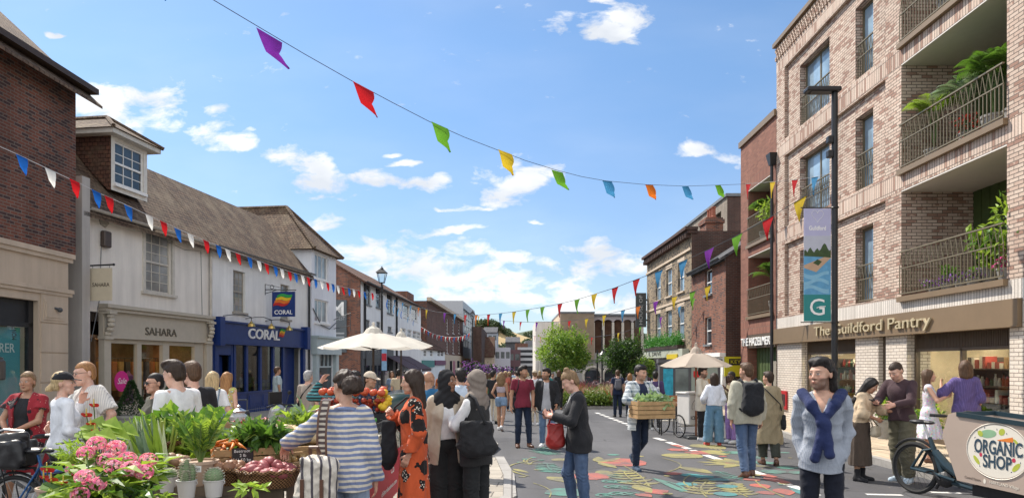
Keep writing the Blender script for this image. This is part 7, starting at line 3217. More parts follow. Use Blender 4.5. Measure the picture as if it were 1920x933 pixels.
bn_=GY(447,15.5)
ab=thing('shopping_trolley','black upright shopping trolley standing near the blue shopfront','trolley',bn_,R(20))
w=MB()
w.bbox(-.24,.24,-.16,.16,.12,.82,.05)
w.build('bag',plain('black_nylon',(.02,.02,.022),.7,.3,8),ab)
w=MB()
for sx in (-1,1):
 w.tube([(sx*.18,.18,.1),(sx*.18,.2,1.05)],.012,5)
 w.ring((sx*.25,.18,.09),(1,0,0),.07,.02,14,6)
w.tube([(-.18,.2,1.05),(.18,.2,1.05)],.015,6)
w.build('frame',M_DARKGREY,ab)
cp=GY(757,15.4)
car=thing('parked_car','dark green car parked behind the fruit display, mostly hidden by shoppers','car',cp,R(100))
CARP=plain('car_paint',(.012,.03,.025),.18,.1,2)
o=sdf_mesh('body',[Grp([Box((0,0,.55),(2.0,.80,.28),r=.16)],.05),Grp([Cap((-1.15,0,.78),(.7,0,.78),.52,.50,(0,1,0),1.35)],.05)],.05,CARP,car,kj=.12,post= lambda p,d:np.minimum(smax(d,p[:,2]-1.32,.12),9))
w=MB()
for sy in (-1,1):
 w.add([(-1.35,sy*.72,.92),(.75,sy*.72,.92),(.35,sy*.665,1.22),(-1.05,sy*.665,1.22)],[(0,1,2,3)])
w.add([(1.22,-.6,.93),(1.22,.6,.93),(.85,.5,1.24),(.85,-.5,1.24)],[(0,1,2,3)])
w.build('car_window',M_GLASS,car)
for x in (-1.25,1.25):
 for sy in (-1,1):
  w=MB()
  w.ring((x,sy*.74,.31),(0,1,0),.22,.09,24,8)
  q=w.build('wheel',TYRE,car)
  w=MB()
  w.tube([(x,sy*.70,.31),(x,sy*.80,.31)],.17,14)
  w.build('rim',M_ALU,q)
# ================================================================== foliage
def leaf_mesh(name,pos,axis,nrm,L,Wd,mats,parent=None,fold=.25,droop=.15,mi=None):
 n=len(pos)
 axis=axis/(np.linalg.norm(axis,axis=1,keepdims=True)+1e-9)
 side=np.cross(axis,nrm)
 side/=(np.linalg.norm(side,axis=1,keepdims=True)+1e-9)
 up=np.cross(side,axis)
 L=np.broadcast_to(np.asarray(L,float),(n,))[:,None]
 Wd=np.broadcast_to(np.asarray(Wd,float),(n,))[:,None]
 base=pos
 mid=pos+axis*L*.5-up*L*.02
 tip=pos+axis*L-up*L*droop
 r=pos+axis*L*.42+side*Wd*.5+up*Wd*fold
 l=pos+axis*L*.42-side*Wd*.5+up*Wd*fold
 V=np.stack([base,r,tip,l,mid],1).reshape(-1,3)
 i=np.arange(n)[:,None]*5
 Q=np.concatenate([i+np.array([[0,1,2,4]]),i+np.array([[0,4,2,3]])],1).reshape(-1,4)
 m2=None if mi is None else np.repeat(np.asarray(mi,np.int32),2)
 return raw_mesh(name,V,Q,mats,parent,smooth=False,mi=m2)
def rdir(n,up=0.0):
 v=RNG.normal(size=(n,3))
 v[:,2]+=up
 return v/np.linalg.norm(v,axis=1,keepdims=True)
def crown(name,c,r,n,L,Wd,mats,parent,clumps=40,spread=.22,up=.2,hollow=.45):
 d=rdir(clumps)
 rad=hollow+(1-hollow)*RNG.random(clumps)**.6
 cc=np.array(c)+d*rad[:,None]*np.array(r)*(1+.12*RNG.normal(size=(clumps,1)))
 k=RNG.integers(0,clumps,n)
 pos=cc[k]+RNG.normal(size=(n,3))*spread*np.array(r)
 out=pos-np.array(c)
 ax=out/(np.linalg.norm(out,axis=1,keepdims=True)+1e-6)*.6+rdir(n)*.9
 nr=rdir(n,1.2)
 mi=(k+RNG.integers(0,2,n))%len(mats)
 return leaf_mesh(name,pos,ax,nr,L*(.7+.6*RNG.random(n)),Wd*(.7+.6*RNG.random(n)),mats,parent,mi=mi)
G_LIGHT=leafmat('light_green_leaf',(.15,.25,.035),(.30,.41,.07),trans=.4,scale=6)
G_MID=leafmat('mid_green_leaf',(.055,.13,.02),(.13,.25,.04),trans=.35,scale=8)
G_DARK=leafmat('dark_green_leaf',(.018,.045,.014),(.045,.09,.025),scale=8)
G_LIME=leafmat('lime_leaf',(.22,.36,.035),(.38,.50,.075),trans=.4,scale=10)
G_GREY=leafmat('grey_green_leaf',(.12,.19,.12),(.24,.32,.22),scale=12)
G_STEM=plain('green_stem',(.10,.17,.04),.6)
def tree(px,Y,zc,r,label,mats,n,L,h0=1.2,clumps=60,trunk=.12):
 b=GY(px,Y)
 t=thing('tree',label,'tree',b)
 w=MB()
 c=Vector((0,0,zc-b.z))
 w.tube([(0,0,-.2),(.03,.02,h0*.6),(0,0,h0+.3),c],[trunk,trunk*.8,trunk*.7,trunk*.3],9)
 for k in range(9):
  a=k*2.4
  s=h0+.2+(c.z-h0)*.09*k
  e=Vector((math.cos(a)*r[0]*.75,math.sin(a)*r[1]*.75,s+r[2]*(.25+.07*k)))
  w.tube([(0,0,s),e*.5+Vector((0,0,s*.55)),e],[trunk*.4,trunk*.25,.015],6)
 w.build('trunk',M_TRUNK,t)
 crown('crown',c,r,n,L,Wd=L*.55,mats=mats,parent=t,clumps=clumps,spread=.15,hollow=.3)
 return t
tree(1057,40,P(0,660,40).z,(1.45,1.4,1.35),'light green round topped tree before the timber clad store',[G_LIGHT,G_MID,G_LIGHT],8000,.15,clumps=48)
tree(1170,38,P(0,668,38).z,(.98,.98,.95),'dense dark green ball shaped tree before the arched windows',[G_DARK,G_MID,G_DARK],8000,.12,clumps=110)
tree(1205,40,P(0,688,40).z,(.7,.7,.6),'small pale green tree beside the buff brick house',[G_MID,G_LIGHT],2500,.11)
bedp=[(1.9,31.6),(6.4,31.9),(6.7,37.5),(1.2,37.5)]
structure(sheet('planting_bed_edge',[(1.75,31.4),(6.55,31.7),(6.85,37.7),(1.05,37.7)],KERBL,.12,edge=.3))
structure(sheet('soil',bedp,plain('soil',(.05,.035,.025),.95,.4,20),.16))
GRASSM={'white':leafmat('feather_grass',(.36,.32,.22),(.56,.50,.38)),'red':leafmat('red_grass',(.28,.06,.05),(.42,.14,.10)),'green':leafmat('bed_green',(.06,.12,.02),(.17,.23,.04)),'purple':leafmat('smoke_foliage',(.07,.035,.05),(.16,.08,.10))}
def tuft(kind,loc,s,label,group):
 n=150
 a=RNG.random(n)*6.283
 lean=RNG.random(n)**.7*(.75 if kind!='green' else 1.1)
 ax=np.stack([np.cos(a)*lean,np.sin(a)*lean,np.ones(n)],1)
 pos=np.stack([np.cos(a)*.10,np.sin(a)*.10,np.zeros(n)],1)*s
 if kind in ('green','purple'):
  pos=RNG.normal(size=(n,3))*np.array((.22,.22,.14))*s+np.array((0,0,.28*s))
  o=leaf_mesh('bed_plant',pos,rdir(n,.5),rdir(n,1),.20*s,.09*s,[GRASSM[kind]])
 else :
  m=n//2
  o=leaf_mesh('grass_clump',pos,ax,rdir(n,.3),(.45+.4*RNG.random(n))*s,.045*s,[GRASSM[kind],GRASSM['green']],mi=(RNG.random(n)<.3).astype(int),droop=.2)
 o.location=loc
 return tag(o,label,'plant',group)
TUFT={}
gl_={'white':'pale feathery grass clump in the planting bed','red':'russet red grass clump in the planting bed','green':'low yellow-green plant along the bed','purple':'purple smoky shrub at the back of the planting bed'}
rb=random.Random(9)
for row,(yy,kinds,s) in enumerate(((32.1,'green',.9),(32.6,'green white green red',1.0),(33.3,'red white red green',1.15),(34.2,'white red red white',1.25),(35.4,'red purple white red',1.3),(36.8,'purple',1.6))):
 ks=kinds.split()
 for i in range(11):
  x=2.0+i*.42+rb.uniform(-.12,.12)+(row%2)*.2
  kd=ks[(i+row)%len(ks)] if rb.random()>.2 else rb.choice(ks)
  loc=(x,yy+rb.uniform(-.2,.2),gz(yy)+.15)
  sc_=s*rb.uniform(.8,1.2)
  if kd not in TUFT:
   TUFT[kd]=tuft(kd,loc,1.0,gl_[kd],kd+' clumps in the central planting bed')
   o=TUFT[kd]
  else :
   o=TUFT[kd].copy()
   COL.objects.link(o)
   o.location=loc
  o.rotation_euler=(0,0,rb.uniform(0,6))
  o.scale=(sc_,)*3
def woods():
 cs=[]
 for (x0,x1,prof,Y,n) in ((885,965,[(885,604),(900,598),(925,600),(945,612),(965,624)],880,260),(910,1300,[(910,634),(960,630),(1000,620),(1050,617),(1300,626)],1200,500),(905,1060,[(905,650),(960,640),(1010,632),(1060,636)],620,240)):
  px=RNG.uniform(x0,x1,n)
  top=np.interp(px,[p[0] for p in prof],[p[1] for p in prof])
  py=top+4+RNG.random(n)*(8 if Y==880 else 18)
  yy=Y-RNG.random(n)*120
  for a,b,y in zip(px,py,yy):
   cs.append((*P(a,b,y),Y))
 pos,ax,sz=[],[],[]
 for (x,y,z,Y) in cs:
  r=Y/1300*RNG.uniform(2.5,5.0)
  m=46
  d=rdir(m,.3)
  pos.append(np.array((x,y,z))+d*r*np.array((1,1,.9)))
  ax.append(rdir(m))
  sz.append(np.full(m,r*.75))
 pos,ax,sz=np.concatenate(pos),np.concatenate(ax),np.concatenate(sz)
 o=leaf_mesh('woodland',pos,ax,rdir(len(pos),.8),sz,sz*.8,[leafmat('far_wood',(.04,.065,.025),(.085,.12,.05),trans=.1,scale=.02)])
 tag(o,'dark green woods on the hills at the end of the street','woodland',kind='stuff')
woods()
POTG=plain('stone_pot',(.30,.29,.27),.8)
TERRA=plain('pale_terracotta',(.46,.33,.24),.8,.12,8)
def pot(mb,c,r,h,mi=0):
 mb.lathe([(r*.7,0),(r*.74,.01),(r,h*.86),(r*1.08,h*.88),(r*1.08,h),(r*.94,h),(r*.92,h*.92)],c,18,mi)
def potted(loc,r,h,label,foliage,cat='potted plant',potm=POTG,group=None,rot=0):
 t=thing('potted_plant',label,cat,loc,rot,group)
 w=MB()
 pot(w,(0,0,0),r,h)
 w.build('pot',potm,t)
 foliage(t,h)
 return t
def f_bush(r,n,L,mats,wd=.5,rz=1.0,z=.0):
 return lambda t,h:crown('foliage',(0,0,h+r*rz*.8+z),(r,r,r*rz),n,L,L*wd,mats,t,clumps=max(10,n//25),spread=.25,hollow=.2)
def f_palm(n,L,mats,leaflets=16,z0=.75):
 def fn(t,h):
  pos,ax,nr=[],[],[]
  w=MB()
  for k in range(n):
   a=k*2.4+random.random()
   el=random.uniform(.75,1.4)
   d=Vector((math.cos(a),math.sin(a),0))
   pts=[]
   for i in range(leaflets+1):
    s=i/leaflets
    pts.append(d*L*s*math.cos(el)+Vector((0,0,h+z0*min(1,s*6)+L*s*math.sin(el)-L*.45*s*s)))
   w.tube(pts[::4],.006,4)
   for i in range(3,leaflets):
    tdir=(pts[i+1]-pts[i]).normalized()
    sd_=tdir.cross(Vector((0,0,1))).normalized()
    for q in (-1,1):
     pos.append(pts[i])
     ax.append(tdir*.7+sd_*q*1.0)
     nr.append((0,0,1))
  w.build('stems',G_STEM,t)
  leaf_mesh('foliage',np.array(pos),np.array(ax),np.array(nr),L*.34,L*.035,mats,t,droop=.3)
 return fn
def f_cone(r,hh,n,L,mats):
 def fn(t,h):
  z=RNG.random(n)
  a=RNG.random(n)*6.283
  rr=r*(1-z)*(.75+.3*RNG.random(n))+.02
  pos=np.stack([rr*np.cos(a),rr*np.sin(a),h+hh*z],1)
  leaf_mesh('foliage',pos,np.stack([np.cos(a),np.sin(a),np.full(n,.5)],1)+rdir(n)*.6,rdir(n,1),L,L*.5,mats,t)
 return fn
for px,lab in ((246,'clipped cone of box in a grey pot left of the shop door'),(322,'clipped cone of box in a grey pot right of the shop door')):
 b=GY(px,17.5)
 b.z+=.1
 potted(b,.34,.5,lab,f_cone(.36,.85,1800,.07,[G_DARK,G_MID]))
def bal(px,fl_,yin,*a,**k):
 loc=Matrix.Translation((fr.X0,fr.Y0,0))@Matrix.Rotation(fr.rot,4,'Z')@Vector((fr.x(px),yin,FL[fl_][0]+.0))
 return potted(loc,*a,**k)
bal(1722,1,.35,.2,.3,'potted palm at the far end of the middle balcony',f_palm(16,.85,[G_LIGHT,G_LIME]))
bal(1770,1,.5,.2,.35,'potted palm with blue-green fronds on the middle balcony',f_palm(16,.85,[G_GREY]))
bal(1825,1,.4,.22,.4,'tall arching palm on the middle balcony',f_palm(18,.95,[G_MID,G_LIME]))
bal(1860,1,.45,.2,.35,'drooping fern at the near end of the middle balcony',f_palm(16,.8,[G_MID]))
bal(1790,1,.3,.2,.25,'low red flowered pot on the middle balcony',f_bush(.25,260,.09,[G_DARK,leafmat('red_bloom',(.4,.03,.03),(.55,.06,.05))]))
bal(1806,0,.5,.2,.4,'round leaved plant in the middle of the lower balcony',f_bush(.34,170,.20,[G_MID,G_LIME],.8,1.1,.1))
bal(1868,0,.35,.26,.4,'bright glossy shrub at the near end of the lower balcony',f_bush(.42,520,.16,[G_LIME,G_LIGHT,G_MID],.4,1.35,.1))
bal(1872,0,.15,.16,.25,'pink flowering pot by the near end of the lower balcony rail',f_bush(.20,170,.08,[G_MID,leafmat('pink_bloom',(.5,.03,.18),(.65,.08,.3))]))
for k,px in enumerate((1740,1765,1790,1812)):
 bal(px,0,.14,.13,.16,'violet flowers in a low pot along the lower balcony rail',f_bush(.17,190,.05,[leafmat('violet_bloom',(.22,.06,.40),(.38,.16,.55)),G_MID],.8,.6),group='violet pots on the lower balcony')
bal(1750,2,.3,.2,.4,'dark leafed shrub on the top balcony',f_bush(.36,300,.13,[G_DARK,G_MID]))
bal(1733,0,.6,.2,.3,'grey pot with small shrub at the far end of the lower balcony',f_bush(.2,200,.1,[G_MID]))
def hal(px,b_,yin,*a,**k):
 loc=Matrix.Translation((fr.X0,fr.Y0,0))@Matrix.Rotation(fr.rot,4,'Z')@Vector((fr.x(px),yin,HF[b_][0]))
 return potted(loc,*a,**k)
hal(1440,1,.35,.25,.5,'bright shrub on the upper balcony of the red brick flats',f_bush(.55,620,.16,[G_LIME,G_LIGHT],.45,.9))
hal(1415,1,.4,.22,.45,'dark grassy plant on the upper balcony of the red brick flats',f_palm(30,.8,[G_MID,G_DARK]))
hal(1432,0,.4,.22,.5,'palm in a pot on the lower balcony of the red brick flats',f_palm(20,1.1,[G_MID]))
hg=thing('window_box','long clipped green hedge in a trough above the sage shop sign','hedge',(fy_.X0,fy_.Y0,0),fy_.rot)
w=MB()
hx0,hx1=fy_.x(1221),fy_.x(1284)
w.box(hx0,hx1,-.40,-.06,2.43,2.62)
w.build('trough',M_WOODDARK,hg)
n=4200
pos=np.stack([RNG.uniform(hx0,hx1,n),-.23+RNG.normal(size=n)*.13,2.62+np.abs(RNG.normal(size=n))*.26],1)
HG=leafmat('hedge_leaf',(.035,.16,.025),(.10,.30,.06))
leaf_mesh('foliage',pos,rdir(n,.5),rdir(n,1),.11,.07,[HG],hg)
for px,py,Y in ((884,690,61),(921,692,85),(945,697,90),(899,695,75)):
 hb=thing('flower_basket','purple flower basket on a post far down the street','flower basket',GY(px,Y),0,'purple flower baskets down the street')
 z=P(px,py,Y).z-hb.location.z
 w=MB()
 w.tube([(0,0,0),(0,0,z)],.06,6)
 w.build('post',M_BLACK,hb)
 crown('flowers',(0,0,z),(.75,.6,.55),300,.28,.2,[leafmat('purple_bloom',(.16,.05,.30),(.34,.14,.48)),G_DARK],hb,clumps=24,spread=.3)
for px,lab in ((1661,'leafy pot beside the phone sharing couple'),(1737,'leafy pot below the large shop window')):
 b=Vector((8.75,11830/(px-960)*.965,0))
 b.z=gz(b.y)+.12
 potted(b,.2,.45,lab,f_bush(.28,320,.12,[G_MID,G_LIME]))
# ================================================================== market stalls
WOODT=plain('weathered_table',(.13,.095,.065),.7,.3,9)
CRATE=plain('crate_wood',(.40,.25,.12),.75,.28,12,.2,60)
CRATED=plain('old_crate_wood',(.30,.19,.10),.8,.3,12,.2,60)
def table(x0,x1,y0,y1,z,label,mat=WOODT):
 t=thing('market_table',label,'table',((x0+x1)/2,(y0+y1)/2,gz((y0+y1)/2)))
 hx,hy=(x1-x0)/2,(y1-y0)/2
 zz=z-t.location.z
 w=MB()
 n=max(2,int(2*hy/.18))
 for k in range(n):
  w.box(-hx,hx,-hy+2*hy*k/n+.003,-hy+2*hy*(k+1)/n-.003,zz-.035,zz)
 w.box(-hx+.02,hx-.02,-hy-.012,-hy,zz-.13,zz-.002)
 w.box(hx,hx+.012,-hy,hy,zz-.13,zz-.002)
 w.build('top',mat,t)
 for sx in (-1,1):
  for sy in (-1,1):
   w=MB()
   w.box(sx*(hx-.08)-.03,sx*(hx-.08)+.03,sy*(hy-.08)-.03,sy*(hy-.08)+.03,0,zz-.035)
   w.build('leg',mat,t)
 return t
ZT=.74
table(-3.5,-1.72,5.28,7.3,ZT,'long dark wooden table heaped with vegetables')
table(-3.0,-2.0,3.7,5.22,.68,'low dark wooden table of potted flowers at the front')
table(-2.45,-1.5,6.9,9.1,.86,'fruit table draped with patterned cloth and red banner')
def crate(loc,rot,sx,sy,h,label,mat=CRATE,tilt=0,slats=3,group=None,name='wooden_crate'):
 t=thing(name,label,'crate',loc,rot,group)
 t.rotation_euler=(R(tilt),0,rot)
 w=MB()
 th=h/slats
 for k in range(slats):
  a,b=k*th+.004,(k+1)*th-.006
  w.box(-sx,sx,-sy,-sy+.012,a,b)
  w.box(-sx,sx,sy-.012,sy,a,b)
  w.box(-sx,-sx+.012,-sy+.013,sy-.013,a,b)
  w.box(sx-.012,sx,-sy+.013,sy-.013,a,b)
 w.box(-sx+.013,sx-.013,-sy+.013,sy-.013,.002,.012)
 w.build('slats',mat,t)
 w=MB()
 for qx in (-1,1):
  for qy in (-1,1):
   w.box(qx*(sx-.03)-.015,qx*(sx-.03)+.015,qy*(sy-.03)-.015,qy*(sy-.03)+.015,.013,h+.012)
 w.build('corner_post',mat,t)
 return t
def produce(name,label,cat,group,n,place,size,mat,squash=(1,1,1),jit=.12,stalk=None,seed=0):
 rg=random.Random(seed)
 o0=None
 for i in range(n):
  p=place(i,rg)
  if o0 is None:
   mb=MB()
   mb.ball((0,0,0),tuple(size*q for q in squash),12,8,None,jit)
   if stalk:
    mb.tube([(0,0,size*squash[2]*.85),(.005,0,size*squash[2]*1.25)],.005,5)
   o=o0=mb.build(name,mat,smooth=True)
  else :
   o=o0.copy()
   COL.objects.link(o)
  o.location=p
  o.rotation_euler=(rg.uniform(-.6,.6),rg.uniform(-.6,.6),rg.uniform(0,6))
  k=rg.uniform(.8,1.2)
  o.scale=(k*rg.uniform(.9,1.15),k*rg.uniform(.9,1.1),k)
  tag(o,label,cat,group)
def heap(c,rx,ry,h,s,rot=0):
 def f(i,rg):
  while True:
   x,y=rg.uniform(-1,1),rg.uniform(-1,1)
   if x*x+y*y<1:
    break
  z=h*(1-x*x-y*y)*rg.uniform(.55,1)
  cr_,sr=math.cos(rot),math.sin(rot)
  X,Y_=x*rx,y*ry
  return (c[0]+X*cr_-Y_*sr,c[1]+X*sr+Y_*cr_,c[2]+z+s*.5)
 return f
WICK=None
def wicker():
 t=NT('wicker')
 s=t.n('ShaderNodeSeparateXYZ')
 t.set(s.inputs[0],t.coord('Object'))
 an=t.math('ARCTAN2',s.outputs[1],s.outputs[0])
 a=t.math('SINE',t.math('MULTIPLY',an,44.0))
 b=t.math('SINE',t.math('MULTIPLY',s.outputs[2],260.0))
 f=t.math('ADD',t.math('MULTIPLY',t.math('MULTIPLY',a,b),.5),.5)
 t.base(t.ramp(f,[(.1,(.07,.032,.014)),(.6,(.25,.12,.045)),(.95,(.38,.21,.09))]),.6,0,.4)
 t.bump(f,.9,.02)
 return t.m
WICK=wicker()
def basket(loc,rx,ry,h,label):
 t=thing('wicker_basket',label,'basket',loc)
 w=MB()
 w.lathe([(.80,0),(.84,.02),(.98,h*.9),(1.0,h),(.94,h),(.78,.03)],(0,0,0),28,None,rx,ry)
 w.build('weave',WICK,t)
 w=MB()
 pts=[(rx*math.cos(a),ry*math.sin(a),h+.008*math.sin(a*14)) for a in np.linspace(0,6.283,57)]
 w.tube(pts,.016,6)
 w.build('rim',WICK,t)
 return t
def at(px,py,z):
 Y=(EYE-z)*F/(py-HY)
 return Vector(((px-CX)/F*Y,Y,z))
PM= lambda n,c,**k:plain(n,c,.5,.35,25,**k)
b1=at(428,905,ZT)
basket(b1,.19,.17,.12,'wicker basket of brown beetroot and onions beside the white cactus pots')
produce('beetroot','muddy brown beetroot in the wicker basket by the cactus pots','beetroot','brown beetroots in the basket',20,heap((b1.x,b1.y,b1.z+.08),.15,.13,.07,.04),.045,PM('muddy_beet',(.26,.13,.07)),(1,1,.9),.2,True,1)
b2=at(503,910,ZT)
basket(b2,.24,.20,.125,'wide wicker basket of red potatoes under the shopper\'s hand')
produce('red_potato','red skinned potato in the wide wicker basket','potato','red potatoes in the basket',34,heap((b2.x,b2.y,b2.z+.085),.19,.16,.08,.04),.042,PM('red_potato',(.32,.085,.09)),(1.2,.9,.85),.18,None,2)
b3=at(560,880,ZT)+Vector((0,.05,0))
crate(b3,R(38),.24,.2,.10,'shallow crate of small brown potatoes beside the striped shopper',CRATED,slats=2)
produce('small_potato','small brown potato in the shallow crate','potato','small potatoes in the shallow crate',46,heap((b3.x,b3.y,b3.z+.07),.2,.17,.06,.03,R(38)),.027,PM('small_potato',(.42,.27,.11)),(1.2,.95,.9),.18,None,3)
c1=at(455,868,ZT+.11)
crate(c1+Vector((0,0,-.11)),R(28),.23,.17,.10,'empty low crate under the carrot crate',CRATED,slats=1)
crate(c1+Vector((0,0,.014)),R(28),.23,.17,.13,'pine crate of carrots and leafy greens with black price slate',CRATE,slats=2)
sl=thing('price_slate','black chalk price slate on the carrot crate','price sign',c1+Vector((0,0,.014)),R(28))
w=MB()
w.box(-.10,.06,-.180,-.172,.01,.135)
bo=w.build('slate',M_BLACK,sl)
lettering('Beetroots',.034,M_WHITE,bo,(-.02,-.182,.11),width=.13,extrude=.0005)
lettering('2 lb',.034,M_WHITE,bo,(-.02,-.182,.075),width=.05,extrude=.0005)
lettering('£1.50 kg',.036,M_WHITE,bo,(-.02,-.182,.038),width=.12,extrude=.0005)
def carrot(mb,p,d,L=.17,r=.016):
 p,d=Vector(p),Vector(d).normalized()
 mb.tube([p,p+d*L*.5,p+d*L],[r,r*.75,.002],8)
rgm=random.Random(21)
c0_=None
for i in range(16):
 if c0_ is None:
  w=MB()
  w.tube([(0,0,0),(.005,0,.005),(.09,.004,0),(.18,0,-.004)],[.006,.017,.013,.002],9)
  o=c0_=w.build('carrot',PM('carrot_orange',(.66,.20,.03)),smooth=True)
 else :
  o=c0_.copy()
  COL.objects.link(o)
 o.location=c1+Vector((rgm.uniform(-.2,.02),rgm.uniform(-.16,.05),.13+rgm.uniform(0,.06)))
 o.rotation_euler=(0,rgm.uniform(-.4,.3),rgm.uniform(-1.2,1.2)-1.2)
 tag(o,'orange carrot lying in the pine crate','carrot','carrots in the pine crate')
def greens(name,label,c,r,n,L,wd,mats,up=.4,cat='vegetable',clumps=14,group=None,spread=.3,hollow=.1):
 t=crown(name,(0,0,0),r,n,L,L*wd,mats,None,clumps,spread,up,hollow)
 t.location=c
 return tag(t,label,cat,group)
greens('chard','glossy dark chard leaves piled on the carrot crate',c1+Vector((.14,.10,.20)),(.22,.17,.06),260,.15,.45,[G_DARK,G_MID,G_MID])
w=MB()
for i in range(30):
 a=Vector((rgm.uniform(-.15,.05),rgm.uniform(-.1,.1),rgm.uniform(0,.03)))
 b=a+Vector((rgm.uniform(.1,.25),rgm.uniform(.0,.15),rgm.uniform(0,.08)))
 w.tube([a,(a+b)/2+Vector((0,0,.05)),b],.005,5)
o=w.build('carrot_leaves',G_LIGHT)
o.location=c1+Vector((0,0,.18))
tag(o,'green carrot tops trailing across the pine crate','vegetable')
c2=at(540,850,ZT+.12)
crate(c2,R(32),.34,.22,.14,'tilted pine crate of white turnips behind the carrot crate',CRATE,tilt=12)
produce('turnip','cream white turnip in the tilted crate','turnip','turnips in the tilted crate',22,heap((c2.x-.02,c2.y,c2.z+.12),.28,.18,.10,.05,R(32)),.058,PM('turnip_cream',(.62,.48,.28)),(1,1,.9),.08,True,5)
greens('spring_greens','bunch of curly spring greens above the turnip crate',c2+Vector((.0,.35,.25)),(.25,.16,.10),240,.12,.6,[G_LIME,G_LIGHT,G_GREY])
bsx=thing('produce_step','wooden step raising the back row of vegetables','stand',(-2.6,6.75,ZT+.002))
w=MB()
w.box(-.85,.85,-.35,.4,0,.14)
w.build('board',CRATED,bsx)
greens('kale','large heap of frilly grey-green kale',at(428,822,ZT+.22),(.30,.22,.14),900,.085,.8,[G_GREY,G_GREY,G_LIGHT])
greens('parsley','tall bunch of dark green celery leaves',at(322,812,ZT+.30),(.28,.2,.17),700,.11,.7,[G_MID,G_MID,G_LIGHT])
w=MB()
for i in range(46):
 a=Vector((rgm.gauss(0,.07),rgm.gauss(0,.05),0))
 b=Vector((a.x*1.7,a.y*1.7,rgm.uniform(.24,.32)))
 w.tube([a,(a+b)/2,b],[.012,.010,.006],6)
o=w.build('celery',leafmat('celery_stalk',(.30,.40,.06),(.46,.52,.14)))
o.location=at(303,850,ZT+.16)
tag(o,'pale yellow-green celery stalks in a basket','celery')
basket(at(303,852,ZT+.142),.17,.14,.11,'shallow wicker basket holding the celery')
greens('lettuce','light green lettuce beside the leeks',at(318,858,ZT+.1),(.2,.14,.09),260,.12,.8,[G_LIME,G_LIGHT])
greens('herb_bunch','low green herbs behind the kale',at(470,812,ZT+.24),(.22,.18,.1),300,.08,.6,[G_MID,G_GREY])
n=44
t_=np.linspace(0,1,n)
base=at(300,905,ZT)
ax=np.stack([-.95+.75*RNG.random(n),.25+.3*RNG.random(n),.9+.5*RNG.random(n)],1)
pos=np.array(base)+RNG.normal(size=(n,3))*np.array((.05,.04,.03))
o=leaf_mesh('leeks',pos,ax,np.tile((.3,-1,.4),(n,1))+rdir(n)*.3,.50+.16*RNG.random(n),.05,[G_GREY,G_LIGHT,leafmat('leek_white',(.5,.55,.36),(.62,.66,.5))],mi=np.arange(n)%3,fold=.35,droop=.05)
tag(o,'fan of long leek leaves leaning against the green box','leeks')
tr_=at(478,803,ZT+.2)
crate(tr_,0,.32,.18,.08,'flat tray of dark red chillies at the back',CRATED,slats=1)
produce('chilli','dark red chilli in the flat tray','chilli','chillies in the flat tray',40,heap((tr_.x,tr_.y,tr_.z+.05),.28,.15,.05,.02),.018,PM('chilli_red',(.30,.03,.035)),(3,1,1),.1,None,6)
gj=thing('glass_jar','clear lidded glass jar at the back of the vegetable stall','jar',at(448,806,ZT+.16))
w=MB()
w.lathe([(.075,0),(.10,.02),(.10,.16),(.07,.19),(.065,.21)],(0,0,0),18)
w.build('jar',glass_dark('pale_glass',(.45,.47,.46),.05),gj)
w=MB()
w.lathe([(.075,.21),(.08,.225),(.04,.25),(.015,.26),(.02,.285),(.0,.295)],(0,0,0),16)
w.build('lid',M_ALU,gj)
zp=at(376,908,ZT)
def f_zz(t,h):
 pos,ax,nr=[],[],[]
 w=MB()
 for k in range(15):
  a=k*2.4
  el=.10+.022*k
  d=Vector((math.cos(a)*math.sin(el),math.sin(a)*math.sin(el),math.cos(el)))
  L=random.uniform(.28,.42)
  pts=[Vector((0,0,h-.02))+d*L*s+Vector((math.cos(a),math.sin(a),0))*.06*s*s for s in np.linspace(0,1,7)]
  w.tube(pts,[.012,.011,.010,.009,.007,.005,.003],6)
  for i in np.linspace(.28,1,12):
   p=Vector((0,0,h-.02))+d*L*i+Vector((math.cos(a),math.sin(a),0))*.06*i*i
   sd_=d.cross(Vector((math.sin(a*3),math.cos(a*3),.2))).normalized()
   for q in (-1,1):
    pos.append(p)
    ax.append(d*.8+sd_*q*.9)
    nr.append(d.cross(sd_))
 w.build('stems',G_STEM,t)
 leaf_mesh('foliage',np.array(pos),np.array(ax),np.array(nr),.085,.034,[G_LIME,G_MID,G_LIGHT],t,mi=RNG.integers(0,3,len(pos)))
zz=potted(zp,.125,.19,'tall glossy leafed plant in a ribbed pale terracotta pot',f_zz,potm=TERRA)
q=at(328,895,ZT)
basket(q,.20,.15,.09,'flat basket of brown potatoes behind the cactus pots')
produce('brown_potato','brown potato behind the cactus pots','potato','brown potatoes behind the cacti',18,heap((q.x,q.y,q.z+.07),.16,.12,.08,.04),.045,PM('brown_potato',(.36,.22,.13)),(1.2,.95,.9),.15,None,8)
PAIL=plain('white_pail',(.62,.60,.58),.45,.06)
SPINE=plain('cactus_green',(.22,.30,.16),.7,.3,30)
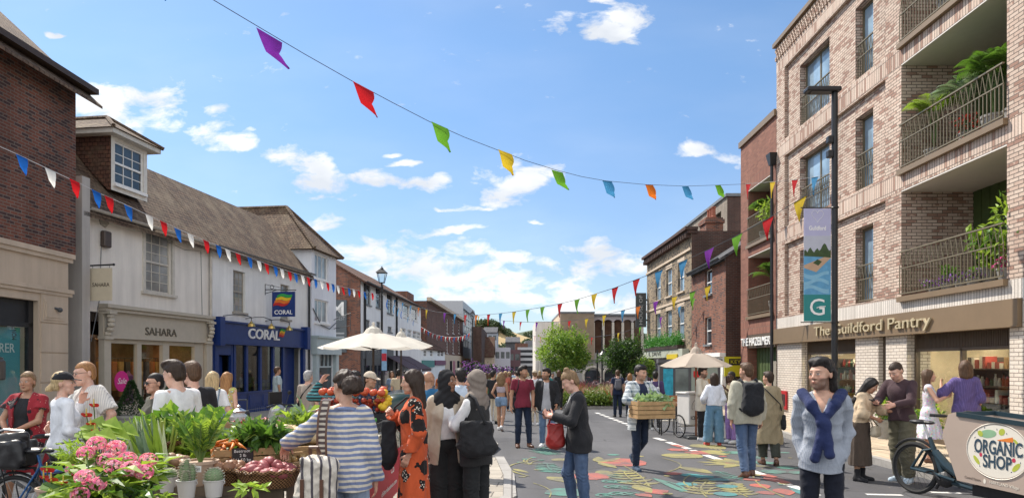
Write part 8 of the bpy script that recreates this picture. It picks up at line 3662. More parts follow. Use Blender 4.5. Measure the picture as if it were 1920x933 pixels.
def cactus_pot(px,py,z,r,h,label,kind):
 t=thing('cactus_pot',label,'potted cactus',at(px,py,z))
 w=MB()
 w.lathe([(r*.78,0),(r*.8,.01),(r,h*.93),(r*1.07,h*.95),(r*1.07,h),(r*.95,h),(r*.9,h*.9)],(0,0,0),22)
 for s in (-1,1):
  w.ring((s*r*.95,0,h*.84),(0,1,0),.014,.003,10,4)
 w.build('pail',PAIL,t)
 blobs={'dome':[(0,0,h+.01,r*.88,.05)],'group':[(0,0,h+.06,.024,.09),(.035,.01,h+.04,.022,.07),(-.033,.012,h+.045,.022,.075),(.01,-.035,h+.02,.02,.05)],'ball':[(0,0,h+.02,r*.85,.065)]}[kind]
 w=MB()
 sp=MB()
 for (x,y,z_,rx,rz) in blobs:
  n,m=24,10
  vs,fs=[],[]
  for i in range(m+1):
   ph=math.pi*i/m
   for k in range(n):
    a=2*math.pi*k/n
    rr=rx*math.sin(ph)*(1+.10*math.cos(a*12))
    vs.append((x+rr*math.cos(a),y+rr*math.sin(a),z_-rz*math.cos(ph)))
    if k%2==0 and 3<i<m:
     d=Vector((math.cos(a),math.sin(a),.5)).normalized()
     for j in (-1,0,1):
      e=Vector(vs[-1])+(d+Vector((-math.sin(a),math.cos(a),.3))*.6*j)*.014
      sp.tube([vs[-1],e],.0012,3,cap=False)
  for i in range(m):
   for k in range(n):
    q=(k+1)%n
    fs.append((i*n+k,i*n+q,i*n+n+q,i*n+n+k))
  w.add(vs,fs)
 c=w.build('cactus',SPINE,t,smooth=True)
 sp.build('spines',plain('pale_spines',(.6,.56,.44),.7),c)
cactus_pot(315,921,.70,.068,.115,'white pail with flat domed cactus, leftmost of the cactus pots','dome')
cactus_pot(350,932,.70,.068,.13,'white pail with a group of upright furry cacti','group')
cactus_pot(401,930,.70,.070,.125,'white pail with round spiny cactus, nearest the baskets','ball')
pt=thing('price_tag','small white price tag on a stick in the cactus pot','price sign',at(366,925,.72))
w=MB()
w.tube([(0,0,0),(.01,0,.17)],.003,4)
w.build('stick',CRATE,pt)
w=MB()
w.box(-.03,.045,-.003,.0,.16,.205)
bo=w.build('card',M_WHITE,pt)
lettering('£3.50',.03,M_BLACK,bo,(.008,-.0045,.183),width=.055,extrude=.0003)
gb=thing('green_box','pale green painted wooden box with white sloping lid among the flowers','box',at(238,860,.70),R(-12))
w=MB()
w.prism([(-.075,-.07,0),(.075,-.07,0),(.075,-.07,.20),(-.075,-.07,.23)],(0,.14,0))
bo=w.build('box',plain('sage_paint',(.36,.42,.32),.7,.15,12),gb)
w=MB()
w.prism([(-.115,-.10,.238),(.115,-.10,.205),(.115,-.10,.225),(-.115,-.10,.258)],(0,.20,0))
w.build('lid',plain('chalky_white',(.66,.65,.58),.7,.12,12),gb)
PINK=[leafmat('hydrangea_pink',(.80,.10,.36),(.90,.34,.56),.5,.4,30),leafmat('hydrangea_pale',(.86,.32,.52),(.92,.58,.70),.5,.4,30)]
def hydrangea(base,heads,label,seed):
 rg=random.Random(seed)
 t=thing('hydrangea',label,'hydrangea',base)
 w=MB()
 pot(w,(0,0,0),.13,.17)
 w.build('pot',M_DARKGREY,t)
 o=Vector(base)
 st=MB()
 lp,la,ln_=[],[],[]
 for (px,py,Y,r) in heads:
  h=P(px,py,Y)-o
  r*=1.06
  st.tube([(rg.uniform(-.04,.04),rg.uniform(-.04,.04),.15),h*.55+Vector((0,0,.06)),h],[.007,.006,.005],5)
  m=75
  d=rdir(m,.35)
  c=np.array(h)+d*r*np.array((1,1,.82))
  pos,ax,nr=[],[],[]
  for k in range(m):
   n_=d[k]
   u=np.cross(n_,(.3,.5,.8))
   u/=np.linalg.norm(u)
   v=np.cross(n_,u)
   a0=rg.random()*1.5
   for j in range(4):
    a=a0+j*1.571
    pos.append(c[k])
    ax.append(u*math.cos(a)+v*math.sin(a)+n_*.15)
    nr.append(n_)
  leaf_mesh('flower_head',np.array(pos),np.array(ax),np.array(nr),r*.27,r*.27,PINK,t,mi=np.repeat(RNG.integers(0,2,m),4),droop=-.05)
  for j in range(7):
   s=rg.uniform(.3,.82)
   p=h*s+Vector((0,0,.05*(1-s)))
   a=rg.uniform(0,6.28)
   lp.append(p)
   la.append((math.cos(a),math.sin(a),rg.uniform(.0,.5)))
   ln_.append((0,0,1))
 for j in range(44):
  a=rg.uniform(0,6.28)
  s=rg.uniform(.05,.2)
  lp.append((math.cos(a)*s,math.sin(a)*s,rg.uniform(.17,.36)))
  la.append((math.cos(a),math.sin(a),rg.uniform(-.1,.6)))
  ln_.append((0,0,1))
 st.build('stems',G_STEM,t)
 leaf_mesh('foliage',np.array(lp),np.array(la),np.array(ln_),.12+.05*RNG.random(len(lp)),.075,[G_MID,G_LIME,G_LIGHT],t,mi=RNG.integers(0,3,len(lp)))
hydrangea(at(178,985,.69),[(181,831,4.5,.052),(161,848,4.4,.046),(198,861,4.4,.046),(159,894,4.1,.050),(184,906,4.1,.042),(150,926,4.0,.045),(135,880,4.5,.036)],'pink hydrangea in bloom, left of the two at the front',3)
hydrangea(at(250,962,.69),[(218,839,4.6,.054),(239,861,4.5,.054),(212,874,4.3,.048),(246,879,4.3,.056),(278,862,4.6,.052),(270,884,4.35,.05),(205,845,4.9,.04)],'pink hydrangea in bloom next to the green box',5)
RSP=plain('red_spathe',(.62,.035,.03),.25,.1)
def anthurium(base,flowers,leaves,label,mats):
 t=thing('anthurium',label,'anthurium',base)
 w=MB()
 pot(w,(0,0,0),.1,.14)
 w.build('pot',TERRA,t)
 o=Vector(base)
 st=MB()
 for (px,py,Y,r) in flowers:
  h=P(px,py,Y)-o
  st.tube([(0,0,.12),h*.6,h],.004,5)
  w=MB()
  pts=[]
  for i in range(15):
   a=-2.6+5.2*i/14
   rr=r*(1-.25*math.cos(a))
   pts.append(h+Vector((rr*math.sin(a),-rr*.35*math.cos(a),rr*.45*math.cos(a)+.012*abs(math.sin(a)))))
  w.poly(pts)
  f=w.build('flower',RSP,t)
  w=MB()
  w.tube([h,h+Vector((.005,-.01,.05))],[.006,.003],6)
  w.build('spadix',plain('spadix_yellow',(.6,.45,.08),.6),f)
 lp,la,ln_=[],[],[]
 for (px,py,Y) in leaves:
  h=P(px,py,Y)-o
  st.tube([(0,0,.12),h*.6+Vector((0,0,.03)),h],.004,5)
  lp.append(h)
  la.append((h.x*2.5+random.uniform(-.1,.1),-.3,-.25))
  ln_.append((0,-.5,1))
 st.build('stems',G_STEM,t)
 leaf_mesh('foliage',np.array(lp),np.array(la),np.array(ln_),.17,.13,mats,t,mi=RNG.integers(0,len(mats),len(lp)))
anthurium(at(185,890,.69),[(176,760,5.0,.035),(162,778,4.9,.04),(170,796,4.9,.035),(178,808,4.85,.03)],[(150,800,4.9),(165,790,5.0),(190,792,5.0),(200,800,5.1),(178,812,4.8),(155,815,4.8),(205,812,5.0),(215,800,5.2),(148,808,4.95),(186,800,5.0),(170,825,4.9),(222,806,5.1),(140,812,5.0)],'tall red flowering plant with big light green leaves above the hydrangeas',[G_LIME,G_LIGHT])
anthurium(at(100,950,.69)+Vector((0,0,0)),[(88,881,4.3,.045),(96,900,4.2,.04),(119,906,4.2,.032),(130,893,4.3,.03),(82,895,4.3,.03)],[(80,905,4.25),(102,892,4.3),(112,915,4.2),(90,920,4.2),(125,915,4.2),(105,925,4.1),(75,925,4.2),(120,895,4.3),(95,910,4.25)],'low red and pink flowering plant at the left corner of the flower table',[G_LIME,G_MID])
greens('fern','feathery pale fern left of the hydrangeas',P(138,858,4.6),(.10,.08,.07),260,.06,.25,[G_LIME,G_LIGHT])
greens('leafy_filler','green leaves of bedding plants in front of the hydrangeas',P(225,935,4.2),(.24,.10,.07),150,.09,.5,[G_MID,G_DARK,G_LIGHT])
greens('pepper_plant','bright leafy seedling at the front of the vegetable table',P(468,914,4.6),(.09,.06,.04),26,.08,.45,[G_LIME])
X1,Yc0,Yc1,ZF=-1.5,6.9,9.1,.86
def lace():
 t=NT('lace_cloth')
 co=t.coord('Object')
 wv=t.n('ShaderNodeTexWave',{'Vector':co,'Scale':5.0,'Distortion':14.0,'Detail':2.0,'Detail Scale':1.6})
 t.base(t.ramp(wv.outputs['Fac'],[(.35,(.20,.19,.15)),(.55,(.52,.50,.42))]),.9,0,.2)
 return t.m
w=MB()
n=26
for side in range(2):
 vs,fs=[],[]
 for i in range(n+1):
  t=i/n
  for z in (ZF+.006,ZF-.12,ZF-.30):
   k=(ZF-z)
   wv=.012*math.sin(i*1.3)*k/.3
   vs.append((X1+.016+wv+.02*k,Yc0+(Yc1-Yc0)*t,z) if side==0 else (-2.45+(X1+.016+2.45)*t,Yc0-.016-wv-.02*k,z))
 for i in range(n):
  for j in range(2):
   a=i*3+j
   fs.append((a,a+3,a+4,a+1))
 w.add(vs,fs)
w.quad((-2.45,Yc0,ZF+.006),(X1+.016,Yc0,ZF+.006),(X1+.016,Yc1,ZF+.006),(-2.45,Yc1,ZF+.006))
tag(w.build('tablecloth',lace()),'grey patterned cloth covering the fruit table','tablecloth')
rbn=thing('red_banner','red banner with white lettering hanging on the side of the fruit table','banner',(X1+.05,7.9,ZF))
w=MB()
w.box(0,.008,-.95,1.1,-.80,-.26)
cl=w.build('cloth',plain('banner_red',(.45,.015,.04),.6,.1),rbn)
lettering('CB',.16,M_WHITE,cl,(.011,.45,-.45),rotz=R(90),width=.22,extrude=.001)
lettering('chilternbusiness.com',.08,M_WHITE,cl,(.011,.25,-.64),rotz=R(90),width=1.0,extrude=.001)
BLKC=plain('black_crate',(.016,.016,.018),.5,.2)
for k,(y,z) in enumerate(((8.75,0),(8.2,0))):
 crate((-1.97,y,ZF+.008),0,.42,.22,.19 if k==0 else .12,['black plastic crate raising the apples','black plastic crate of green peppers in front of the apples'][k],BLKC,slats=2,name='plastic_crate')
APP=PM('apple_red',(.42,.06,.035))
for k in range(5):
 x=-2.3+k*.165
 bg_=thing('fruit_bag','clear bag of red apples on the black crate','fruit bag',(x,8.66,ZF+.20),0,'bags of apples on the black crate')
 w=MB()
 w.bbox(-.075,.075,-.075,.075,0,.20,.02)
 w.build('bag',glass_clear('plastic_bag',(.88,.80,.76),.6),bg_)
 produce('apple','red apple in a clear bag on the fruit table','apple','bagged apples',6, lambda i,rg,x=x:(x+(-.035 if i%2 else .035),8.66+(-.04 if i%4<2 else .03),ZF+.24+.055*(i//2)),.037,APP,(1,1,.9),.06,True,30+k)
produce('apple','loose red apple on top of the apple bags','apple','loose apples on the bags',16, lambda i,rg:(-2.36+(i%8)*.105,8.62+(i//8)*.12,ZF+.445+rg.uniform(0,.04)),.046,PM('apple_orange_red',(.55,.10,.04)),(1,1,.92),.06,True,41)
produce('lemon','yellow lemon at the right end of the fruit display','lemon','lemons by the apples',12,heap((-1.62,8.7,ZF+.25),.10,.12,.22,.04),.042,PM('lemon',(.66,.42,.02)),(1.25,.9,.9),.05,None,42)
produce('peach','orange peach in the tray at the table corner','peach','peaches at the table corner',18,heap((-1.72,7.35,ZF+.03),.2,.26,.06,.04),.042,PM('peach',(.62,.24,.05)),(1,1,.92),.05,None,43)
produce('green_pepper','long green pepper in the black crate','pepper','green peppers in the black crate',16,heap((-1.95,8.15,ZF+.10),.36,.17,.06,.03),.028,PM('pepper_green',(.05,.26,.03)),(2.4,.9,.9),.08,None,44)
produce('yellow_pepper','yellow pepper beside the green peppers','pepper','yellow peppers',8,heap((-1.7,7.85,ZF+.04),.14,.12,.06,.03),.04,PM('pepper_yellow',(.62,.36,.03)),(1.2,.9,.9),.1,True,45)
crate((-2.05,7.4,ZF+.008),0,.16,.2,.10,'small pine crate at the near end of the fruit table',CRATE,slats=2)
produce('mushroom','pale mushroom in the small pine crate','mushroom','mushrooms in the pine crate',16,heap((-2.05,7.4,ZF+.09),.13,.17,.04,.02),.03,PM('mushroom',(.55,.46,.36)),(1,1,.7),.05,None,46)
# ================================================================== the crowd
C_=cloth
WH,BLK,NVY=C_('white_cotton',(.74,.73,.72)),C_('black_cloth',(.022,.022,.025)),C_('navy_cloth',(.018,.026,.06))
JEAN,DJEAN,LJEAN=C_('blue_jeans',(.065,.105,.19),'denim',(.15,.21,.32)),C_('dark_jeans',(.014,.022,.045),'denim',(.03,.045,.08)),C_('pale_jeans',(.16,.24,.36),'denim',(.28,.38,.50))
BEIGE,KHAKI,OLIVE=C_('beige_cloth',(.50,.43,.33)),C_('khaki_cloth',(.30,.245,.155)),C_('olive_cloth',(.115,.105,.07))
CHINO=C_('stone_chinos',(.55,.49,.39))
BROWNSH,WSHOE=plain('brown_shoe_leather',(.11,.05,.03),.4,.2,20),plain('white_trainer',(.68,.68,.68),.6,.06,20)
SOLE=plain('rubber_sole',(.60,.58,.55),.7)
DARKG_=C_('dark_green_cloth',(.05,.055,.045))
def person(px,Y,H,face,sex,skin,hair,label,wear,head=(0,0,0),**k):
 p=Person(px,Y,H,face,sex,k.pop('build',1.0),skin,hair,head,label=label,**k)
 p.body()
 if hair:
  p.hair()
 for m,mat,o in wear:
  getattr(p,m)(mat,**o)
 return p
def bag(p,label,c,h,mat,rot=(0,0,0),strap=None,name='shoulder_bag',r=.03,cat='bag',soft=.016,w=None):
 M=Matrix.Translation(p.root.location)@Matrix.Rotation(p.root.rotation_euler.z,4,'Z')
 k=p.k
 Rm=rotm(*rot)
 hx,hy,hz=h
 o=sdf_mesh(name,[Grp([Box((0,0,hz*.12),(hx*.86,hy*.86,hz*.86),r=min(r,min(h)*.7)),Ell((0,0,-hz*.35),(hx*1.02,hy*1.05,hz*.68))],.04)],max(p.cell,.008),mat,post= lambda q,d:d+folds(q,5,16)*soft+folds(q,9,34)*soft*.4)
 wc=np.array(c)
 me=o.data
 co=np.empty(len(me.vertices)*3,np.float32)
 me.vertices.foreach_get('co',co)
 co=(co.reshape(-1,3)@Rm.T)*k
 me.vertices.foreach_set('co',co.astype(np.float32).ravel())
 o.matrix_world=M@Matrix.Translation(Vector(wc*k))
 tag(o,label,cat)
 for st in (strap or []):
  b=MB()
  path=[Vector((np.array(q)-wc)*k) for q in st]
  b.tube(path,w or .011,6)
  b.build('strap',mat,o,smooth=True)
 return o
p=person(1541,5.9,1.79,-22,'m','light',('swept','black'),'bearded man in grey-blue shirt with navy jumper tied over his shoulders',[('top',C_('fine_striped_shirt',(.33,.355,.40),'stripe_v',(.25,.28,.34),freq=95),dict(hem=-.10,loose=.014,g=.012,fold=.011,neck='v',sl_loose=.008,seed=4,collar=True)),('trousers',C_('ink_trousers',(.012,.014,.024)),dict(ank=.056,knee=.062,g=.006,hi=-.03)),('shoes',BROWNSH,{})],head=(-34,2,0),beard=.62,armR=('p',(.035,-.015,-.49),(-.3,.95,0)),armL=('p',(-.03,-.01,-.49),(.35,.93,0)),handL=dict(curl=.2,d=(-.22,-.05,-1)),handR=dict(curl=.2,d=(.22,-.05,-1)),build=.88)
t=p.tor
J=[Cap(t(-.12,.07,.44),t(.12,.07,.44),.055,.055),Cap(t(-.13,.05,.48),t(.13,.05,.48),.045,.045),Cap(t(-.15,.0,.52),t(-.085,-.135,.43),.048,.042),Cap(t(.15,.0,.52),t(.085,-.135,.43),.048,.042),Cap(t(-.085,-.135,.43),t(.0,-.165,.30),.042,.032),Cap(t(.085,-.135,.43),t(.0,-.165,.30),.042,.032),Cap(t(-.02,-.175,.30),t(.03,-.175,.28),.040,.040),Cap(t(.0,-.175,.29),t(-.055,-.185,.0),.034,.040),Cap(t(.02,-.18,.29),t(.05,-.195,.04),.034,.040)]
p.mesh('draped_jumper',[Grp(J,.025)],C_('navy_knit',(.022,.032,.095)),post= lambda q,d:d+folds(q,8,26)*.009+waves(q,3,40)*.002)
p=person(1085,8.1,1.715,-86,'f','fair',('topbun','light'),'woman in black blazer and jeans with top knot looking down at her phone',[('top',C_('grey_scarf',(.30,.30,.30)),dict(hem=.05,sleeve=0,neck='polo',name='top')),('top',BLK,dict(hem=-.15,g=.018,loose=.022,fold=.008,neck='v',collar=True,name='blazer',open_=.018)),('trousers',JEAN,dict(ank=.052,knee=.058)),('shoes',BROWNSH,dict(boot=.08))],head=(0,30,0),torso=(0,4,0),armL=('p',(-.06,-.30,-.20),(.6,.5,-.6)),armR=('p',(.06,-.31,-.22),(-.6,.5,-.6)),handL=dict(n=(0,0,1),curl=.5,t=(-.6,-.3,.5)),handR=dict(n=(0,0,1),curl=.6,t=(.6,-.3,.5)),legR=((0,-.30,-1),(0,.20,-1)),legL=((0,.06,-1),(0,.10,-1)))
tot=p.A[-1][2]+v3(.03,-.10,.035)
b=MB()
b.cbox((0,0,0),(.075,.15,.011))
ph=b.build('phone',M_BLACK)
ph.matrix_world=Matrix.Translation(p.world(tot))@Matrix.Rotation(p.root.rotation_euler.z,4,'Z')@Matrix.Rotation(R(-25),4,'X')
tag(ph,'black phone held by the woman in the black blazer','phone')
e=p.A[-1][1]*.35+p.A[-1][2]*.65
bag(p,'soft red leather bag hanging from the forearm of the blazer woman',e+v3(-.02,-.0,-.23),(.06,.115,.165),plain('red_leather',(.40,.035,.03),.38,.15,14),strap=[[e+v3(0,-.09,-.09),e+v3(0,-.05,.02),e+v3(0,.05,.02),e+v3(0,.09,-.09)]],name='handbag')
p=person(1199,11.9,1.80,24,'m','light',('short','black'),'man in pale checked overshirt carrying a wooden crate of cabbages',[('top',NVY,dict(hem=-.05,sleeve=0)),('top',C_('checked_overshirt',(.60,.63,.64),'plaid',(.075,.12,.17),freq=7.5),dict(hem=-.24,g=.022,loose=.03,open_=.085,name='overshirt',fold=.009,collar=True)),('trousers',DJEAN,dict(ank=.055,knee=.06)),('shoes',C_('navy_canvas',(.05,.08,.13)),dict(sole=SOLE))],head=(18,8,0),beard=.3,armR=('p',(-.0,-.30,-.30),(-.8,.4,-.3)),armL=('p',(.08,-.32,-.30),(.8,.4,-.3)),handR=dict(d=(.5,-.8,0),curl=.7),handL=dict(curl=.6),legR=((.01,-.10,-1),(.0,.06,-1)),legL=((.0,.02,-1),(0,.95,-1),50))
cc=P(1222,783,11.55)
cr_=crate(cc,R(12),.33,.2,.29,'wooden slatted crate of cabbages carried by the man in the checked overshirt',CRATE,slats=4)
for i,(x,y) in enumerate(((-.17,.0),(.02,.05),(.2,-.02))):
 o=crown('cabbage',(0,0,0),(.10,.10,.08),90,.10,.10,[leafmat('cabbage_leaf',(.22,.34,.16),(.40,.52,.28)) if i==0 else bpy.data.materials['cabbage_leaf']],None,12,.3,hollow=.7)
 o.location=cc+Vector((x,y,.28))
 tag(o,'round pale cabbage in the carried crate','cabbage','cabbages in the carried crate')
p=person(980,15.5,1.81,12,'m','tan',('quiff','black'),'man in maroon T-shirt and dark jeans turning to his friend',[('top',C_('maroon_jersey',(.17,.022,.04)),dict(sleeve=.62,hem=-.06,loose=.006)),('trousers',DJEAN,dict(ank=.055,knee=.06)),('shoes',BROWNSH,dict(boot=.08))],head=(48,0,0),beard=.4,build=1.03,armL=('p',(.03,-.10,-.50)),armR=('p',(-.08,-.04,-.52)),legL=((.1,-.02,-1),(.05,.05,-1)),legR=((-.02,.0,-1),(-.03,.03,-1)))
bag(p,'black shoulder bag behind the man in the maroon T-shirt',(-.17,.06,.92),(.05,.12,.18),BLK,strap=[[(-.17,.0,1.1),(-.13,-.13,1.30),(-.10,-.09,1.46),(-.1,.1,1.44),(-.17,.12,1.08)]])
p=person(1025,15.6,1.76,-6,'m','tan',('short','black'),'man in black overshirt, grey T-shirt and pale jeans listening to his friend',[('top',C_('grey_jersey',(.36,.36,.38)),dict(sleeve=0,hem=-.10)),('top',BLK,dict(hem=-.10,g=.022,open_=.07,name='overshirt',loose=.03,collar=True)),('trousers',C_('mid_jeans',(.10,.155,.25),'denim',(.2,.28,.4)),dict(ank=.058,knee=.064)),('shoes',WSHOE,dict(sole=SOLE))],head=(-46,0,0),beard=.55,armL=('p',(.05,-.16,-.46)),armR=('p',(-.08,-.02,-.52)),legL=((.08,0,-1),(.03,.02,-1)))
p=person(1400,11.2,1.83,184,'m','light',('short','brown'),'man in beige jacket and jeans with big black backpack walking away',[('top',C_('sage_beige_jacket',(.42,.40,.32)),dict(hem=-.10,g=.026,loose=.045,fold=.012,neck='polo',name='jacket',sl_loose=.014)),('trousers',JEAN,dict(ank=.062,knee=.068)),('shoes',BROWNSH,dict(boot=.05,sole=M_WOODDARK))],head=(30,0,0),beard=.3,legL=((.02,.12,-1),(0,.30,-1),18),legR=((-.02,-.20,-1),(0,.10,-1)),build=1.06)
bag(p,'big black roll-top backpack worn by the man in the beige jacket',(0,.235,1.20),(.175,.10,.26),C_('black_nylon_weave',(.018,.019,.023)),name='backpack',cat='backpack',r=.05,strap=[[(sx*.11,.18,1.42),(sx*.125,.06,1.50),(sx*.125,-.06,1.46),(sx*.15,-.13,1.28),(sx*.17,.05,1.08),(sx*.14,.18,1.02)] for sx in (-1,1)],w=.02)
p=person(1441,12.6,1.69,172,'f','light',('short','dark'),'person in khaki trench coat with black cross-body bag walking away',[('top',KHAKI,dict(hem=-.52,g=.026,loose=.05,fold=.013,neck='polo',name='trench_coat',flare=.05,sl_loose=.016)),('trousers',DARKG_,dict(ank=.085,knee=.085,upto=1.85)),('shoes',BROWNSH,dict(heel=True))],head=(42,0,0),legL=((.02,-.12,-1),(0,.05,-1)),legR=((-.02,.15,-1),(0,.35,-1),25))
bag(p,'flat black bag at the hip of the trench coat wearer',(-.26,.04,.80),(.035,.12,.15),BLK,strap=[[(-.25,.0,.94),(-.17,.17,1.15),(.05,.17,1.38),(.12,.05,1.47),(.12,-.08,1.42)]])
person(1339,15.9,1.66,176,'f','light',('bob','dark'),'woman in white blouse and wide blue jeans ordering ice cream',[('top',C_('pale_blouse',(.66,.69,.76)),dict(hem=.04,loose=.045,g=.018,fold=.011,neck='polo',sl_loose=.018)),('trousers',C_('wide_jeans',(.10,.20,.30),'denim',(.19,.31,.42)),dict(ank=.115,knee=.095,hi=.16,thigh=.01)),('shoes',plain('red_trainer',(.4,.05,.04),.6),dict(sole=SOLE))],armR=('p',(-.04,-.1,-.48)),armL=('p',(.06,-.2,-.36)),legL=((.10,0,-1),(.06,0,-1)),legR=((-.06,.0,-1),(-.03,0,-1)))
person(1317,17.05,1.80,52,'m','light',('quiff','black'),'bearded ice cream seller in open linen shirt over white T-shirt',[('top',WH,dict(sleeve=0,hem=-.05)),('top',C_('linen_shirt',(.62,.56,.45)),dict(sleeve=1.55,hem=-.2,g=.022,open_=.06,name='overshirt',loose=.03,collar=True)),('trousers',BLK,dict(ank=.055,knee=.06)),('shoes',WSHOE,{})],head=(8,4,0),beard=.7,armR=('p',(.05,-.28,-.30)),armL=('p',(.02,-.30,-.28)))
p=person(1371,16.5,1.69,-72,'f','dark',('ponytail','black'),'woman in olive top, lilac trousers and sunglasses waiting for ice cream',[('top',C_('olive_top',(.24,.20,.12)),dict(sleeve=0,hem=.06,neck='wide')),('trousers',C_('lilac_satin',(.36,.22,.50),rough=.4),dict(ank=.075,knee=.078,hi=.12)),('shoes',WSHOE,dict(sole=SOLE))],armL=('p',(.02,-.30,-.05),(.5,.3,-.8)),armR=('p',(0,-.28,-.22)))
p.glasses(LEATHER)
p=person(1613,10.75,1.62,42,'f','tan',('longer','black'),'woman in beige blouse and long brown skirt bending over a shared phone',[('top',C_('sand_blouse',(.56,.43,.29)),dict(sleeve=1.45,hem=.06,loose=.045,g=.018,fold=.012,neck='polo',sl_loose=.03,collar=True)),('skirt',C_('brown_skirt',(.075,.055,.042)),dict(length=.66,flare=.05,pleat=.006)),('shoes',BLK,dict(boot=.14,heel=True))],head=(6,32,4),torso=(0,9,4),armL=('p',(.06,-.42,-.22),(.4,.3,-.8)),armR=('p',(.10,-.2,-.36),(-.8,.4,-.2)),legL=((.02,-.03,-1),(0,.05,-1)))
bag(p,'cream handbag at the waist of the woman in the beige blouse',(.06,-.22,.83),(.14,.06,.095),plain('cream_leather',(.46,.39,.29),.5,.1,12),name='handbag',strap=[[(-.06,-.22,.92),(-.13,-.17,1.15),(-.13,-.06,1.38),(-.10,.06,1.42)],[(.16,-.22,.92),(.05,-.20,1.0),(-.10,-.2,1.1)]])
p=person(1692,10.6,1.86,-62,'m','fair',('crop','dark'),'tall man in dark brown knit top and olive trousers showing his phone',[('top',C_('aubergine_knit',(.06,.035,.04)),dict(hem=-.04,g=.014,loose=.016,fold=.007,neck='polo')),('trousers',OLIVE,dict(ank=.085,knee=.085,thigh=.014,fold=.010)),('shoes',C_('pale_blue_trainer',(.45,.54,.62)),dict(sole=SOLE))],head=(-2,32,0),beard=.18,torso=(0,8,0),armR=('p',(.06,-.36,-.26),(-.6,.4,-.5)),armL=('p',(-.04,-.36,-.28),(.6,.4,-.5)),handR=dict(n=(.3,0,1),curl=.7),legL=((.05,-.16,-1),(0,.12,-1)),legR=((-.02,.08,-1),(0,.12,-1)))
q=p.A[-1][2]+v3(.03,-.10,.03)
b=MB()
b.cbox((0,0,0),(.075,.15,.011))
ph=b.build('phone',M_BLACK)
ph.matrix_world=Matrix.Translation(p.world(q))@Matrix.Rotation(p.root.rotation_euler.z,4,'Z')@Matrix.Rotation(R(-20),4,'X')
tag(ph,'phone between the couple by the shop door','phone')
FLO=C_('summer_floral',(.62,.60,.64),'print',(.60,.56,.62),freq=3.2)
person(1742,12.0,1.61,62,'f','light',('longer','brown'),'laughing woman in floral sun dress beside the shop window',[('top',FLO,dict(sleeve=0,hem=.06,neck='wide',loose=.0)),('skirt',FLO,dict(length=.46,flare=.16)),('shoes',BROWNSH,{})],dz=.12,head=(4,-4,0),armL=('p',(-.02,-.30,-.10),(.6,.3,-.6)),armR=('p',(.06,-.30,-.14),(-.6,.3,-.6)))
person(1810,11.7,1.76,158,'f','tan',('bob','brown'),'person in loose purple kaftan seen from behind at the shop window',[('top',C_('purple_kaftan',(.10,.075,.20),'stripe_v',(.14,.10,.26),freq=34),dict(sleeve=1.3,hem=-.42,g=.022,loose=.03,flare=.05,neck='wide',sl_loose=.026,fold=.014,name='kaftan')),('trousers',BLK,dict(ank=.07)),('shoes',BROWNSH,{})],dz=.12,armL=('p',(.16,-.24,-.06),(.5,.3,-.9)),armR=('p',(-.05,-.1,-.48),(-.3,.8,-.2)))
ST=C_('striped_knit',(.66,.59,.49),'stripe_h',(.185,.225,.36),freq=24)
p=person(648,5.2,1.70,176,'f','light',('bunback','dark'),'woman in blue and cream striped jumper reaching for potatoes',[('top',ST,dict(hem=-.09,g=.014,loose=.022,fold=.009,neck='wide',sl_loose=.018,name='jumper',seed=6)),('trousers',C_('grey_jeans',(.20,.24,.31),'denim'),dict(ank=.07,knee=.075)),('shoes',BROWNSH,{})],head=(48,14,0),torso=(8,6,0),armL=('w',(-1.86,5.50,.99),(.5,.2,-.9)),armR=('p',(-.06,-.04,-.52)),handL=dict(d=(.25,-.5,-.9),curl=.55,n=(-.3,.6,-.4)),build=1.04)
p.glasses()
t=p.tor
b=MB()
nk=[Vector(t(.092*math.cos(a)*1.08,.010+.078*math.sin(a),.478+.020*math.sin(a))) for a in np.linspace(0,6.283,29)]
b.tube(nk,.017,8)
p.scaled(b.build('neckband',C_('blue_rib',(.20,.25,.40)),p.root,smooth=True))
SB=C_('striped_canvas',(.62,.56,.48),'stripe_v',(.085,.075,.085),freq=15)
bp_=bag(p,'grey and cream striped canvas rucksack on the back of the striped shopper',(.13,.27,.91),(.17,.10,.22),SB,rot=(0,-6,-8),name='rucksack',cat='rucksack',r=.07,soft=.03)
STRP=C_('strap_stripe',(.50,.44,.36),'stripe_h',(.08,.06,.06),freq=26)
b=MB()
k=p.k
ctr=v3(.13,.27,.91)
for dx,mt,wd in ((0,STRP,.028),(-.033,BROWNSH,.008),(.033,BROWNSH,.008)):
 b=MB()
 path=[(.105,.17,1.02),(.12,.185,1.12),(.125,.18,1.26),(.125,.155,1.40),(.125,.085,1.515),(.13,-.01,1.525)]
 vs,fs=[],[]
 for i,q in enumerate(path):
  for s_ in (-1,1):
   vs.append(Vector((np.array(q)+v3(dx+s_*wd,.006 if dx else 0,0)-ctr)*k))
 for i in range(len(path)-1):
  fs.append((2*i,2*i+1,2*i+3,2*i+2))
 b.add(vs,fs)
 b.build('strap',mt,bp_)
b=MB()
for x in (-.07,.07):
 b.box(x-.012,x+.012,.095,.112,-.16,.05)
b.box(-.05,.05,.10,.118,-.20,-.12)
b.tube([(-.03,.02,.22),(-.02,.05,.27),(.03,.05,.27),(.04,.02,.22)],.014,6)
b.build('leather_trim',BROWNSH,bp_)
OR=C_('orange_floral',(.60,.105,.035),'floral',(.018,.014,.013),freq=4.6)
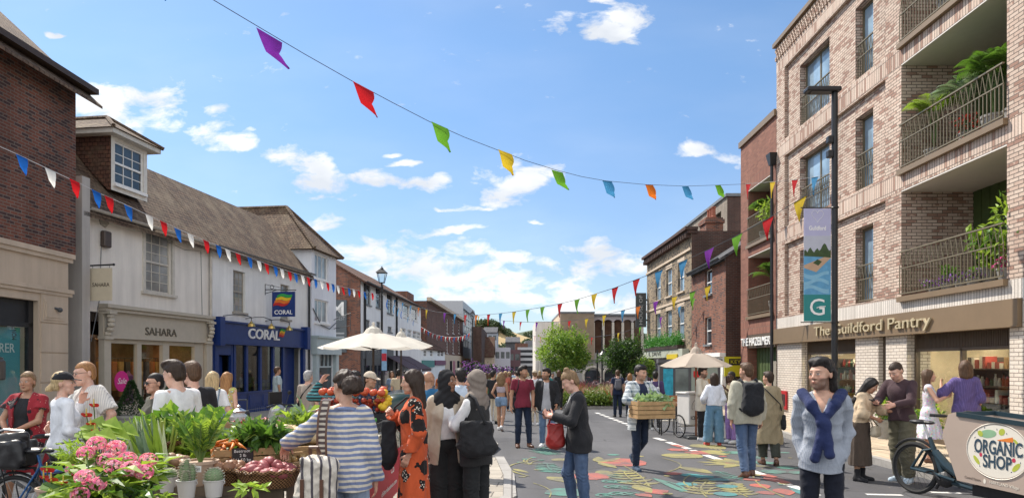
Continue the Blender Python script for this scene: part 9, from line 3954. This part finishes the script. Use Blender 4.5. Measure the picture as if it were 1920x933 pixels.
p=person(776,6.9,1.705,-84,'f','light',('long','dark'),'woman in long orange dress with black flower print and wavy dark hair',[('top',OR,dict(hem=.02,loose=.03,g=.016,fold=.009,neck='v',sl_loose=.026,name='dress_top')),('skirt',OR,dict(length=.80,flare=.07,pleat=.013,hi=.13,n=11)),('shoes',BROWNSH,dict(heel=True))],head=(2,6,0),armL=('p',(.05,-.06,-.50),(.4,.8,-.3)),armR=('p',(.08,-.24,-.10),(-.7,.3,-.7)),handR=dict(curl=1.0))
bag(p,'slim black shoulder bag hanging in front of the orange dress',(-.06,-.26,.98),(.05,.09,.26),BLK,strap=[[(-.08,-.26,1.2),(-.10,-.20,1.36),(-.10,-.08,1.46),(-.11,.08,1.44)]])
BT=C_('black_trousers',(.024,.025,.026))
p=person(837,7.5,1.70,16,'f','brown',None,'smiling woman in black headscarf, beige blazer and wide black trousers',[('headscarf',C_('black_scarf',(.020,.020,.022)),{}),('top',WH,dict(hem=.06,sleeve=0)),('top',C_('beige_blazer',(.50,.42,.32)),dict(hem=-.20,g=.024,loose=.024,open_=.062,name='blazer',fold=.008,neck='v')),('trousers',BT,dict(ank=.115,knee=.098,hi=.17,thigh=.008)),('shoes',BLK,{})],head=(40,0,4),armR=('p',(-.06,.02,-.52)),armL=('p',(.05,-.12,-.46)))
p=person(893,7.35,1.70,-122,'f','light',None,'woman in taupe headscarf and dark suit with large black tote bag',[('headscarf',C_('taupe_scarf',(.225,.185,.155)),dict(back=.05)),('top',WH,dict(hem=.05,sl_loose=.02)),('top',C_('charcoal_waistcoat',(.035,.034,.034)),dict(hem=-.20,g=.026,loose=.02,sleeve=0,name='waistcoat')),('trousers',BT,dict(ank=.075,knee=.078,hi=.15)),('shoes',BLK,{})],head=(26,2,0),armL=('p',(-.10,-.30,-.18),(.7,.4,-.6)),armR=('p',(.0,-.28,-.26),(-.6,.5,-.6)),handL=dict(curl=.7,n=(-.6,0,.7)))
bag(p,'large black canvas tote on the arm of the woman in the taupe headscarf',(.22,.16,1.03),(.07,.21,.20),C_('black_canvas',(.028,.028,.03)),rot=(24,0,0),name='tote_bag',r=.04,soft=.02,strap=[[(.20,.0,1.2),(.17,-.02,1.40),(.15,.02,1.49),(.16,.1,1.45),(.24,.28,1.2)]],w=.016)
p=person(119,7.2,1.68,142,'f','fair',('ponytail','blond'),'woman in white long-sleeved top and black cap with blond ponytail',[('top',C_('white_jersey',(.74,.75,.78)),dict(hem=-.05,loose=.012,fold=.007)),('trousers',BLK,dict(ank=.055)),('shoes',WSHOE,{})],head=(-30,-2,0),armL=('p',(-.06,-.22,.02),(.5,.2,-.9)),armR=('p',(.02,-.20,-.34)))
p.cap(C_('black_cap',(.02,.02,.023)))
p=person(181,7.7,1.80,-28,'m','fair',('crop','ginger'),'man with glasses in cream pinstriped shirt leaning towards the woman in the cap',[('top',C_('pinstripe_shirt',(.66,.63,.58),'stripe_v',(.46,.44,.42),freq=38),dict(sleeve=.85,hem=-.18,loose=.045,g=.018,fold=.011,neck='v',collar=True,sl_loose=.03)),('trousers',CHINO,{}),('shoes',BROWNSH,{})],head=(-8,6,-4),torso=(0,6,-8),armR=('p',(-.20,-.16,-.30),(-.7,.4,-.2)),armL=('p',(.10,-.02,-.48),(.8,.5,0)))
p.glasses()
KIM=C_('red_kimono',(.30,.025,.035),'floral',(.03,.02,.025),freq=9)
p=person(52,8.5,1.70,6,'f','tan',('updo','light'),'woman in red patterned kimono straddling her bicycle in the shade',[('top',BLK,dict(sleeve=0,hem=-.02,neck='wide')),('top',KIM,dict(sleeve=.5,hem=-.45,g=.026,open_=.085,loose=.04,flare=.05,sl_loose=.03,name='kimono')),('trousers',BLK,dict(upto=.7)),('shoes',BROWNSH,{})],build=1.15,armR=('p',(.06,-.26,-.38),(-.8,.4,0)),armL=('p',(-.16,-.26,-.36),(.8,.4,0)),legL=((.25,-.15,-1),(.1,.1,-1)),legR=((-.25,-.15,-1),(-.1,.1,-1)))
bicycle(GY(38,8.0)+Vector((.25,.45,0)),R(-112),'grey bicycle ridden by the woman in the red kimono',plain('grey_frame',(.12,.13,.14),.4))
gb_=bag(p,'bright green shopping bag with printed bananas hanging on the handlebar',(-.20,-.62,.74),(.21,.06,.13),plain('bag_green',(.06,.40,.03),.5,.1),name='shopping_bag',r=.02,strap=[[(-.30,-.62,.86),(-.28,-.62,.98),(-.14,-.62,.98),(-.12,-.62,.86)]])
b=MB()
for x,z in ((-.10,.03),(.02,-.02),(.10,.04),(-.04,-.07)):
 b.tube([(x-.04,-.068,z+.02),(x-.01,-.072,z-.012),(x+.03,-.068,z-.005),(x+.05,-.066,z+.02)],[.004,.013,.013,.004],6)
b.build('banana_print',plain('banana',(.66,.46,.04),.5),gb_)
p=person(291,7.9,1.67,-42,'f','light',('crop','black'),'woman in olive T-shirt and sunglasses with short black hair',[('top',C_('olive_tee',(.10,.095,.075)),dict(sleeve=.75,hem=-.12,loose=.03,fold=.009)),('trousers',BLK,{}),('shoes',WSHOE,{})],head=(4,0,0))
p.glasses(LEATHER)
person(333,7.0,1.79,-118,'m','fair',('quiff','dark'),'young man in white T-shirt looking down at the stall',[('top',WH,dict(sleeve=.75,hem=-.14,loose=.035,fold=.010)),('trousers',DJEAN,{}),('shoes',WSHOE,{})],head=(14,16,0),armL=('p',(-.02,-.16,-.46)))
person(362,7.8,1.79,-135,'m','fair',('short','brown'),'young man in black T-shirt behind the one in white',[('top',BLK,dict(sleeve=.75,hem=-.14,loose=.03)),('trousers',DJEAN,{}),('shoes',WSHOE,{})],head=(10,6,0))
p=person(399,10.5,1.69,188,'f','fair',('bob','blond'),'woman with short blond hair, white T-shirt and grey cloth bag seen from behind',[('top',WH,dict(sleeve=.8,hem=-.16,loose=.045,fold=.011,sl_loose=.02)),('trousers',CHINO,{}),('shoes',WSHOE,{})],armR=('p',(-.14,-.02,-.50)))
bag(p,'slouchy blue-grey cloth bag on the back of the blond woman',(-.14,.20,.92),(.15,.06,.22),C_('blue_grey_cloth',(.20,.26,.32)),name='cloth_bag',r=.05,soft=.03,strap=[[(-.12,.18,1.12),(-.12,.17,1.30),(-.12,.06,1.48)],[(-.2,.16,1.1),(.0,.17,1.3),(.12,.06,1.47)]])
YD=C_('yellow_print',(.48,.40,.13),'print',(.45,.38,.18),freq=3)
person(426,12.4,1.68,170,'f','fair',('long','ginger'),'woman in yellow print dress with ginger blond hair seen from behind',[('top',YD,dict(sleeve=0,hem=.02,neck='wide')),('skirt',YD,dict(length=.45)),('shoes',BROWNSH,{})])
person(520,22.8,1.76,128,'m','tan',('short','brown'),'older man in pale blue shirt and cream trousers walking past the blue shop',[('top',C_('pale_blue_shirt',(.42,.50,.52)),dict(sleeve=.85,hem=-.02,loose=.03)),('trousers',CHINO,dict(ank=.08,knee=.08)),('shoes',BROWNSH,{})],dz=.1,legL=((.02,-.28,-1),(0,.05,-1)),legR=((0,.2,-1),(0,.45,-1),25))
p=person(578,14.2,1.70,160,'m','fair',('short','grey'),'grey haired man in taupe shirt with a black bag strap',[('top',C_('taupe_shirt',(.30,.25,.21)),dict(sleeve=.8,hem=-.12,loose=.04)),('trousers',CHINO,{}),('shoes',BROWNSH,{})])
bag(p,'small black camera bag on the hip of the grey haired man',(.20,.05,.98),(.04,.10,.10),BLK,strap=[[(.2,.1,1.05),(.05,.16,1.25),(-.12,.08,1.47),(-.13,-.05,1.45)]])
person(640,9.2,1.66,172,'m','fair',('short','black'),'man in teal and black striped top raising his arm behind the striped shopper',[('top',C_('teal_stripe',(.02,.022,.025),'stripe_h',(.06,.22,.24),freq=22),dict(hem=-.1)),('trousers',DJEAN,{}),('shoes',BLK,{})],armL=('p',(.16,-.1,.22),(.8,0,-.3)))
p=person(692,10.8,1.68,66,'m','tan',('crop','dark'),'stall holder in beige cap and navy top behind the fruit',[('top',NVY,dict(sleeve=.7)),('trousers',DJEAN,{}),('shoes',BLK,{})],head=(0,8,0))
p.cap(C_('beige_cap',(.50,.42,.33)))
person(667,11.6,1.69,62,'f','dark',('curlylong','black'),'woman with full black curly hair behind the fruit stall',[('top',C_('coral_top',(.45,.14,.12)),dict(sleeve=.5)),('trousers',DJEAN,{}),('shoes',BLK,{})])
person(804,10.6,1.69,150,'m','tan',None,'bald man in blue T-shirt behind the woman in orange',[('top',C_('teal_blue_tee',(.025,.12,.24)),dict(sleeve=.7,loose=.03)),('trousers',C_('blue_shorts',(.04,.10,.25)),dict(upto=.9)),('shoes',WSHOE,{})],build=1.08)
person(863,11.2,1.73,190,'m','light',('short','black'),'man in pale blue shirt seen from behind between the headscarves',[('top',C_('sky_shirt',(.50,.58,.68)),dict(loose=.03,collar=True)),('trousers',DJEAN,{}),('shoes',BLK,{})],head=(20,0,0))
p=person(940,20.0,1.68,168,'f','tan',('curlylong','light'),'woman with long curly hair, crop top and denim shorts walking away',[('top',C_('lilac_crop',(.42,.36,.40)),dict(sleeve=0,hem=.24,neck='tube',loose=0)),('trousers',LJEAN,dict(upto=.42,thigh=.012)),('shoes',WSHOE,{})],legL=((.02,-.25,-1),(0,.05,-1)),legR=((0,.25,-1),(0,.6,-1),35),armL=('p',(.06,-.12,-.40)))
person(911,24.5,1.66,172,'f','light',('bob','brown'),'woman in emerald green dress walking down the street',[('top',C_('emerald_dress',(.03,.24,.08)),dict(sleeve=.5,hem=-.4,flare=.08,name='dress')),('shoes',BLK,{})])
person(925,22.6,1.72,168,'m','tan',('short','black'),'man in black top and cream trousers beside the curly haired woman',[('top',BLK,dict(sleeve=.7)),('trousers',CHINO,dict(ank=.075)),('shoes',BLK,{})],head=(-30,0,0))
p=person(1003,22,1.74,176,'m','fair',('crop','light'),'man in white shirt and pale cap with a dark strap across his back',[('top',C_('white_shirt',(.66,.66,.68)),dict(sleeve=.8,hem=-.14,loose=.04)),('trousers',CHINO,{}),('shoes',WSHOE,{})])
p.cap(BEIGE)
bag(p,'small dark bag worn crosswise by the man in the white shirt',(.2,.06,.98),(.04,.1,.1),BLK,strap=[[(.2,.1,1.05),(.05,.15,1.25),(-.12,.08,1.47),(-.13,-.05,1.45)]])
p=person(1158,26.0,1.75,178,'m','fair',('short','brown'),'man in navy T-shirt with grey backpack looking at the planting bed',[('top',NVY,dict(sleeve=.6)),('trousers',DJEAN,{}),('shoes',BLK,{})])
bag(p,'grey backpack on the man by the planting bed',(0,.20,1.22),(.14,.09,.2),C_('grey_nylon',(.14,.14,.16)),name='backpack',cat='backpack',r=.05,strap=[[(sx*.1,.15,1.4),(sx*.12,.03,1.5),(sx*.13,-.1,1.4)] for sx in (-1,1)])
person(1181,26.4,1.63,174,'f','fair',('bob','ginger'),'woman in grey patterned top beside the man with the grey backpack',[('top',C_('grey_print',(.32,.32,.35),'print',(.3,.3,.34),freq=4),dict(sleeve=.3)),('trousers',DJEAN,{}),('shoes',BLK,{})])
p=person(1229,20.0,1.69,166,'m','tan',('short','black'),'person in purple shirt with white drawstring bag near the tricycle',[('top',C_('violet_shirt',(.075,.05,.13)),dict(loose=.03)),('trousers',BLK,{}),('shoes',WSHOE,{})])
bag(p,'white drawstring bag on the back of the purple shirt',(0,.17,1.12),(.15,.05,.18),C_('white_nylon',(.55,.57,.60)),name='drawstring_bag',r=.04,strap=[[(sx*.1,.14,1.3),(sx*.1,.05,1.49),(sx*.12,-.1,1.4)] for sx in (-1,1)])
FAR=[(886,38,'white',(.6,.6,.6)),(897,34,'grey',(.2,.2,.22)),(872,44,'red',(.3,.03,.04)),(955,36,'dark plum',(.10,.03,.05)),(966,48,'pale blue',(.35,.45,.55)),(1048,31,'black',(.02,.02,.02)),(1036,38,'teal',(.04,.18,.18)),(990,52,'cream',(.55,.5,.4)),(846,30,'orange',(.5,.16,.04)),(735,26,'blue grey',(.15,.2,.28)),(760,33,'pink',(.5,.2,.26)),(1012,44,'brown',(.16,.09,.05)),(905,55,'yellow',(.5,.4,.08)),(978,62,'green',(.07,.2,.07)),(880,33,'navy',(.02,.03,.08)),(948,30,'coral',(.5,.14,.1)),(892,46,'lilac',(.4,.34,.5)),(918,40,'olive',(.14,.15,.06)),(934,58,'mint',(.3,.5,.4)),(1020,35,'charcoal',(.04,.04,.045)),(970,30,'beige',(.45,.36,.26)),(828,24,'rust',(.35,.1,.03)),(748,22,'sand',(.5,.42,.3))]
for i,(px,Y,cn_,c) in enumerate(FAR):
 person(px,Y,1.62+(i*37%17)*.01,180 if i%3 else 10,'mf'[i%2],('fair','tan','light','brown')[i%4],(('short','bob')[i%2],('dark','brown','black','blond')[i%4]),'distant shopper in a %s top far down the street'%cn_,[('top',C_('far_'+cn_.replace(' ','_')+'_top',c),dict(sleeve=.7)),('trousers',(DJEAN,CHINO,BLK)[i%3],{})],cell=.028)
